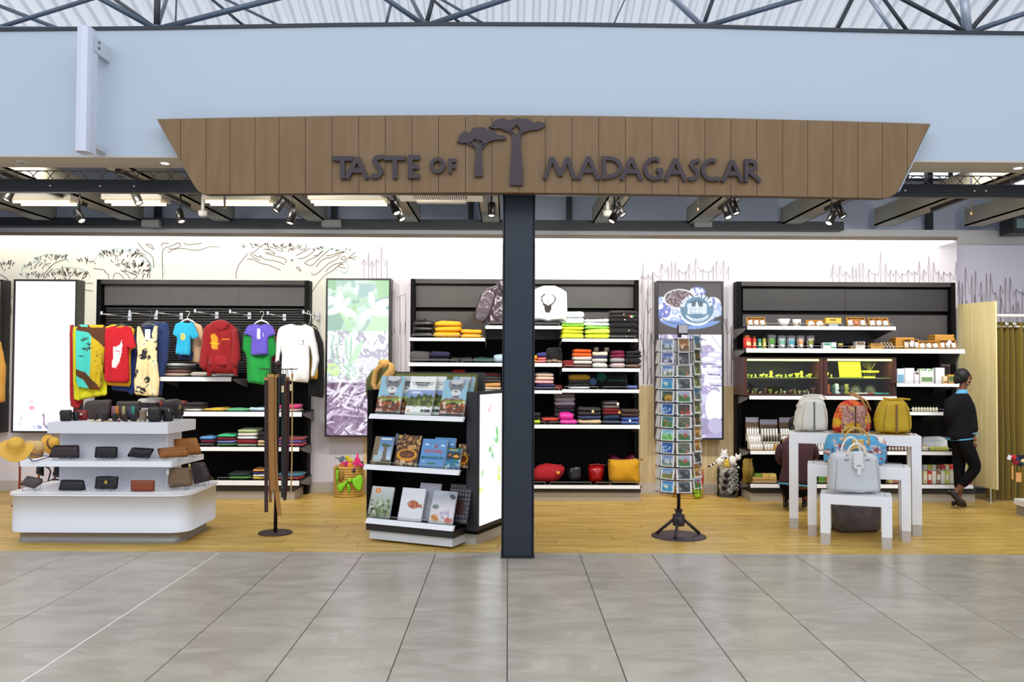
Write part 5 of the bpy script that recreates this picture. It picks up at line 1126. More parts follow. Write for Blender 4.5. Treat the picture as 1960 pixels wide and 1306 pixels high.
# ================================================================== FOLDED GOODS
def soft_thing(name, lab, cat, x0, x1, z0, h, c, Y=10.13, dep=.3, e=.45, wr=.007, seed=0, group=None, layers=1, m=None, sub=None):
    """folded piece between photo columns x0..x1, standing at height z0"""
    a = X_(x0, Y); b = X_(x1, Y); hh = h*Y/F; t = None
    mm = m or mat(c, .88, var=.1, vs=26, sheen=.1)
    mb = MB()
    for k_ in range(layers): mb.soft(a+.003*k_, b-.002*k_, Y, Y+dep, z0+hh*k_/layers, z0+hh*(k_+1)/layers*1.0, 0, e, wr=wr, seed=seed+k_)
    o = mb.build(name, mm); tag(o, lab, cat, group); return o
def pile(x0, x1, z0, L, Y=10.13, dep=.3, cat='clothing', name='folded_garment', group=None):
    z = z0
    for i, q in enumerate(L):
        h, c, lab = q[:3]; dx = rg.uniform(-1, 1)
        nm = q[3] if len(q) > 3 else name
        soft_thing(nm, lab, cat, x0+dx, x1+dx, z, h, c, Y, dep, seed=rg.random()*50, layers=1 if h < 12 else 2, group=group); z += h*Y/F
    return z
BLK1 = (16, 15, 17)
# centre unit, top left shelf
PU = mat((30, 28, 30), .3, bump=.4, bs=30)
for h0, h1, lab in ((0, 12, 'black quilted jacket folded at the bottom left of the top shelf'), (12, 33, 'black quilted jacket folded on another, left of the yellow ones')):
    soft_thing('folded_jacket', lab, 'clothing', 789, 830, z2a+h0*10.13/F, h1-h0, None, seed=h0, m=PU, layers=1 if h0 == 0 else 2)
YJ = mat((244, 176, 24), .6, bump=.2, bs=20)
soft_thing('folded_jacket', 'yellow jacket folded under the taller yellow one', 'clothing', 828, 881, z2a, 12, None, seed=3, m=YJ); soft_thing('folded_jacket', 'puffy yellow jacket on top of a folded yellow one', 'clothing', 830, 882, z2a+12*10.13/F, 21, None, seed=4, m=YJ, layers=2)
soft_thing('folded_jacket', 'low yellow jacket at the right end of the top left shelf', 'clothing', 881, 922, z2a, 17, None, seed=5, m=YJ, layers=2)
for x, y, w_, lab in ((806, 610, 11, 'dark collar of the upper black quilted jacket'), (864, 613, 11, 'dark collar of the puffy yellow jacket'), (908, 632, 9, 'dark collar of the low yellow jacket')):
    o = puff('jacket_collar', smooth_poly(wpts([(x-w_, y+6), (x-w_*.7, y-4), (x, y), (x+w_*.8, y-4), (x+w_, y+6)], 10.25)), .03, TY(10.25), mat((60, 50, 46), .7), None, .02, 1.); tag(o, lab, 'clothing')
# second shelf left
soft_thing('rolled_garment', 'grey rolled knit at the left end of the second shelf', 'clothing', 783, 822, z2b, 22, (84, 80, 80), e=.8, seed=6)
soft_thing('folded_garment', 'black folded knit under the navy one with red edge', 'clothing', 822, 858, z2b, 10, (34, 32, 34), seed=7); soft_thing('folded_garment', 'navy folded knit with red edge on the second shelf', 'clothing', 822, 860, z2b+10*10.13/F, 12, (40, 40, 74), seed=8)
soft_thing('folded_garment', 'flat charcoal knit in the middle of the second shelf', 'clothing', 861, 904, z2b, 11, (40, 38, 38), seed=9); soft_thing('folded_garment', 'dark green knit mound on the second shelf', 'clothing', 904, 946, z2b, 10, (24, 70, 60), e=.9, seed=10)
soft_thing('rolled_garment', 'pale blue rolled scarf close to the column', 'scarf', 944, 975, z2b, 16, (176, 196, 216), e=.9, seed=11)
pile(1021, 1029, z2b, [(14, (250, 150, 10), 'orange folded scarf touching the column on its right side')]); pile(1028, 1046, z2b, [(12, (238, 110, 104), 'coral pink crumpled scarf beside the black hat'), (8, (56, 56, 130), 'blue crumpled scarf on the coral pink one')])
soft_thing('knit_hat', 'round black knitted hat on the second shelf right of the column', 'hat', 1046, 1077, z2b, 30, (20, 18, 20), e=.9, seed=12, Y=10.2)
for x in (1052, 1062, 1072):
    soft_thing('fur_pompom', 'small brown fur pompom under the round black hat', 'pompom', x-5, x+5, z2b, 6, (140, 112, 84), Y=10.08, dep=.08, e=1, seed=x, group='fur pompoms')
# right bay top shelf
WHI = (236, 248, 244); LIME = (226, 240, 30)
pile(1074, 1119, z2d, [(11, LIME, 'lime yellow folded shirt at the bottom left of the bright pile'), (13, (236, 246, 60), 'lime yellow folded shirt second from below in the bright pile'), (5, (150, 220, 60), 'thin lime green folded shirt below the tall white one'), (24, WHI, 'puffy white folded sweatshirt on top of the left bright pile')])
pile(1119, 1169, z2d, [(10, LIME, 'lime yellow folded shirt at the bottom right of the bright pile'), (10, (240, 250, 90), 'pale lime folded shirt second from below on the right side'), (5, (150, 226, 90), 'thin green folded shirt below the flat white one'), (14, WHI, 'flat white folded sweatshirt on the right bright pile')])
pile(1166, 1222, z2d, [(10, BLK1, 'black folded garment at the very bottom of the tall black pile'), (11, (20, 19, 21), 'black folded garment with white dot, second in the black pile'), (11, (16, 15, 16), 'black folded garment in the middle of the black pile'), (9, (22, 20, 22), 'black folded garment just below the topmost dark one'), (14, (44, 40, 36), 'dark folded garment with small red and green print on top of the black pile')], Y=10.1)
for x, y in ((1194, 602), (1196, 612), (1204, 633), (1199, 644)):
    q_ = at(x, y, 10.09); o = MB().ell(q_, (.008, .004, .008), 8).build('security_tag', mat((240, 236, 226), .4)); tag(o, 'tiny white security tag on the black pile, %s from the top' % ORD[[602, 612, 633, 644].index(y)], 'tag', 'white tags on the black pile')
for i, c in enumerate(((200, 40, 40), (230, 230, 220), (30, 150, 60))): o = MB().box(X_(1204+i*3, 10.09), X_(1207+i*3, 10.09), 10.088, 10.095, Z0(607, 10.09), Z0(603, 10.09)).build('cloth_badge', mat(c, .7)); tag(o, ('small red', 'small cream', 'small green')[i]+' patch of the badge on the topmost dark garment', 'badge')
# right bay second shelf
soft_thing('rolled_scarf', 'dark red knitted roll at the left front of the scarf shelf', 'scarf', 1077, 1101, z2e, 15, (120, 12, 18), e=.9, seed=13)
pile(1096, 1133, z2e, [(7, (96, 62, 44), 'brown folded scarf under the two beige ones'), (8, (206, 196, 190), 'lower beige folded scarf below the orange one'), (7, (214, 204, 196), 'upper beige folded scarf below the orange one'), (15, (236, 96, 16), 'bright orange folded knit on the beige scarves')], cat='scarf', name='folded_scarf')
pile(1134, 1164, z2e, [(11, (226, 222, 216), 'cream paper-banded roll at the bottom, right of the orange pile'), (9, (196, 190, 184), 'pale beige folded scarf in the middle pile'), (3, (52, 54, 110), 'thin navy folded scarf in the middle pile'), (9, (226, 212, 188), 'cream patterned roll with dark red end')], cat='scarf', name='folded_scarf')
for x, h in ((1142, 33), (1162, 32)):
    q_ = at(x, 672, 10.25); o = MB().lathe([(.028, 0), (.03, .01), (.03, .045), (.026, .05), (0, .05)], (q_.x, 10.3, z2e+.2), 14).build('paper_tube', mat((226, 214, 180), .6)); tag(o, 'short cream paper tube standing %s behind the cream patterned roll' % ('left' if x < 1150 else 'right'), 'tube')
pile(1169, 1197, z2e, [(11, (196, 170, 172), 'pinkish grey scarf with sparkling thread below the grey fluffy one'), (9, (150, 146, 150), 'grey fluffy folded scarf below the burgundy sequins'), (15, (130, 16, 64), 'burgundy sequined crumpled scarf on the scarf shelf')], cat='scarf', name='folded_scarf')
pile(1200, 1228, z2e, [(9, (110, 74, 58), 'brown rolled scarf at the right end of the scarf shelf'), (11, (14, 12, 14), 'black rolled scarf on the brown one'), (14, (12, 10, 12), 'large black knitted roll topmost at the right end')], cat='scarf', name='rolled_scarf', Y=10.08)
soft_thing('knit_hat', 'dark knit lying at the far right behind the burgundy sequins', 'hat', 1184, 1204, z2e, 26, (22, 18, 24), Y=10.25, seed=14)
# third row
pile(1025, 1062, z2f, [(6, (38, 40, 84), 'lowest navy folded jumper right of the column'), (6, (44, 46, 92), 'upper navy folded jumper below the pink one'), (7, (238, 168, 172), 'rose pink folded jumper right of the column'), (14, (236, 206, 186), 'cream pink folded jumper topmost right of the column')])
pile(1062, 1077, z2f, [(9, (96, 10, 20), 'small dark red knit between pink pile and mustard knit')])
pile(1089, 1130, z2g, [(5, (196, 206, 220), 'silver grey flat cloth below the black folded shirt'), (12, (20, 20, 24), 'black folded shirt below the mustard knit'), (11, (190, 140, 26), 'mustard folded knit on the black shirt')])
t = thing('folded_t_shirt', 'black folded t-shirt standing up with green and blue swirl prints', 'clothing', at(1168, 745, 10.2)); 
puff('fabric', wpts([(1128, 745), (1128, 717), (1150, 713), (1200, 716), (1204, 745)], 10.2), .04, TY(10.25), cloth_mat((18, 18, 20)), t, .03, .4, .004)
for (cx_, cy_, r_, c_) in ((1135, 731, 6.5, (96, 130, 180)), (1152, 722, 8, (30, 120, 90))):
    q_ = at(cx_, cy_, 10.18); mb = MB()
    for rr in (1, .62, .28): ribbon(mb, [(q_.x+r_*rr*10.2/F*math.cos(g), q_.z+r_*rr*10.2/F*math.sin(g)*.9) for g in np.linspace(0, 2*PI, 15)[:-1]], .009, 10.197, 10.203, closed=True)
    mb.build('swirl_print', mat(c_, .8), t)
for i in range(9): MB().box(X_(1163+i*4.2, 10.2), X_(1165.6+i*4.2, 10.2), 10.197, 10.203, Z0(730, 10.2), Z0(726, 10.2)+.004*(i % 2)).build('print_stroke', mat((50, 90, 80), .8), t)
pile(1203, 1223, z2g, [(8, (70, 90, 160), 'blue pouch with beige clasp at the right end of the third row')], cat='pouch', name='pouch')
pile(783, 800, z2f, [(10, (26, 22, 24), 'black knit at the left end of the third row behind the book stand')])
pile(866, 890, z2f, [(14, (90, 20, 30), 'dark red knit pile behind the book stand'), (18, (50, 40, 44), 'charcoal knit behind the book stand'), (6, (196, 10, 10), 'bright red knit just above the book stand')], Y=10.2)
pile(926, 959, z2f, [(5, (224, 196, 160), 'pale beige folded cloth between book stand and column'), (9, (206, 152, 80), 'tan folded knit between book stand and column'), (12, (70, 62, 64), 'grey folded knit on the tan one beside the column'), (6, (90, 22, 34), 'burgundy folded knit topmost between book stand and column')])
# fourth row
pile(1021, 1036, z2h, [(8, (206, 236, 40), 'lime folded piece on the lowest but one shelf at the column'), (13, (22, 18, 22), 'black folded knit on the lime piece at the column')], Y=10.1)
pile(1037, 1070, z2h, [(5, (40, 16, 16), 'dark thin folded cloth under the bright red one'), (6, (206, 60, 40), 'bright red thin folded cloth left of the magenta jacket')])
pile(1062, 1102, z2h, [(22, (60, 64, 52), 'dark olive folded knit under the grey ones'), (12, (86, 82, 92), 'dark grey folded knit below the fluffy pale one'), (16, (192, 184, 194), 'fluffy pale grey folded knit, lower of the two'), (8, (150, 140, 146), 'fluffy grey folded knit on top of the tall grey pile')], Y=10.25)
MG = mat((226, 40, 160), .5, bump=.2, bs=18)
soft_thing('folded_jacket', 'magenta folded jacket, lower one in front of the grey pile', 'clothing', 1072, 1106, z2h, 9, None, Y=10.08, dep=.15, m=MG, seed=21); soft_thing('folded_jacket', 'magenta folded jacket, upper one in front of the grey pile', 'clothing', 1071, 1098, z2h+9*10.1/F, 13, None, Y=10.08, dep=.15, m=MG, seed=22)
pile(1108, 1152, z2h, [(9, (226, 196, 150), 'tan folded scarf below the navy one'), (8, (48, 56, 96), 'navy folded scarf below the charcoal roll'), (15, (50, 48, 50), 'charcoal rolled knit with cream clip')], cat='scarf', name='folded_scarf')
pile(1155, 1188, z2h, [(18, (24, 50, 80), 'teal blue roll at the bottom of the roll stack'), (12, (116, 14, 30), 'crimson roll with cream end in the middle of the roll stack'), (14, (110, 96, 98), 'taupe roll with cream dot on top of the roll stack')], cat='scarf', name='rolled_scarf')
pile(1190, 1226, z2h, [(15, (58, 84, 158), 'blue folded knit at the right end of the fourth row'), (14, (66, 44, 32), 'brown crumpled scarf on the blue folded knit')], cat='scarf', name='folded_scarf', Y=10.08)
for (x, y, c_, lab) in ((1135, 788, (240, 220, 150), 'cream clip on the charcoal rolled knit'), (1183, 774, (250, 246, 236), 'cream dot tag on the taupe roll'), (1186, 790, (240, 170, 100), 'tan tag on the crimson roll'), (1206, 806, (200, 236, 240), 'pale round tag on the blue folded knit')):
    q_ = at(x, y, 10.04); o = MB().box(q_.x-.013, q_.x+.013, 10.05, 10.06, q_.z-.016, q_.z+.016, 0, .003).build('cloth_tag', mat(c_, .4)); tag(o, lab, 'tag')
# bottom shelf
def bag_puff(name, lab, cat, L, Y, thick, m, R=.06, back=1., parts=None, sm=2, paint=None, wr=.01, res=.02):
    W = smooth_poly(wpts(L, Y), sm); zs = [p[1] for p in W]; xs = [p[0] for p in W]
    t = thing(name, lab, cat, (sum(xs)/len(xs), Y+thick, min(zs)))
    puff('body', W, thick, TY(Y+thick), m, t, res, back, wr, 10, rg.random()*9, paint, R=R); return t
RK = mat((170, 14, 30), .8, bump=.6, bs=90, var=.2, vs=40)
t = bag_puff('crochet_bag', 'large red crochet bag beside the foot of the column', 'bag', [(1019, 927), (1019, 905), (1030, 892), (1052, 890), (1082, 893), (1082, 908), (1070, 922), (1060, 927)], 10.12, .11, RK, .09)
MB().box(X_(1066, 10.1), X_(1072, 10.1), 10.1, 10.106, Z0(907, 10.1), Z0(902, 10.1)).build('tan_label', mat((236, 170, 60), .5), t)
MB().tube([at(1030, 893, 10.2), at(1045, 889, 10.2), at(1062, 891, 10.2), at(1076, 892, 10.2)], .012, 8).build('rim', RK, t)
t = bag_puff('shiny_bag', 'shiny black lacquered bag between the two red bags', 'bag', [(1086, 927), (1084, 905), (1088, 893), (1100, 890), (1114, 891), (1117, 905), (1115, 927)], 10.15, .08, mat((12, 12, 14), .12), .06, wr=.03)
t = bag_puff('lacquer_pot', 'glossy red cylinder bag left of the yellow cushion', 'bag', [(1129, 928), (1127, 905), (1128, 892), (1158, 892), (1158, 905), (1154, 928)], 10.13, .09, mat((160, 12, 18), .2, bump=.3, bs=40), .12, sm=1)
MB().tube([at(1128, 891, 10.15), at(1143, 889, 10.2), at(1159, 891, 10.15)], .008, 8).build('rim', mat((120, 8, 14), .3), t)
t = bag_puff('bow_cushion', 'dark pink glossy wrapped cushion behind the yellow one', 'cushion', [(1168, 928), (1166, 868), (1180, 874), (1192, 880), (1204, 874), (1215, 870), (1218, 885), (1218, 928)], 10.36, .06, mat((110, 24, 60), .3, bump=.2), .06, sm=1)
t = bag_puff('cushion', 'mustard yellow square cushion with tassels standing on the bottom shelf', 'cushion', [(1168, 928), (1166, 905), (1165, 881), (1182, 882), (1200, 882), (1228, 879), (1225, 905), (1229, 930), (1200, 928)], 10.06, .1, mat((206, 150, 20), .85, bump=.3, bs=120, var=.06, vs=30), .14, sm=1, wr=.02)
for x, y in ((1166, 882), (1168, 929), (1228, 880), (1227, 932)): MB().ell(at(x, y, 10.1), (.014, .012, .018), 8).build('tassel', mat((150, 104, 20), .9), t)
# hanging jacket and sweatshirt on the small centre shelf
JL = [(908, 612), (912, 590), (922, 562), (935, 551), (950, 546), (955, 538), (962, 536), (985, 540), (1000, 560), (1000, 622), (936, 622), (934, 604), (926, 618)]
t = garment('jacket', 'shiny silver grey jacket propped up left of the column top', JL, 10.12, (60, 60, 60), .035, .045, 24, seed=31, parts=(('sleeve', [(907, 613), (911, 590), (921, 562), (935, 550), (950, 562), (944, 586), (935, 608), (926, 620)], (60, 60, 60), -.045), ('collar', [(953, 541), (958, 535), (985, 538), (972, 556), (960, 562)], (60, 60, 60), -.06)))
for ch in bpy.data.objects:
    if ch.parent == t: ch.data.materials[0] = mat((112, 100, 108), .26, .55, bump=1., bs=22, var=.5, vs=12)
SL = [(1012, 560), (1030, 551), (1040, 547), (1062, 547), (1075, 553), (1085, 560), (1086, 600), (1084, 618), (1074, 612), (1050, 616), (1035, 613), (1015, 616)]
W_ = smooth_poly(wpts(SL, 10.12), 1, .1); x0_ = min(p[0] for p in W_); x1_ = max(p[0] for p in W_); z0_ = min(p[1] for p in W_); z1_ = max(p[1] for p in W_)
im = Img(80, 76, (240, 246, 250)); N = lambda L: [((at(x, y, 10.12).x-x0_)/(x1_-x0_), 1-(at(x, y, 10.12).z-z0_)/(z1_-z0_)) for x, y in L]
im.poly(N([(1038, 583), (1044, 583), (1049, 585), (1056, 582), (1056, 586), (1053, 598), (1048, 600), (1043, 598), (1041, 588)]), (56, 52, 50)); im.line(N([(1042, 584), (1037, 577), (1036, 570), (1042, 564)]), .034, (60, 56, 54)); im.line(N([(1055, 584), (1061, 578), (1062, 570), (1057, 565)]), .034, (60, 56, 54)); im.line(N([(1049, 575), (1049, 580)]), .012, (110, 106, 104))
t = garment('sweatshirt', 'white sweatshirt with black zebu head print right of the column top', SL, 10.12, None, .05, .02, seed=32, paint=im)
soft_thing('folded_garment', 'dark folded shirt under the white zebu sweatshirt', 'clothing', 1021, 1074, z2c, 9, (34, 34, 36), Y=10.16, seed=33)
# clothes unit shelves
PK = mat((196, 190, 186), .15, var=.4, vs=30, bump=.3)
def packs(x0, x1, z, L, **k): return pile(x0, x1, z, L, cat='packet', name='packed_shirt', **k)
packs(308, 360, z_a, [(7, (190, 160, 144), 'clear-wrapped brown shirt at the left end of the small shelf'), (7, (110, 70, 60), 'dark brown packed shirt on the small shelf'), (6, (70, 70, 70), 'black and silver packed shirt higher in the small shelf pile'), (6, (206, 206, 204), 'silver wrapped shirt topmost on the small shelf')])
packs(362, 396, z_a, [(9, (206, 190, 176), 'pale wrapped shirt in the middle of the small shelf')]); packs(402, 442, z_a, [(6, (222, 220, 214), 'white wrapped shirt at the right end of the small shelf under the hoodie')])
packs(262, 300, z_b, [(6, (180, 180, 190), 'grey wrapped shirt behind the counter-top bags'), (8, (60, 50, 60), 'dark wrapped shirt behind the counter-top bags'), (10, (236, 238, 240), 'glossy white wrapped shirt on the pile behind the counter')])
packs(303, 348, z_b, [(9, (160, 120, 130), 'mauve wrapped shirt behind the round black bag'), (10, (206, 76, 50), 'orange red wrapped shirt behind the round black bag')])
packs(352, 386, z_b, [(4, (220, 216, 206), 'flat white wrapped shirt beside the round black bag'), (12, (50, 40, 40), 'black wrapped shirt with orange corner beside the round black bag')])
packs(388, 430, z_b, [(6, (236, 186, 30), 'flat yellow wrapped shirt on the upper long shelf')]); packs(432, 474, z_b, [(5, (80, 196, 130), 'flat green wrapped shirt on the upper long shelf')]); packs(476, 514, z_b, [(7, (196, 220, 236), 'flat pale blue wrapped shirt on the upper long shelf')])
packs(532, 572, z_b, [(5, (220, 190, 180), 'pale wrapped shirt at the right end of the upper long shelf'), (8, (226, 60, 120), 'pink wrapped shirt at the right end of the upper long shelf')])
packs(383, 410, z_c, [(5, (30, 26, 30), 'dark packed shirt at the bottom of the first pile, middle shelf'), (7, (110, 16, 40), 'dark red packed shirt in the first pile, middle shelf'), (6, (90, 150, 206), 'light blue packed shirt on the first pile, middle shelf')])
packs(416, 452, z_c, [(5, (30, 120, 50), 'green packed shirt at the bottom of the second pile, middle shelf'), (6, (120, 120, 190), 'blue-white packed shirt in the second pile, middle shelf'), (6, (120, 14, 40), 'dark red packed shirt in the second pile, middle shelf'), (6, (60, 190, 130), 'mint green packed shirt topmost of the second pile, middle shelf')])
packs(454, 493, z_c, [(4, (160, 190, 140), 'pale green packed shirt at the bottom of the third pile'), (9, (130, 14, 34), 'thick dark red packed shirt in the third pile'), (6, (226, 224, 236), 'white packed shirt above the thick dark red one'), (7, (226, 220, 206), 'cream packed shirt below the green topmost one'), (7, (196, 216, 150), 'pale green packed shirt topmost of the third pile')])
packs(494, 512, z_c, [(12, (226, 190, 140), 'tan packed piece behind the belts, middle shelf'), (15, (26, 26, 30), 'black packed piece on the tan one, middle shelf')])
packs(532, 580, z_c, [(6, (196, 60, 80), 'red and white packed shirt at the right end, middle shelf'), (5, (90, 84, 150), 'violet packed shirt at the right end, middle shelf'), (6, (150, 60, 60), 'topmost packed shirt at the right end, middle shelf')])
packs(438, 478, z_d, [(6, (60, 140, 40), 'green packed shirt alone on the lowest shelf'), (5, (30, 44, 34), 'dark green packed shirt alone on the green one, lowest shelf')]); packs(484, 510, z_d, [(5, (236, 200, 60), 'yellow packed shirt lowest in the small pile, lowest shelf'), (5, (236, 230, 220), 'white packed shirt in the small pile, lowest shelf'), (5, (60, 40, 110), 'violet packed shirt in the small pile, lowest shelf'), (4, (226, 160, 60), 'orange packed shirt topmost in the small pile, lowest shelf')])
packs(532, 578, z_d, [(5, (196, 30, 50), 'red packed shirt at the right end of the lowest shelf'), (6, (60, 110, 130), 'teal packed shirt on the red one, lowest shelf')])
# mannequin bust with scarf behind the book stand
t = thing('mannequin_bust', 'olive jumper on a bust wearing a mustard scarf behind the book stand', 'mannequin', at(735, 800, 9.0))
q_ = at(735, 745, 9.0); MB().lathe([(.12, -.40), (.15, -.2), (.19, -.02), (.185, .10), (.13, .19), (.06, .24), (.0, .25)], q_, 20, ry=.6).build('jumper', cloth_mat((82, 84, 40)), t)
MB().lathe([(.055, .2), (.05, .3), (.0, .31)], q_, 14).build('neck', mat((226, 170, 90), .6), t)
SCF = mat((204, 160, 90), .85, bump=.2, bs=40)
MB().tube([q_+Vector(v) for v in ((-.03, -.10, .245), (-.075, -.09, .18), (-.09, -.13, .05), (-.06, -.15, -.02), (0, -.14, .05), (.04, -.13, .12), (.09, -.09, .19), (.08, -.02, .25), (.02, .03, .27), (-.05, 0, .26))], [.035, .045, .05, .045, .045, .05, .045, .04, .04, .04], 10, flat=.6).build('scarf', SCF, t)
MB().lathe([(.16, 0), (.16, .012), (.02, .02), (.02, q_.z-.38), (0, q_.z-.38)], (q_.x, q_.y, 0), 20).build('stand', BM, t)
q_ = at(-8, 720, 9.6); t = thing('hanging_garment', 'ochre knitted garment sleeve at the left frame edge', 'clothing', q_); puff('fabric', wpts([(-30, 640), (2, 655), (11, 700), (9, 770), (-30, 775)], 9.6), .06, TY(9.6), cloth_mat((206, 150, 60)), t, .03, 1., .02)
MB().tube([(X_(-20, 9.65), 9.66, 0), (X_(-20, 9.65), 9.66, Z0(650, 9.6))], .012, 8).build('stand_pole', BM, t)
# ---- straw hats on wooden pegs
def hat(lab, px, py, Y, s, c, band, tiltx, tilty, crown, brim, pole, floppy=0):
    p = at(px, py, Y); t = thing('straw_hat', lab, 'hat', p); T = TR(p, 0, tiltx, tilty)
    mb = MB(T); N = 28; vs = []; fs = []; pr = [(crown*.05, .11*s), (crown*.6, .105*s), (crown*.92, .07*s), (crown, .0), (crown*1.3, -.005), (brim*.8, -.012), (brim, -.02)]
    for i, (r, z) in enumerate(pr):
        for k_ in range(N):
            g = 2*PI*k_/N; w_ = floppy*math.sin(2*g+.8)*(max(0, i-3)/3)+floppy*.5*math.sin(3*g)*(max(0, i-3)/3); vs.append((r*math.cos(g), r*math.sin(g), z+w_))
    for i in range(len(pr)-1):
        for k_ in range(N): k2 = (k_+1) % N; fs.append((i*N+k_, (i+1)*N+k_, (i+1)*N+k2, i*N+k2))
    fs.append(tuple(range(N))); mb.add(vs, fs, 0, True); mb.add([(x, y, z-.004) for x, y, z in vs], [f[::-1] for f in fs], 0, True)
    mb.build('straw', mat(c, .85, var=.12, vs=60, bump=.4, bs=160), t)
    if band: MB(T).lathe([(crown*1.0, .0), (crown*1.03, .005), (crown*1.0, .035), (crown*.97, .035)], n=24).build('band', mat(band, .7), t)
    if pole:
        pt = thing('hat_stand', pole, 'stand', (p.x+.02, Y+.05, 0)); MB().tube([(p.x+.02, Y+.05, 0), (p.x+.03, Y+.04, p.z-.02)], .012, 8).build('stick', mat((150, 62, 30), .5), pt); MB().lathe([(.08, 0), (.08, .01), (0, .012)], (p.x+.02, Y+.05, 0), 20).build('foot', mat((150, 62, 30), .5), pt)
hat('large floppy yellow straw hat at the far left', 30, 858, 9.55, 1.1, (214, 172, 76), None, .55, .35, .095, .172, 'thin red-brown wooden stick holding the floppy yellow hat', .03)
hat('beige straw fedora tilted sideways beside the floppy hat', 67, 860, 9.85, .95, (206, 176, 124), (226, 160, 100), .3, 1.0, .08, .125, 'dark stick holding the beige fedora behind the counter')
hat('small yellow straw hat half hidden behind the white counter', 98, 850, 10.15, .9, (214, 168, 70), (110, 80, 50), .3, 1.2, .07, .12, 'thin dark stick holding the small yellow hat behind the counter')
# ================================================================== BOOKS
TBi = TB.inverted()
def loc_at(px, py, yl):
    d = TBi.to_3x3() @ ray(px, py); o = TBi @ Vector((0, 0, H)); t = (yl-o.y)/d.y; return o+d*t
def cover(kind):
    im = Img(44, 58, (200, 210, 220))
    if kind == 'port':
        im.a[:] = (150, 196, 214); im.ell(.55, .12, .36, .22, (150, 152, 156)).ell(.55, .2, .26, .22, (120, 122, 126)).ell(.55, .05, .26, .09, (206, 208, 210)).ell(.44, .16, .06, .02, (60, 60, 64)).ell(.66, .16, .06, .02, (60, 60, 64)).ell(.55, .36, .2, .09, (226, 226, 226)).ell(.55, .33, .08, .02, (110, 90, 90)).grad(.56, .68, (170, 190, 100), (120, 150, 60)).rect(0, .68, 1, 1, (110, 60, 40))
        im.speck(.02, .62, .98, .94, [(190, 80, 40), (226, 200, 170), (120, 60, 40), (214, 120, 60), (240, 230, 220), (60, 50, 40)], 60, .05, rg); im.rect(0, .95, 1, 1, (50, 44, 44))
    if kind == 'land':
        im.a[:] = (244, 244, 240); im.rect(0, .36, 1, .78, (140, 160, 210)); im.ell(.3, .42, .2, .03, (226, 230, 244)).poly([(0, .6), (.15, .5), (.3, .56), (.42, .46), (.55, .52), (.65, .44), (.8, .5), (.9, .47), (1, .56), (1, .78), (0, .78)], (70, 84, 40)); im.speck(0, .58, 1, .77, [(110, 130, 60), (60, 74, 34), (146, 150, 80), (96, 100, 60)], 50, .05, rg)
        for v, a_, b_ in ((.16, .1, .95), (.22, .15, .9)): im.line([(a_, v), (b_, v)], .028, (120, 120, 126))
        im.line([(.3, .28), (.75, .28)], .014, (150, 150, 150)); im.ell(.12, .9, .05, .025, (230, 130, 40)).rect(.6, .86, .7, .93, (60, 80, 50)).rect(.73, .86, .95, .93, (50, 60, 50))
    if kind == 'tree':
        im.grad(0, .75, (60, 110, 170), (196, 216, 232)); im.rect(0, 0, .3, 1, (128, 110, 84)); im.poly([(.56, .35), (.74, .35), (.78, .85), (.55, .85)], (120, 104, 90)); im.ell(.68, .32, .26, .05, (70, 90, 50)).ell(.55, .28, .12, .04, (80, 96, 60)).rect(.3, .83, 1, 1, (90, 84, 50)); im.rect(.36, .06, .94, .12, (240, 240, 244)); im.rect(.1, .68, .5, .9, (176, 190, 196))
    if kind == 'food':
        im.a[:] = (74, 44, 26); im.speck(0, 0, 1, .5, [(150, 100, 50), (110, 60, 30), (196, 150, 90), (60, 34, 20), (214, 170, 80)], 60, .07, rg); im.ell(.5, .64, .44, .2, (226, 150, 20)).ell(.5, .62, .33, .13, (86, 42, 20)); im.speck(.28, .56, .72, .7, [(120, 60, 30), (60, 28, 14), (150, 84, 44)], 20, .05, rg); im.speck(0, .84, 1, 1, [(214, 190, 150), (150, 110, 70), (170, 60, 30)], 26, .06, rg)
    if kind == 'blue':
        im.a[:] = (96, 150, 206); im.ell(.2, .2, .08, .03, (240, 246, 250)).ell(.85, .22, .08, .03, (240, 246, 250)).speck(.1, .1, .9, .9, [(240, 246, 250), (236, 210, 60), (230, 90, 40)], 16, .018, rg); im.ell(.5, .86, .2, .03, (60, 120, 90))
    if kind == 'small':
        im.a[:] = (40, 110, 160); im.rect(0, 0, 1, .12, (30, 90, 70)); im.rect(.1, .2, .4, .55, (30, 24, 24)); im.ell(.25, .34, .1, .08, (176, 110, 80)); im.rect(.45, .2, 1, .55, (50, 40, 20)).ell(.7, .4, .2, .07, (240, 170, 50)); im.speck(0, .58, 1, 1, [(230, 236, 226), (50, 140, 80), (30, 90, 150), (120, 180, 200)], 40, .06, rg)
    if kind == 'plants':
        im.grad(0, 1, (206, 210, 210), (130, 140, 120)); im.ell(.3, .13, .13, .08, (226, 120, 60)).ell(.3, .13, .06, .04, (240, 190, 120)); im.speck(.05, .45, .95, .95, [(70, 84, 50), (130, 150, 90), (200, 206, 190), (60, 60, 56), (100, 120, 70)], 60, .06, rg)
        for a_ in range(9): im.line([(.4, .62), (.4+.3*math.cos(a_*.7), .62+.2*math.sin(a_*.7))], .02, (196, 206, 170))
    if kind == 'fish':
        im.a[:] = (226, 226, 232); im.poly([(.3, .48), (.42, .40), (.58, .36), (.74, .42), (.84, .5), (.96, .44), (.92, .52), (.97, .6), (.84, .56), (.72, .6), (.55, .63), (.4, .58)], (176, 92, 60)); im.ell(.42, .49, .03, .02, (250, 240, 230)); im.line([(.6, .38), (.66, .6)], .04, (206, 140, 100)); im.speck(0, 0, 1, .35, [(206, 200, 210)], 8, .015, rg)
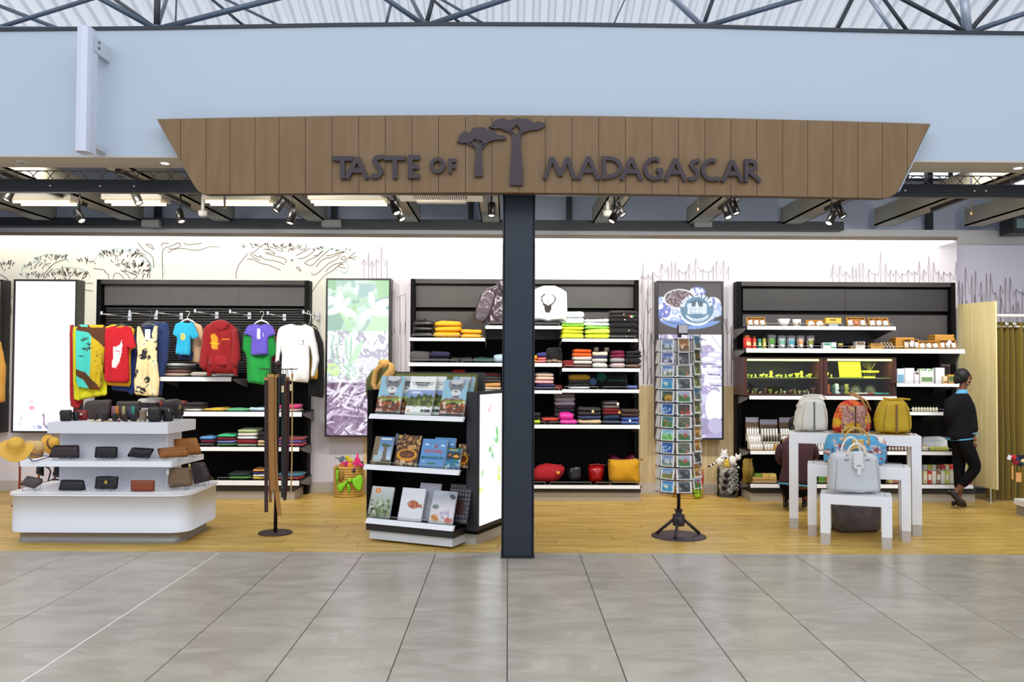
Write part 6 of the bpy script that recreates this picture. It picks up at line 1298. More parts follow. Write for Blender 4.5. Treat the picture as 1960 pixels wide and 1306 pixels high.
    if kind == 'flowers':
        im.grad(0, .5, (150, 156, 166), (214, 210, 216)); im.rect(0, .5, 1, 1, (222, 214, 218)); im.ell(.86, .16, .13, .07, (60, 74, 76), .5).ell(.2, .5, .14, .07, (120, 130, 128)); im.ell(.24, .84, .18, .1, (214, 150, 90), .5).line([(.1, .8), (.4, .9)], .02, (96, 60, 40)).ell(.82, .88, .16, .1, (200, 110, 90)); im.speck(.4, .6, .9, .85, [(236, 226, 232), (180, 170, 190), (206, 196, 206)], 24, .06, rg); im.poly([(0, .3), (.5, .1), (.7, 0), (0, 0)], (176, 182, 190))
    if kind == 'dots':
        im.a[:] = (40, 38, 44)
        for i in range(7):
            for j in range(9): im.ell(.08+i*.14, .05+j*.11, .03, .022, (150, 146, 152))
        im.ell(.55, .6, .3, .2, (60, 34, 34))
    if kind == 'plain': im.a[:] = (176, 174, 186); im.speck(0, 0, 1, 1, [(206, 206, 212), (150, 146, 160)], 30, .03, rg)
    return im
COV = {k_: cover(k_) for k_ in ('port', 'land', 'tree', 'food', 'blue', 'small', 'plants', 'fish', 'flowers', 'dots', 'plain')}
def book(lab, kind, row, bl, br, tl, yo=.05, thick=.02, tilt=.33, spiral=False, title=None, z_=None):
    yp, z = sh_z[row]; yl = yp+yo
    a = loc_at(*bl, yl); b = loc_at(*br, yl); w_ = abs(b.x-a.x); z0 = z+.003
    # height from the photo: distance up the leaning face
    R = Matrix.Rotation(-tilt, 4, 'X'); d = TBi.to_3x3() @ ray(*tl); o = TBi @ Vector((0, 0, H))
    n = Vector((0, -math.cos(tilt), math.sin(tilt))); P0 = Vector((a.x, yl, z0)); s_ = (P0-o).dot(n)/d.dot(n); q = o+d*s_; h = min(.36, max(.12, (q-P0).z/math.cos(tilt)))
    T = TB @ Matrix.Translation(P0) @ R; t = thing('notebook' if spiral else 'book', lab, 'notebook' if spiral else 'book', T.translation, RB)
    MB(T).box(0, w_, 0, thick, 0, h, 0, .001).build('cover', mat((60, 60, 66) if kind in ('dots', 'food') else (214, 214, 216), .4), t)
    MB(T).box(.003, w_-.002, .003, thick-.003, -.001, h-.004).build('pages', mat((236, 232, 222), .8), t) if 0 else None
    oo = T @ Vector((0, -.001, 0)); picture('cover_picture', COV[kind], oo, T @ Vector((w_, -.001, 0))-oo, T @ Vector((0, -.001, h))-oo, PRINT, t)
    if spiral:
        mb = MB(T)
        for i in range(14): zz = h*(i+.5)/14; mb.tube([(.008, -.002, zz), (-.004, -.004, zz), (-.006, thick*.5, zz), (.004, thick+.002, zz)], .0018, 4)
        mb.build('spiral_binding', mat((60, 58, 62), .3, .6), t)
    if title:
        for s, sz, u, v, c in title: text('title', s, sz, T @ Matrix.Translation((w_*u, -.003, h*(1-v))), mat(c, .5), t, .0006, .0006)
    return t
k1 = [('AMIS', .028, .58, .48, (150, 50, 36)), ('AKAMASOA', .036, .5, .56, (150, 50, 36))]
B_ = lambda cx, cy: (680+cx/3.264, 680+cy/3.264)
book('book with grey bearded man cover standing behind the leftmost copy', 'port', 'top', B_(225, 318), B_(340, 322), B_(300, 128), yo=.12)
book('book with bearded man cover, front left on the top shelf', 'port', 'top', B_(122, 318), B_(268, 325), B_(178, 125), title=k1)
book('white book with mountain landscape standing behind its twin', 'land', 'top', B_(400, 325), B_(530, 330), B_(450, 112), yo=.12)
book('white book with green mountain landscape in the middle of the top shelf', 'land', 'top', B_(308, 318), B_(470, 330), B_(372, 112), title=[('Symboles royaux', .022, .5, .17, (60, 60, 60)), ("d'Antananarivo", .02, .5, .23, (60, 60, 60))])
book('book with bearded man cover standing behind the right copy', 'port', 'top', B_(575, 330), B_(710, 338), B_(622, 132), yo=.13)
book('book with bearded man cover, front right on the top shelf', 'port', 'top', B_(522, 325), B_(672, 335), B_(572, 153), title=k1)
book('book with baobab tree cover at the left of the middle shelf', 'tree', 'mid', B_(95, 660), B_(210, 672), B_(140, 507), title=[('BAOBABS', .024, .62, .09, (240, 246, 250))])
book('cookbook with orange bowl of stew on its cover', 'food', 'mid', B_(238, 660), B_(383, 672), B_(305, 500))
book('dark blue book standing behind the light blue lettered one', 'blue', 'mid', B_(470, 672), B_(600, 680), B_(510, 514), yo=.12)
book('light blue book with playful red and green lettering', 'blue', 'mid', B_(395, 668), B_(548, 680), B_(437, 522), title=[('JE', .04, .6, .26, (206, 60, 40)), ('DECOUVRE', .034, .5, .44, (220, 90, 40)), ('MADAGASCAR', .034, .5, .66, (20, 110, 80))])
book('brown illustrated book half hidden at the right of the middle shelf', 'food', 'mid', B_(625, 672), B_(700, 678), B_(650, 556), yo=.14)
book('small blue book with sunset and portrait photos', 'small', 'mid', B_(555, 678), B_(645, 685), B_(590, 578), title=[('Madagascar', .018, .5, .1, (240, 220, 120))])
book('pale grey notebook standing behind between fish and butterfly notebooks', 'plain', 'low', B_(370, 1020), B_(500, 1035), B_(412, 797), yo=.12)
book('black and white dotted notebook at the back right of the lowest shelf', 'dots', 'low', B_(560, 1035), B_(695, 1045), B_(595, 803), yo=.14)
book('spiral notebook with green plants and orange flower', 'plants', 'low', B_(72, 1000), B_(208, 1012), B_(145, 820), spiral=True)
book('spiral notebook with red fish drawing', 'fish', 'low', B_(262, 1018), B_(408, 1033), B_(318, 828), spiral=True)
book('spiral notebook with butterflies and pale flowers', 'flowers', 'low', B_(455, 1042), B_(603, 1053), B_(500, 845), spiral=True)
t = thing('clear_wrap', 'crumpled clear plastic wrap sticking up behind the baobab book', 'wrap', TB @ loc_at(765, 850, -.02)); q_ = TB @ loc_at(767, 836, .0)
MB().soft(q_.x-.05, q_.x+.05, q_.y-.02, q_.y+.02, sh_z['mid'][1]+.15, q_.z+.04, 0, .6, wr=.03, seed=4).build('film', mat((130, 140, 156), .1, alpha=.6, bump=.8), t)
# ================================================================== BELTS
hx, hy = bx+.01, by
for i, (x0, x1, y0, y1, c, dy, lab, bend) in enumerate((
 (506, 513, 722, 981, (52, 26, 28), -.10, 'dark burgundy leather belt, leftmost on the belt stand', 0), (513, 518, 716, 962, (150, 100, 50), -.02, 'thin tan belt just left of the wide woven one', .01), (514, 524, 716, 940, (156, 108, 52), -.16, 'wide woven tan belt, left half', .02), (521, 529, 718, 988, (166, 116, 58), -.14, 'woven tan belt reaching lowest and curling at its tip', .05),
 (528, 533, 716, 900, (34, 42, 44), -.08, 'greenish black belt touching the stand pole', 0), (538, 546, 716, 953, (12, 12, 14), -.15, 'wide black belt with punched holes right of the pole', 0), (546, 549, 724, 930, (140, 90, 50), -.05, 'thin light brown cord belt behind the dark ones', 0), (548, 554, 722, 958, (60, 22, 24), -.08, 'dark red-brown belt right of the black one', -.03), (558, 560.5, 716, 943, (196, 160, 96), -.05, 'thin straw-coloured cord belt, rightmost on the stand', -.012))):
    Y = by+dy; a = at((x0+x1)/2, y0, Y); b = at((x0+x1)/2, y1, Y); w_ = (x1-x0)*Y/F
    t = thing('belt', lab, 'belt', b); mb = MB()
    zs_ = [a.z+(b.z-a.z)*j/8 for j in range(9)]; pts = [(a.x+(b.x-a.x)*j/8+bend*((j/8)**4), zs_[j]) for j in range(9)]
    ribbon(mb, pts, w_, Y, Y+.005); mb.build('strap', mat(c, .5, var=.15, vs=60, bump=.3, bs=200), t)
    MB().tube([(a.x, Y+.002, a.z), (a.x, Y+.002, a.z+.022), (a.x+(hx-a.x)*.1, Y+.01, zr_+.003)], .003, 5).build('hook_loop', BM, t)
    mb = MB(); W2 = max(w_, .014); mb.box(a.x-W2/2-.004, a.x+W2/2+.004, Y-.004, Y+.008, a.z-.03, a.z-.002, 0, .002); mb.build('buckle', mat((196, 150, 90) if i != 5 else (60, 60, 62), .3, .7), t)
    if i == 5:
        for k_ in range(5): MB().box(a.x-.003, a.x+.003, Y-.001, Y, b.z+.09+k_*.025, b.z+.096+k_*.025).build('punch_hole', mat((200, 200, 200), .5), t)
for x, y, lab in ((541, 745, 'small cream price tag on the black belts'), (557, 742, 'small paper tag knotted on the straw cord belt')):
    q_ = at(x, y, by-.17); o = MB().box(q_.x-.012, q_.x+.012, q_.y, q_.y+.003, q_.z-.03, q_.z+.03).build('price_tag', mat((216, 196, 150), .6)); tag(o, lab, 'tag')
# ================================================================== WALLETS AND BAGS ON THE COUNTER
LB = lambda c, r=.45: mat(c, r, bump=.25, bs=120, var=.1, vs=30)
c3 = lambda x, y: (x/3.958, 730+y/3.958)
def clear_stand(t, x, y, z, w_):
    mb = MB()
    for dx in (-w_*.25, w_*.25): mb.tube([(x+dx, y-.05, z+.002), (x+dx, y-.045, z+.035), (x+dx, y-.05, z+.002), (x+dx, y+.05, z+.002), (x+dx, y+.06, z+.05)], .0035, 5)
    mb.tube([(x-w_*.25, y+.02, z+.003), (x+w_*.25, y+.02, z+.003)], .003, 5); mb.build('clear_stand', mat((206, 212, 224), .1, alpha=.7), t)
def wallet(lab, L, Y, z, c, flap=None, thick=.014, stand=True, name='wallet', lift=.012, rough=.45, extra=None):
    W = wpts([c3(*p) for p in L], Y); zm = min(p[1] for p in W); W = [(x, zz-zm+z+lift) for x, zz in W]
    xs = [p[0] for p in W]; t = thing(name, lab, name, ((min(xs)+max(xs))/2, Y, z)); T = TY(Y); m = LB(c, rough)
    puff('body', smooth_poly(W, 1, .08), thick, T, m, t, .025, 1., .002, R=.012)
    if flap is not None:
        F_ = wpts([c3(*p) for p in flap], Y); F_ = [(x, zz-zm+z+lift) for x, zz in F_]; puff('flap', smooth_poly(F_, 1, .08), thick+.004, T, LB(tuple(int(v*.92) for v in c), rough), t, .025, .2, .002, R=.01)
    if stand: clear_stand(t, (min(xs)+max(xs))/2, Y, z, max(xs)-min(xs))
    if extra:
        for (px, py, w_, h_, cc, nm) in extra: q = at(*c3(px, py), Y-thick-.006); q.z = q.z-zm+z+lift if 0 else q.z; MB().box(q.x-w_, q.x+w_, Y-thick-.012, Y-thick-.002, q.z-h_, q.z+h_, 0, .002).build(nm, mat(cc, .3, .7), t)
    return t
DB = (46, 34, 36); BLKL = (24, 22, 25)
wallet('dark brown clutch at the left end of the middle tier', [(405, 484), (600, 482), (602, 560), (598, 580), (380, 580), (372, 560)], 7.9, zT2, DB)
wallet('black wallet in the middle of the middle tier', [(722, 492), (893, 492), (890, 580), (716, 578)], 7.9, zT2, BLKL)
wallet('black slanted wallet right of the middle one on the middle tier', [(1000, 507), (1172, 518), (1130, 592), (960, 580)], 7.9, zT2, BLKL)
wallet('tan brown long wallet at the right of the middle tier', [(1193, 506), (1410, 486), (1428, 540), (1424, 570), (1212, 582), (1196, 540)], 7.9, zT2, (150, 92, 34), [(1193, 506), (1410, 486), (1428, 535), (1205, 545)])
wallet('tan folded leather case with strap at the right back of the middle tier', [(1308, 422), (1490, 408), (1512, 470), (1530, 536), (1400, 545), (1330, 500)], 8.15, zT2, (158, 98, 34), [(1400, 410), (1440, 410), (1470, 540), (1440, 545)])
wallet('grey-brown pouch lying at the left of the lowest tier', [(205, 702), (325, 725), (320, 760), (260, 802), (150, 772)], 7.78, zT1, (80, 68, 70))
wallet('black folded wallet second from the left on the lowest tier', [(462, 742), (636, 744), (652, 818), (610, 826), (442, 824)], 7.75, zT1, BLKL, stand=False, lift=.002)
wallet('black purse with round gold clasp on the lowest tier', [(728, 716), (815, 712), (900, 718), (890, 812), (715, 812)], 7.78, zT1, BLKL, [(728, 716), (900, 716), (890, 760), (720, 760)], extra=((803, 765, .012, .014, (214, 170, 70), 'clasp'),))
wallet('reddish brown flat wallet on the lowest tier', [(990, 741), (1174, 741), (1173, 827), (990, 827)], 7.72, zT1, (132, 58, 24), stand=False, lift=.002)
wallet('taupe box bag with flap at the right of the lowest tier', [(1282, 662), (1450, 655), (1465, 795), (1284, 815), (1272, 760)], 7.85, zT1, (112, 86, 60), [(1300, 660), (1452, 655), (1456, 700), (1300, 706)], thick=.035, name='handbag', extra=((1272, 690, .012, .018, (226, 222, 206), 'clasp'),))
wallet('dark brown shoulder bag at the right back of the lowest tier', [(1450, 610), (1550, 598), (1604, 722), (1590, 742), (1470, 770), (1455, 700)], 8.1, zT1, (56, 44, 46), [(1450, 610), (1550, 598), (1604, 720), (1480, 745)], thick=.03, name='handbag')
q_ = at(*c3(1436, 640), 8.0); o = MB().ell(q_, (.012, .012, .02), 8).build('bag_clasp', mat((226, 206, 120), .3, .7)); tag(o, 'small gold clasp ring between the taupe and the dark brown bags', 'clasp')
# bags hanging at the left rear of the counter
t = thing('tote_bag', 'dark navy bag on the lowest tier beside the riser', 'bag', at(105, 912, 8.2)); puff('body', smooth_poly(wpts([(98, 893), (116, 891), (117, 915), (97, 916)], 8.15), 1, .1), .05, TY(8.2), LB((34, 38, 54)), t, .02, 1., R=.03)
MB().tube([at(86, 893, 8.12), at(93, 896, 8.1), at(97, 903, 8.1), at(92, 922, 8.1), at(100, 918, 8.1), at(116, 919, 8.1)], .008, 6).build('strap', LB((44, 50, 74)), t)
t = thing('tote_bag', 'black and blue bag behind the grey-brown pouch', 'bag', at(72, 905, 8.2)); puff('body', smooth_poly(wpts([(68, 890), (82, 890), (82, 913), (66, 908)], 8.1), 1, .1), .04, TY(8.12), LB((26, 26, 32)), t, .02, 1., R=.03)
puff('side_pocket', smooth_poly(wpts([(61, 890), (70, 890), (68, 910), (60, 908)], 8.1), 1, .1), .02, TY(8.18), LB((120, 130, 180)), t, .02, 1.)
t = thing('leather_strap', 'coiled dark blue leather strap on the left end of the middle tier', 'strap', at(75, 878, 7.85)); S_ = LB((58, 64, 100))
MB().tube([(p.x, p.y, zT2+h_) for p, h_ in ((at(55, 872, 7.8), .03), (at(62, 880, 7.72), .004), (at(72, 882, 7.76), .004), (at(80, 876, 7.8), .012), (at(95, 877, 7.9), .02))], .008, 6, flat=.5).build('lower_band', S_, t)
MB().tube([(p.x, p.y, zT2+h_) for p, h_ in ((at(58, 868, 7.9), .05), (at(70, 870, 7.9), .045), (at(84, 873, 7.9), .03), (at(98, 877, 7.95), .02))], .008, 6, flat=.5).build('upper_band', S_, t)
# top tier
t3 = lambda x, y: (100+x/6.533, 750+y/6.533)
def boxy(name, lab, cat, L, Y, z, c, thick, flap=None, extra=(), R=.02, rough=.4):
    W = wpts([t3(*p) for p in L], Y); zm = min(p[1] for p in W); W = [(x, zz-zm+z) for x, zz in W]; xs = [p[0] for p in W]
    t = thing(name, lab, cat, ((min(xs)+max(xs))/2, Y, z)); puff('body', smooth_poly(W, 1, .1), thick, TY(Y), LB(c, rough), t, .02, 1., .002, R=R)
    for nm, PL, cc in extra: puff(nm, [(x, zz-zm+z) for x, zz in wpts([t3(*p) for p in PL], Y)], .004, TY(Y-thick), mat(cc, .4), t, .02, .3)
    return t
boxy('card_holder', 'black zip card holder standing at the left end of the top tier', 'wallet', [(92, 240), (250, 236), (250, 376), (95, 378)], 8.0, zT3, (24, 20, 22), .03)
boxy('card_holder', 'small black wallet with white label in front of the red one', 'wallet', [(250, 246), (335, 246), (335, 362), (250, 362)], 8.05, zT3, (16, 16, 18), .02, extra=(('label', [(252, 285), (275, 285), (275, 310), (252, 310)], (230, 226, 220)),))
boxy('card_holder', 'dark red wallet with white label on the top tier', 'wallet', [(262, 222), (440, 222), (445, 350), (340, 352), (300, 300)], 8.12, zT3, (132, 18, 28), .02, extra=(('label', [(358, 262), (395, 262), (392, 290), (356, 290)], (230, 220, 200)),))
boxy('clutch', 'large taupe leather clutch leaning at the back of the top tier', 'bag', [(420, 105), (752, 78), (722, 255), (700, 330), (440, 330), (375, 225)], 8.28, zT3, (70, 58, 54), .02)
boxy('clutch', 'dark brown rolled clutch raised on a stand in the top tier middle', 'bag', [(820, 102), (1105, 98), (1118, 120), (1110, 205), (1080, 330), (840, 330), (800, 195), (808, 120)], 8.25, zT3, (52, 38, 34), .035)
boxy('glasses_case', 'black case with gold label at the right of the top tier', 'case', [(1200, 205), (1370, 203), (1370, 390), (1197, 392)], 7.95, zT3, (14, 14, 16), .04, extra=(('label', [(1245, 252), (1280, 250), (1278, 272), (1244, 274)], (220, 200, 150)),))
boxy('glasses_case', 'second black case just behind the gold-labelled one', 'case', [(1372, 200), (1485, 200), (1515, 260), (1512, 384), (1372, 384)], 8.02, zT3, (16, 16, 18), .03, extra=(('label', [(1466, 226), (1480, 226), (1482, 260), (1470, 262)], (200, 196, 180)),))
t = boxy('round_handbag', 'round black handbag with gold clasp at the right end of the top tier', 'bag', [(1370, 380), (1372, 160), (1420, 125), (1560, 112), (1610, 130), (1645, 190), (1640, 320), (1600, 360)], 8.2, zT3, (40, 28, 28), .05)
q_ = at(*t3(1595, 195), 8.14); MB().tube([q_+Vector((0, 0, .02)), q_+Vector((.012, 0, 0)), q_+Vector((0, 0, -.015)), q_+Vector((-.012, 0, -.005))], .004, 6).build('clasp', mat((226, 200, 90), .3, .8), t)
o = MB().tube([at(*t3(1515, 370), 8.1), at(*t3(1518, 300), 8.1), at(*t3(1522, 365), 8.1), at(*t3(1620, 365), 8.2), at(*t3(1622, 320), 8.2)], .004, 5).build('clear_stand', mat((220, 224, 232), .1, alpha=.8)); tag(o, 'clear acrylic stand under the round black handbag', 'stand')
BRC = [(150, 96, 110), (200, 120, 40), (60, 34, 30), (180, 160, 110), (50, 40, 50), (70, 60, 90), (30, 140, 120), (40, 30, 28)]
for i, c in enumerate(BRC):
    q_ = at(*t3(775+i*40, 215+50), 8.08); o = MB().lathe([(.028, -.05), (.032, -.045), (.032, .045), (.028, .05)], (q_.x, 8.1, zT3+.085), 12, T=None, ry=1).build('bracelet', mat(c, .5, var=.3, vs=60)); tag(o, '%s leather bracelet, %s from the left on the roll below the brown clutch' % (['mauve', 'ochre', 'dark brown', 'olive beige', 'dark', 'violet grey', 'turquoise', 'blackish'][i], ORD[i]), 'bracelet')
for i, (x0, x1, y0, c) in enumerate(((525, 560, 260, (40, 20, 22)), (620, 690, 262, (20, 20, 20)), (752, 808, 270, (14, 14, 16)), (876, 930, 275, (44, 26, 24)), (985, 1055, 275, (30, 22, 22)), (1090, 1170, 225, (130, 112, 90)))):
    a = at(*t3(x0, 350), 8.0); b = at(*t3(x1, y0), 8.0); o = MB().box(a.x, b.x, 7.99, 8.03, zT3+.001, zT3+.001+b.z-at(*t3(x1, 365), 8.0).z, 0, .006).build('watch_box' if i % 2 else 'small_pouch', mat(c, .35)); tag(o, 'small %s case, %s from the left in the top tier front row' % (['burgundy', 'black', 'narrow black', 'brown', 'dark brown', 'taupe'][i], ORD[i]), 'case')
for i, (x, y, r, c) in enumerate(((497, 345, 22, (230, 206, 150)), (555, 365, 18, (226, 200, 140)), (592, 352, 26, (236, 226, 200)), (630, 370, 18, (70, 60, 40)), (652, 375, 10, (214, 180, 60)), (686, 352, 14, (200, 150, 60)), (722, 365, 20, (150, 150, 160)), (745, 372, 12, (214, 170, 60)), (785, 360, 18, (50, 50, 56)), (835, 370, 20, (110, 50, 40)), (925, 372, 20, (60, 50, 40)), (960, 360, 16, (200, 196, 180)), (1070, 352, 16, (220, 196, 150)), (1130, 360, 18, (190, 190, 190)))):
    q_ = at(*t3(x, y), 7.93); rr = r/6.533*7.93/F*.9; o = MB().ell((q_.x, 7.93, zT3+rr*.75), (rr, rr, rr*.75), 10).build('trinket', mat(c, .35, .2)); tag(o, '%s trinket, %s from the left along the front edge of the top tier' % (['cream', 'straw', 'ivory', 'olive', 'gold', 'amber', 'steel grey', 'yellow gold', 'slate', 'red-brown', 'brown', 'pale grey', 'beige', 'silver'][i], (ORD+['fourteenth'])[i]), 'trinket')
# ================================================================== HANDBAGS ON THE NEST OF TABLES
def handle(t, pts, r, m): MB().tube(pts, r, 8).build('handle', m, t)
def bowling(lab, L, Y, m, zz, zipc, paint=None, gus=None, hand=(), hm=None, pipe=None, base=True):
    W = wpts(L, Y); zm = min(p[1] for p in W); W = [(x, v-zm+zz+.008) for x, v in W]; W = smooth_poly(W, 1, .18); xs = [p[0] for p in W]
    t = thing('travel_bag', lab, 'bag', ((min(xs)+max(xs))/2, Y+.1, zz))
    puff('body', W, .09, TY(Y+.09), m, t, .012 if paint is not None else .02, 1.2, .008, seed=rg.random()*9, paint=paint, R=.075)
    cx = (min(xs)+max(xs))/2; zt = max(p[1] for p in W)
    MB().box(cx-.008, cx+.008, Y-.006, Y+.004, zz+.02, zt-.06).build('zip', mat(zipc, .4, .3), t)
    for sg in (-1, 1):
        P = []; xL = min(xs) if sg < 0 else max(xs); wB = (max(xs)-min(xs))/2
        P = [(cx+sg*wB*.72, Y-.000, zz+.02), (cx+sg*wB*.70, Y-.004, zz+(zt-zz)*.35), (cx+sg*wB*.62, Y-.002, zz+(zt-zz)*.65), (cx+sg*wB*.46, Y+.015, zz+(zt-zz)*.84)]
        MB().tube(P, .0035, 6).build('piping', pipe or mat(zipc, .5), t)
    if base: MB().box(min(xs)+.03, max(xs)-.03, Y+.03, Y+.28, zz, zz+.01).build('base_board', pipe or mat(zipc, .5), t)
    for hp in hand: handle(t, [(at(x, y, Y+.05).x, Y+.05+dy, max(at(x, y, Y+.05).z, zt-.1)) for x, y, dy in hp], .009, hm or m)
    return t
CRM = mat((222, 218, 208), .6, bump=.2, bs=60)
zA = TA[4]; zB_ = TB2[4]; zC_ = TC[4]
b4 = lambda x, y: (1400+x/4.0804, 740+y/4.0804)
yA = lambda px: 8.46+(8.10-8.46)*(px-1511)/254+.03
bowling('cream white bowling bag at the left of the tall table', [b4(*p) for p in ((522, 368), (512, 300), (530, 200), (555, 120), (590, 88), (700, 88), (745, 120), (770, 200), (783, 300), (768, 368), (650, 374))], yA(1559), CRM, zA, (120, 112, 104), hand=(((1537, 758, 0), (1550, 756, -.03), (1572, 757, -.02), (1581, 764, 0)), ((1524, 786, 0), (1530, 780, -.02), (1538, 768, 0))), pipe=mat((196, 190, 180), .5))
im = Img(70, 80, (206, 84, 60)); im.blotch([(176, 120, 120), (200, 150, 140), (160, 110, 90), (190, 130, 130), (214, 170, 150)], 8, None, 31); im.blotch([(206, 60, 40), (226, 110, 40), (196, 50, 40), (230, 150, 50)], 4, (im.U < .16) | (im.U > .8) | (im.V < .16), 7)
im.poly([(.2, 1), (.25, .72), (.42, .66), (.62, .72), (.66, 1)], (214, 160, 30)); im.ell(.86, .55, .12, .14, (226, 176, 50)).ell(.9, .8, .12, .1, (226, 70, 40)).ell(.1, .9, .12, .08, (176, 30, 30)).ell(.07, .65, .08, .1, (226, 176, 40)); im.speck(.1, .2, .9, .95, [(120, 60, 50), (226, 196, 90), (150, 130, 60), (226, 200, 190)], 60, .025, rg)
bowling('bowling bag with red, orange and mauve flower print on the tall table', [b4(*p) for p in ((828, 368), (820, 320), (832, 240), (865, 160), (900, 118), (980, 104), (1050, 130), (1098, 200), (1116, 270), (1108, 358), (960, 366))], yA(1637), None, zA, (96, 60, 40), paint=im, hand=(((1625, 753, 0), (1632, 758, -.04), (1645, 765, -.05), (1657, 782, -.04)), ((1628, 750, -.01), (1640, 758, -.05), (1655, 768, -.05), (1664, 785, -.03))), hm=mat((196, 146, 90), .5), pipe=mat((200, 170, 140), .5))
YM = mat((196, 160, 26), .6, bump=.25, bs=60)
bowling('mustard yellow bowling bag at the right of the tall table', [b4(*p) for p in ((1172, 378), (1152, 330), (1148, 260), (1180, 160), (1215, 110), (1300, 98), (1375, 110), (1410, 160), (1432, 250), (1434, 330), (1418, 376), (1300, 384))], yA(1716), YM, zA, (130, 96, 60), hand=(((1690, 762, 0), (1705, 765, -.02), (1722, 763, -.02), (1742, 765, 0)),), pipe=mat((150, 116, 30), .5))
# blue floral bag
yB = 7.98
im = Img(90, 50, (86, 160, 206)); im.blotch([(86, 160, 206), (96, 172, 216), (78, 150, 196)], 5, None, 3); im.speck(.0, .0, 1, 1, [(150, 70, 80), (110, 60, 70), (120, 150, 140)], 50, .02, rg); im.speck(.0, .0, 1, 1, [(236, 226, 214), (226, 190, 180)], 36, .03, rg)
for u, v, r_ in ((.22, .4, .09), (.8, .5, .12), (.1, .8, .08), (.94, .25, .06), (.62, .85, .07)):
    for a_ in range(10): im.ell(u+r_*.5*math.cos(a_*.63), v+r_*.9*math.sin(a_*.63), r_*.26, r_*.2, (236, 220, 204) if a_ % 2 else (196, 130, 130), a_*.63)
    im.ell(u, v, r_*.35, r_*.6, (140, 70, 80))
L = [b4(*p) for p in ((755, 635), (752, 540), (772, 450), (790, 408), (830, 402), (1150, 418), (1215, 432), (1238, 480), (1235, 580), (1225, 645), (1000, 640))]
W = wpts(L, yB); zm = min(p[1] for p in W); W = [(x, v-zm+zB_+.006) for x, v in W]; xs = [p[0] for p in W]
t = thing('travel_bag', 'blue floral duffel bag with tan handles on the middle table', 'bag', (sum(xs)/len(xs), yB+.1, zB_))
puff('body', smooth_poly(W, 1, .12), .07, TY(yB+.09), None, t, .012, 1.2, .006, paint=im, R=.05)
for dy, c in ((-.01, (206, 160, 80)), (.1, (196, 150, 76))):
    P = [(X_(1630+24*math.cos(g)+8, yB), yB+dy, zB_+.20+.13*math.sin(g)+.02) for g in np.linspace(PI*1.08, -.08*PI, 14)]
    handle(t, P, .009, mat(c, .5))
MB().box(X_(1630, yB), X_(1652, yB), yB-.01, yB+.004, zB_+.16, zB_+.245, 0, .006).build('handle_patch', mat((214, 170, 96), .5), t)
for x in (768+20, 1212): MB().tube([(X_(b4(x, 0)[0], yB), yB+.01, zB_+.02), (X_(b4(x, 0)[0], yB), yB+.005, zB_+.17)], .004, 6).build('piping', mat((44, 60, 84), .5), t)
handle(t, [(X_(1640+20*math.cos(g), yB-.04), yB-.05, zB_+.10+.075*math.sin(g)) for g in np.linspace(0, 2*PI, 18)], .011, mat((196, 166, 96), .5))
# pale grey satchel
yC = 7.66; GR = mat((200, 202, 206), .55, bump=.15, bs=120)
L = [b4(*p) for p in ((775, 855), (780, 760), (790, 620), (805, 565), (850, 545), (1000, 542), (1130, 556), (1175, 585), (1185, 700), (1196, 868), (1000, 872))]
W = wpts(L, yC); zm = min(p[1] for p in W); W = [(x, v-zm+zC_+.006) for x, v in W]; xs = [p[0] for p in W]; zt = max(p[1] for p in W)
t = thing('satchel', 'pale grey leather satchel with flap strap on the lowest table', 'bag', (sum(xs)/len(xs), yC+.1, zC_))
puff('body', smooth_poly(W, 1, .15), .08, TY(yC+.09), GR, t, .02, 1., .004, R=.04)
cx = X_(b4(985, 0)[0], yC); GR2 = mat((222, 222, 222), .5)
MB().box(cx-.045, cx+.045, yC-.012, yC+.004, zt-.10, zt+.01, 0, .008).build('flap_strap', GR2, t)
MB().prism(smooth_poly([(cx-.05, zt-.09), (cx+.05, zt-.09), (cx+.04, zt-.15), (cx-.04, zt-.15)], 2), yC-.02, yC-.01).build('flap_tip', GR2, t)
MB().box(cx-.018, cx+.018, yC-.028, yC-.018, zt-.20, zt-.12, 0, .006).build('closure_tab', GR2, t)
MB().box(cx-.02, cx+.02, yC-.03, yC-.026, zt-.118, zt-.112).build('closure_bar', mat((150, 146, 140), .3, .8), t)
for dx in (-.10, .085): MB().box(cx+dx-.018, cx+dx+.018, yC-.004, yC+.004, zt-.068, zt-.062).build('stitched_slot', mat((120, 120, 122), .5), t)
for dy, r_, hh in ((.01, .08, .105), (.14, .085, .15)):
    handle(t, [(cx-.01+r_*math.cos(g), yC+dy, zt-.03+hh*max(0, math.sin(g))) for g in np.linspace(PI, 0, 14)], .010, mat((226, 224, 214), .5))
for sg in (-1, 1): MB().tube([((min(xs)+max(xs))/2+sg*.20, yC+.005, zC_+.01), ((min(xs)+max(xs))/2+sg*.185, yC, zC_+.2), ((min(xs)+max(xs))/2+sg*.175, yC+.01, zt-.05)], .003, 6).build('piping', mat((170, 172, 176), .5), t)
for (T_, lab) in ((TA, 'clear bag rest wire on the tall table'), (TB2, 'grey wire bag rest on the middle table'), (TC, 'clear bag rest wire on the lowest table')):
    _, T, W0, dep, z = T_; o = MB(T).tube([(.05, .05, z+.001), (.06, .2, z+.022), (W0-.06, .2, z+.022), (W0-.05, .05, z+.001)], .003, 5).build('bag_rest', mat((150, 150, 152), .3, .5)); tag(o, lab, 'stand')
q_ = fl(1638, 1018); t = thing('wrapped_bundle', 'dark plastic-wrapped bundle on the floor under the low tables', 'bundle', (q_.x, q_.y, 0))
MB().soft(X_(1590, q_.y), X_(1686, q_.y), q_.y-.1, q_.y+.32, 0, .30, 0, .7, wr=.03, seed=8).build('film', mat((96, 88, 92), .18, bump=1., bs=14, var=.3, vs=12), t)
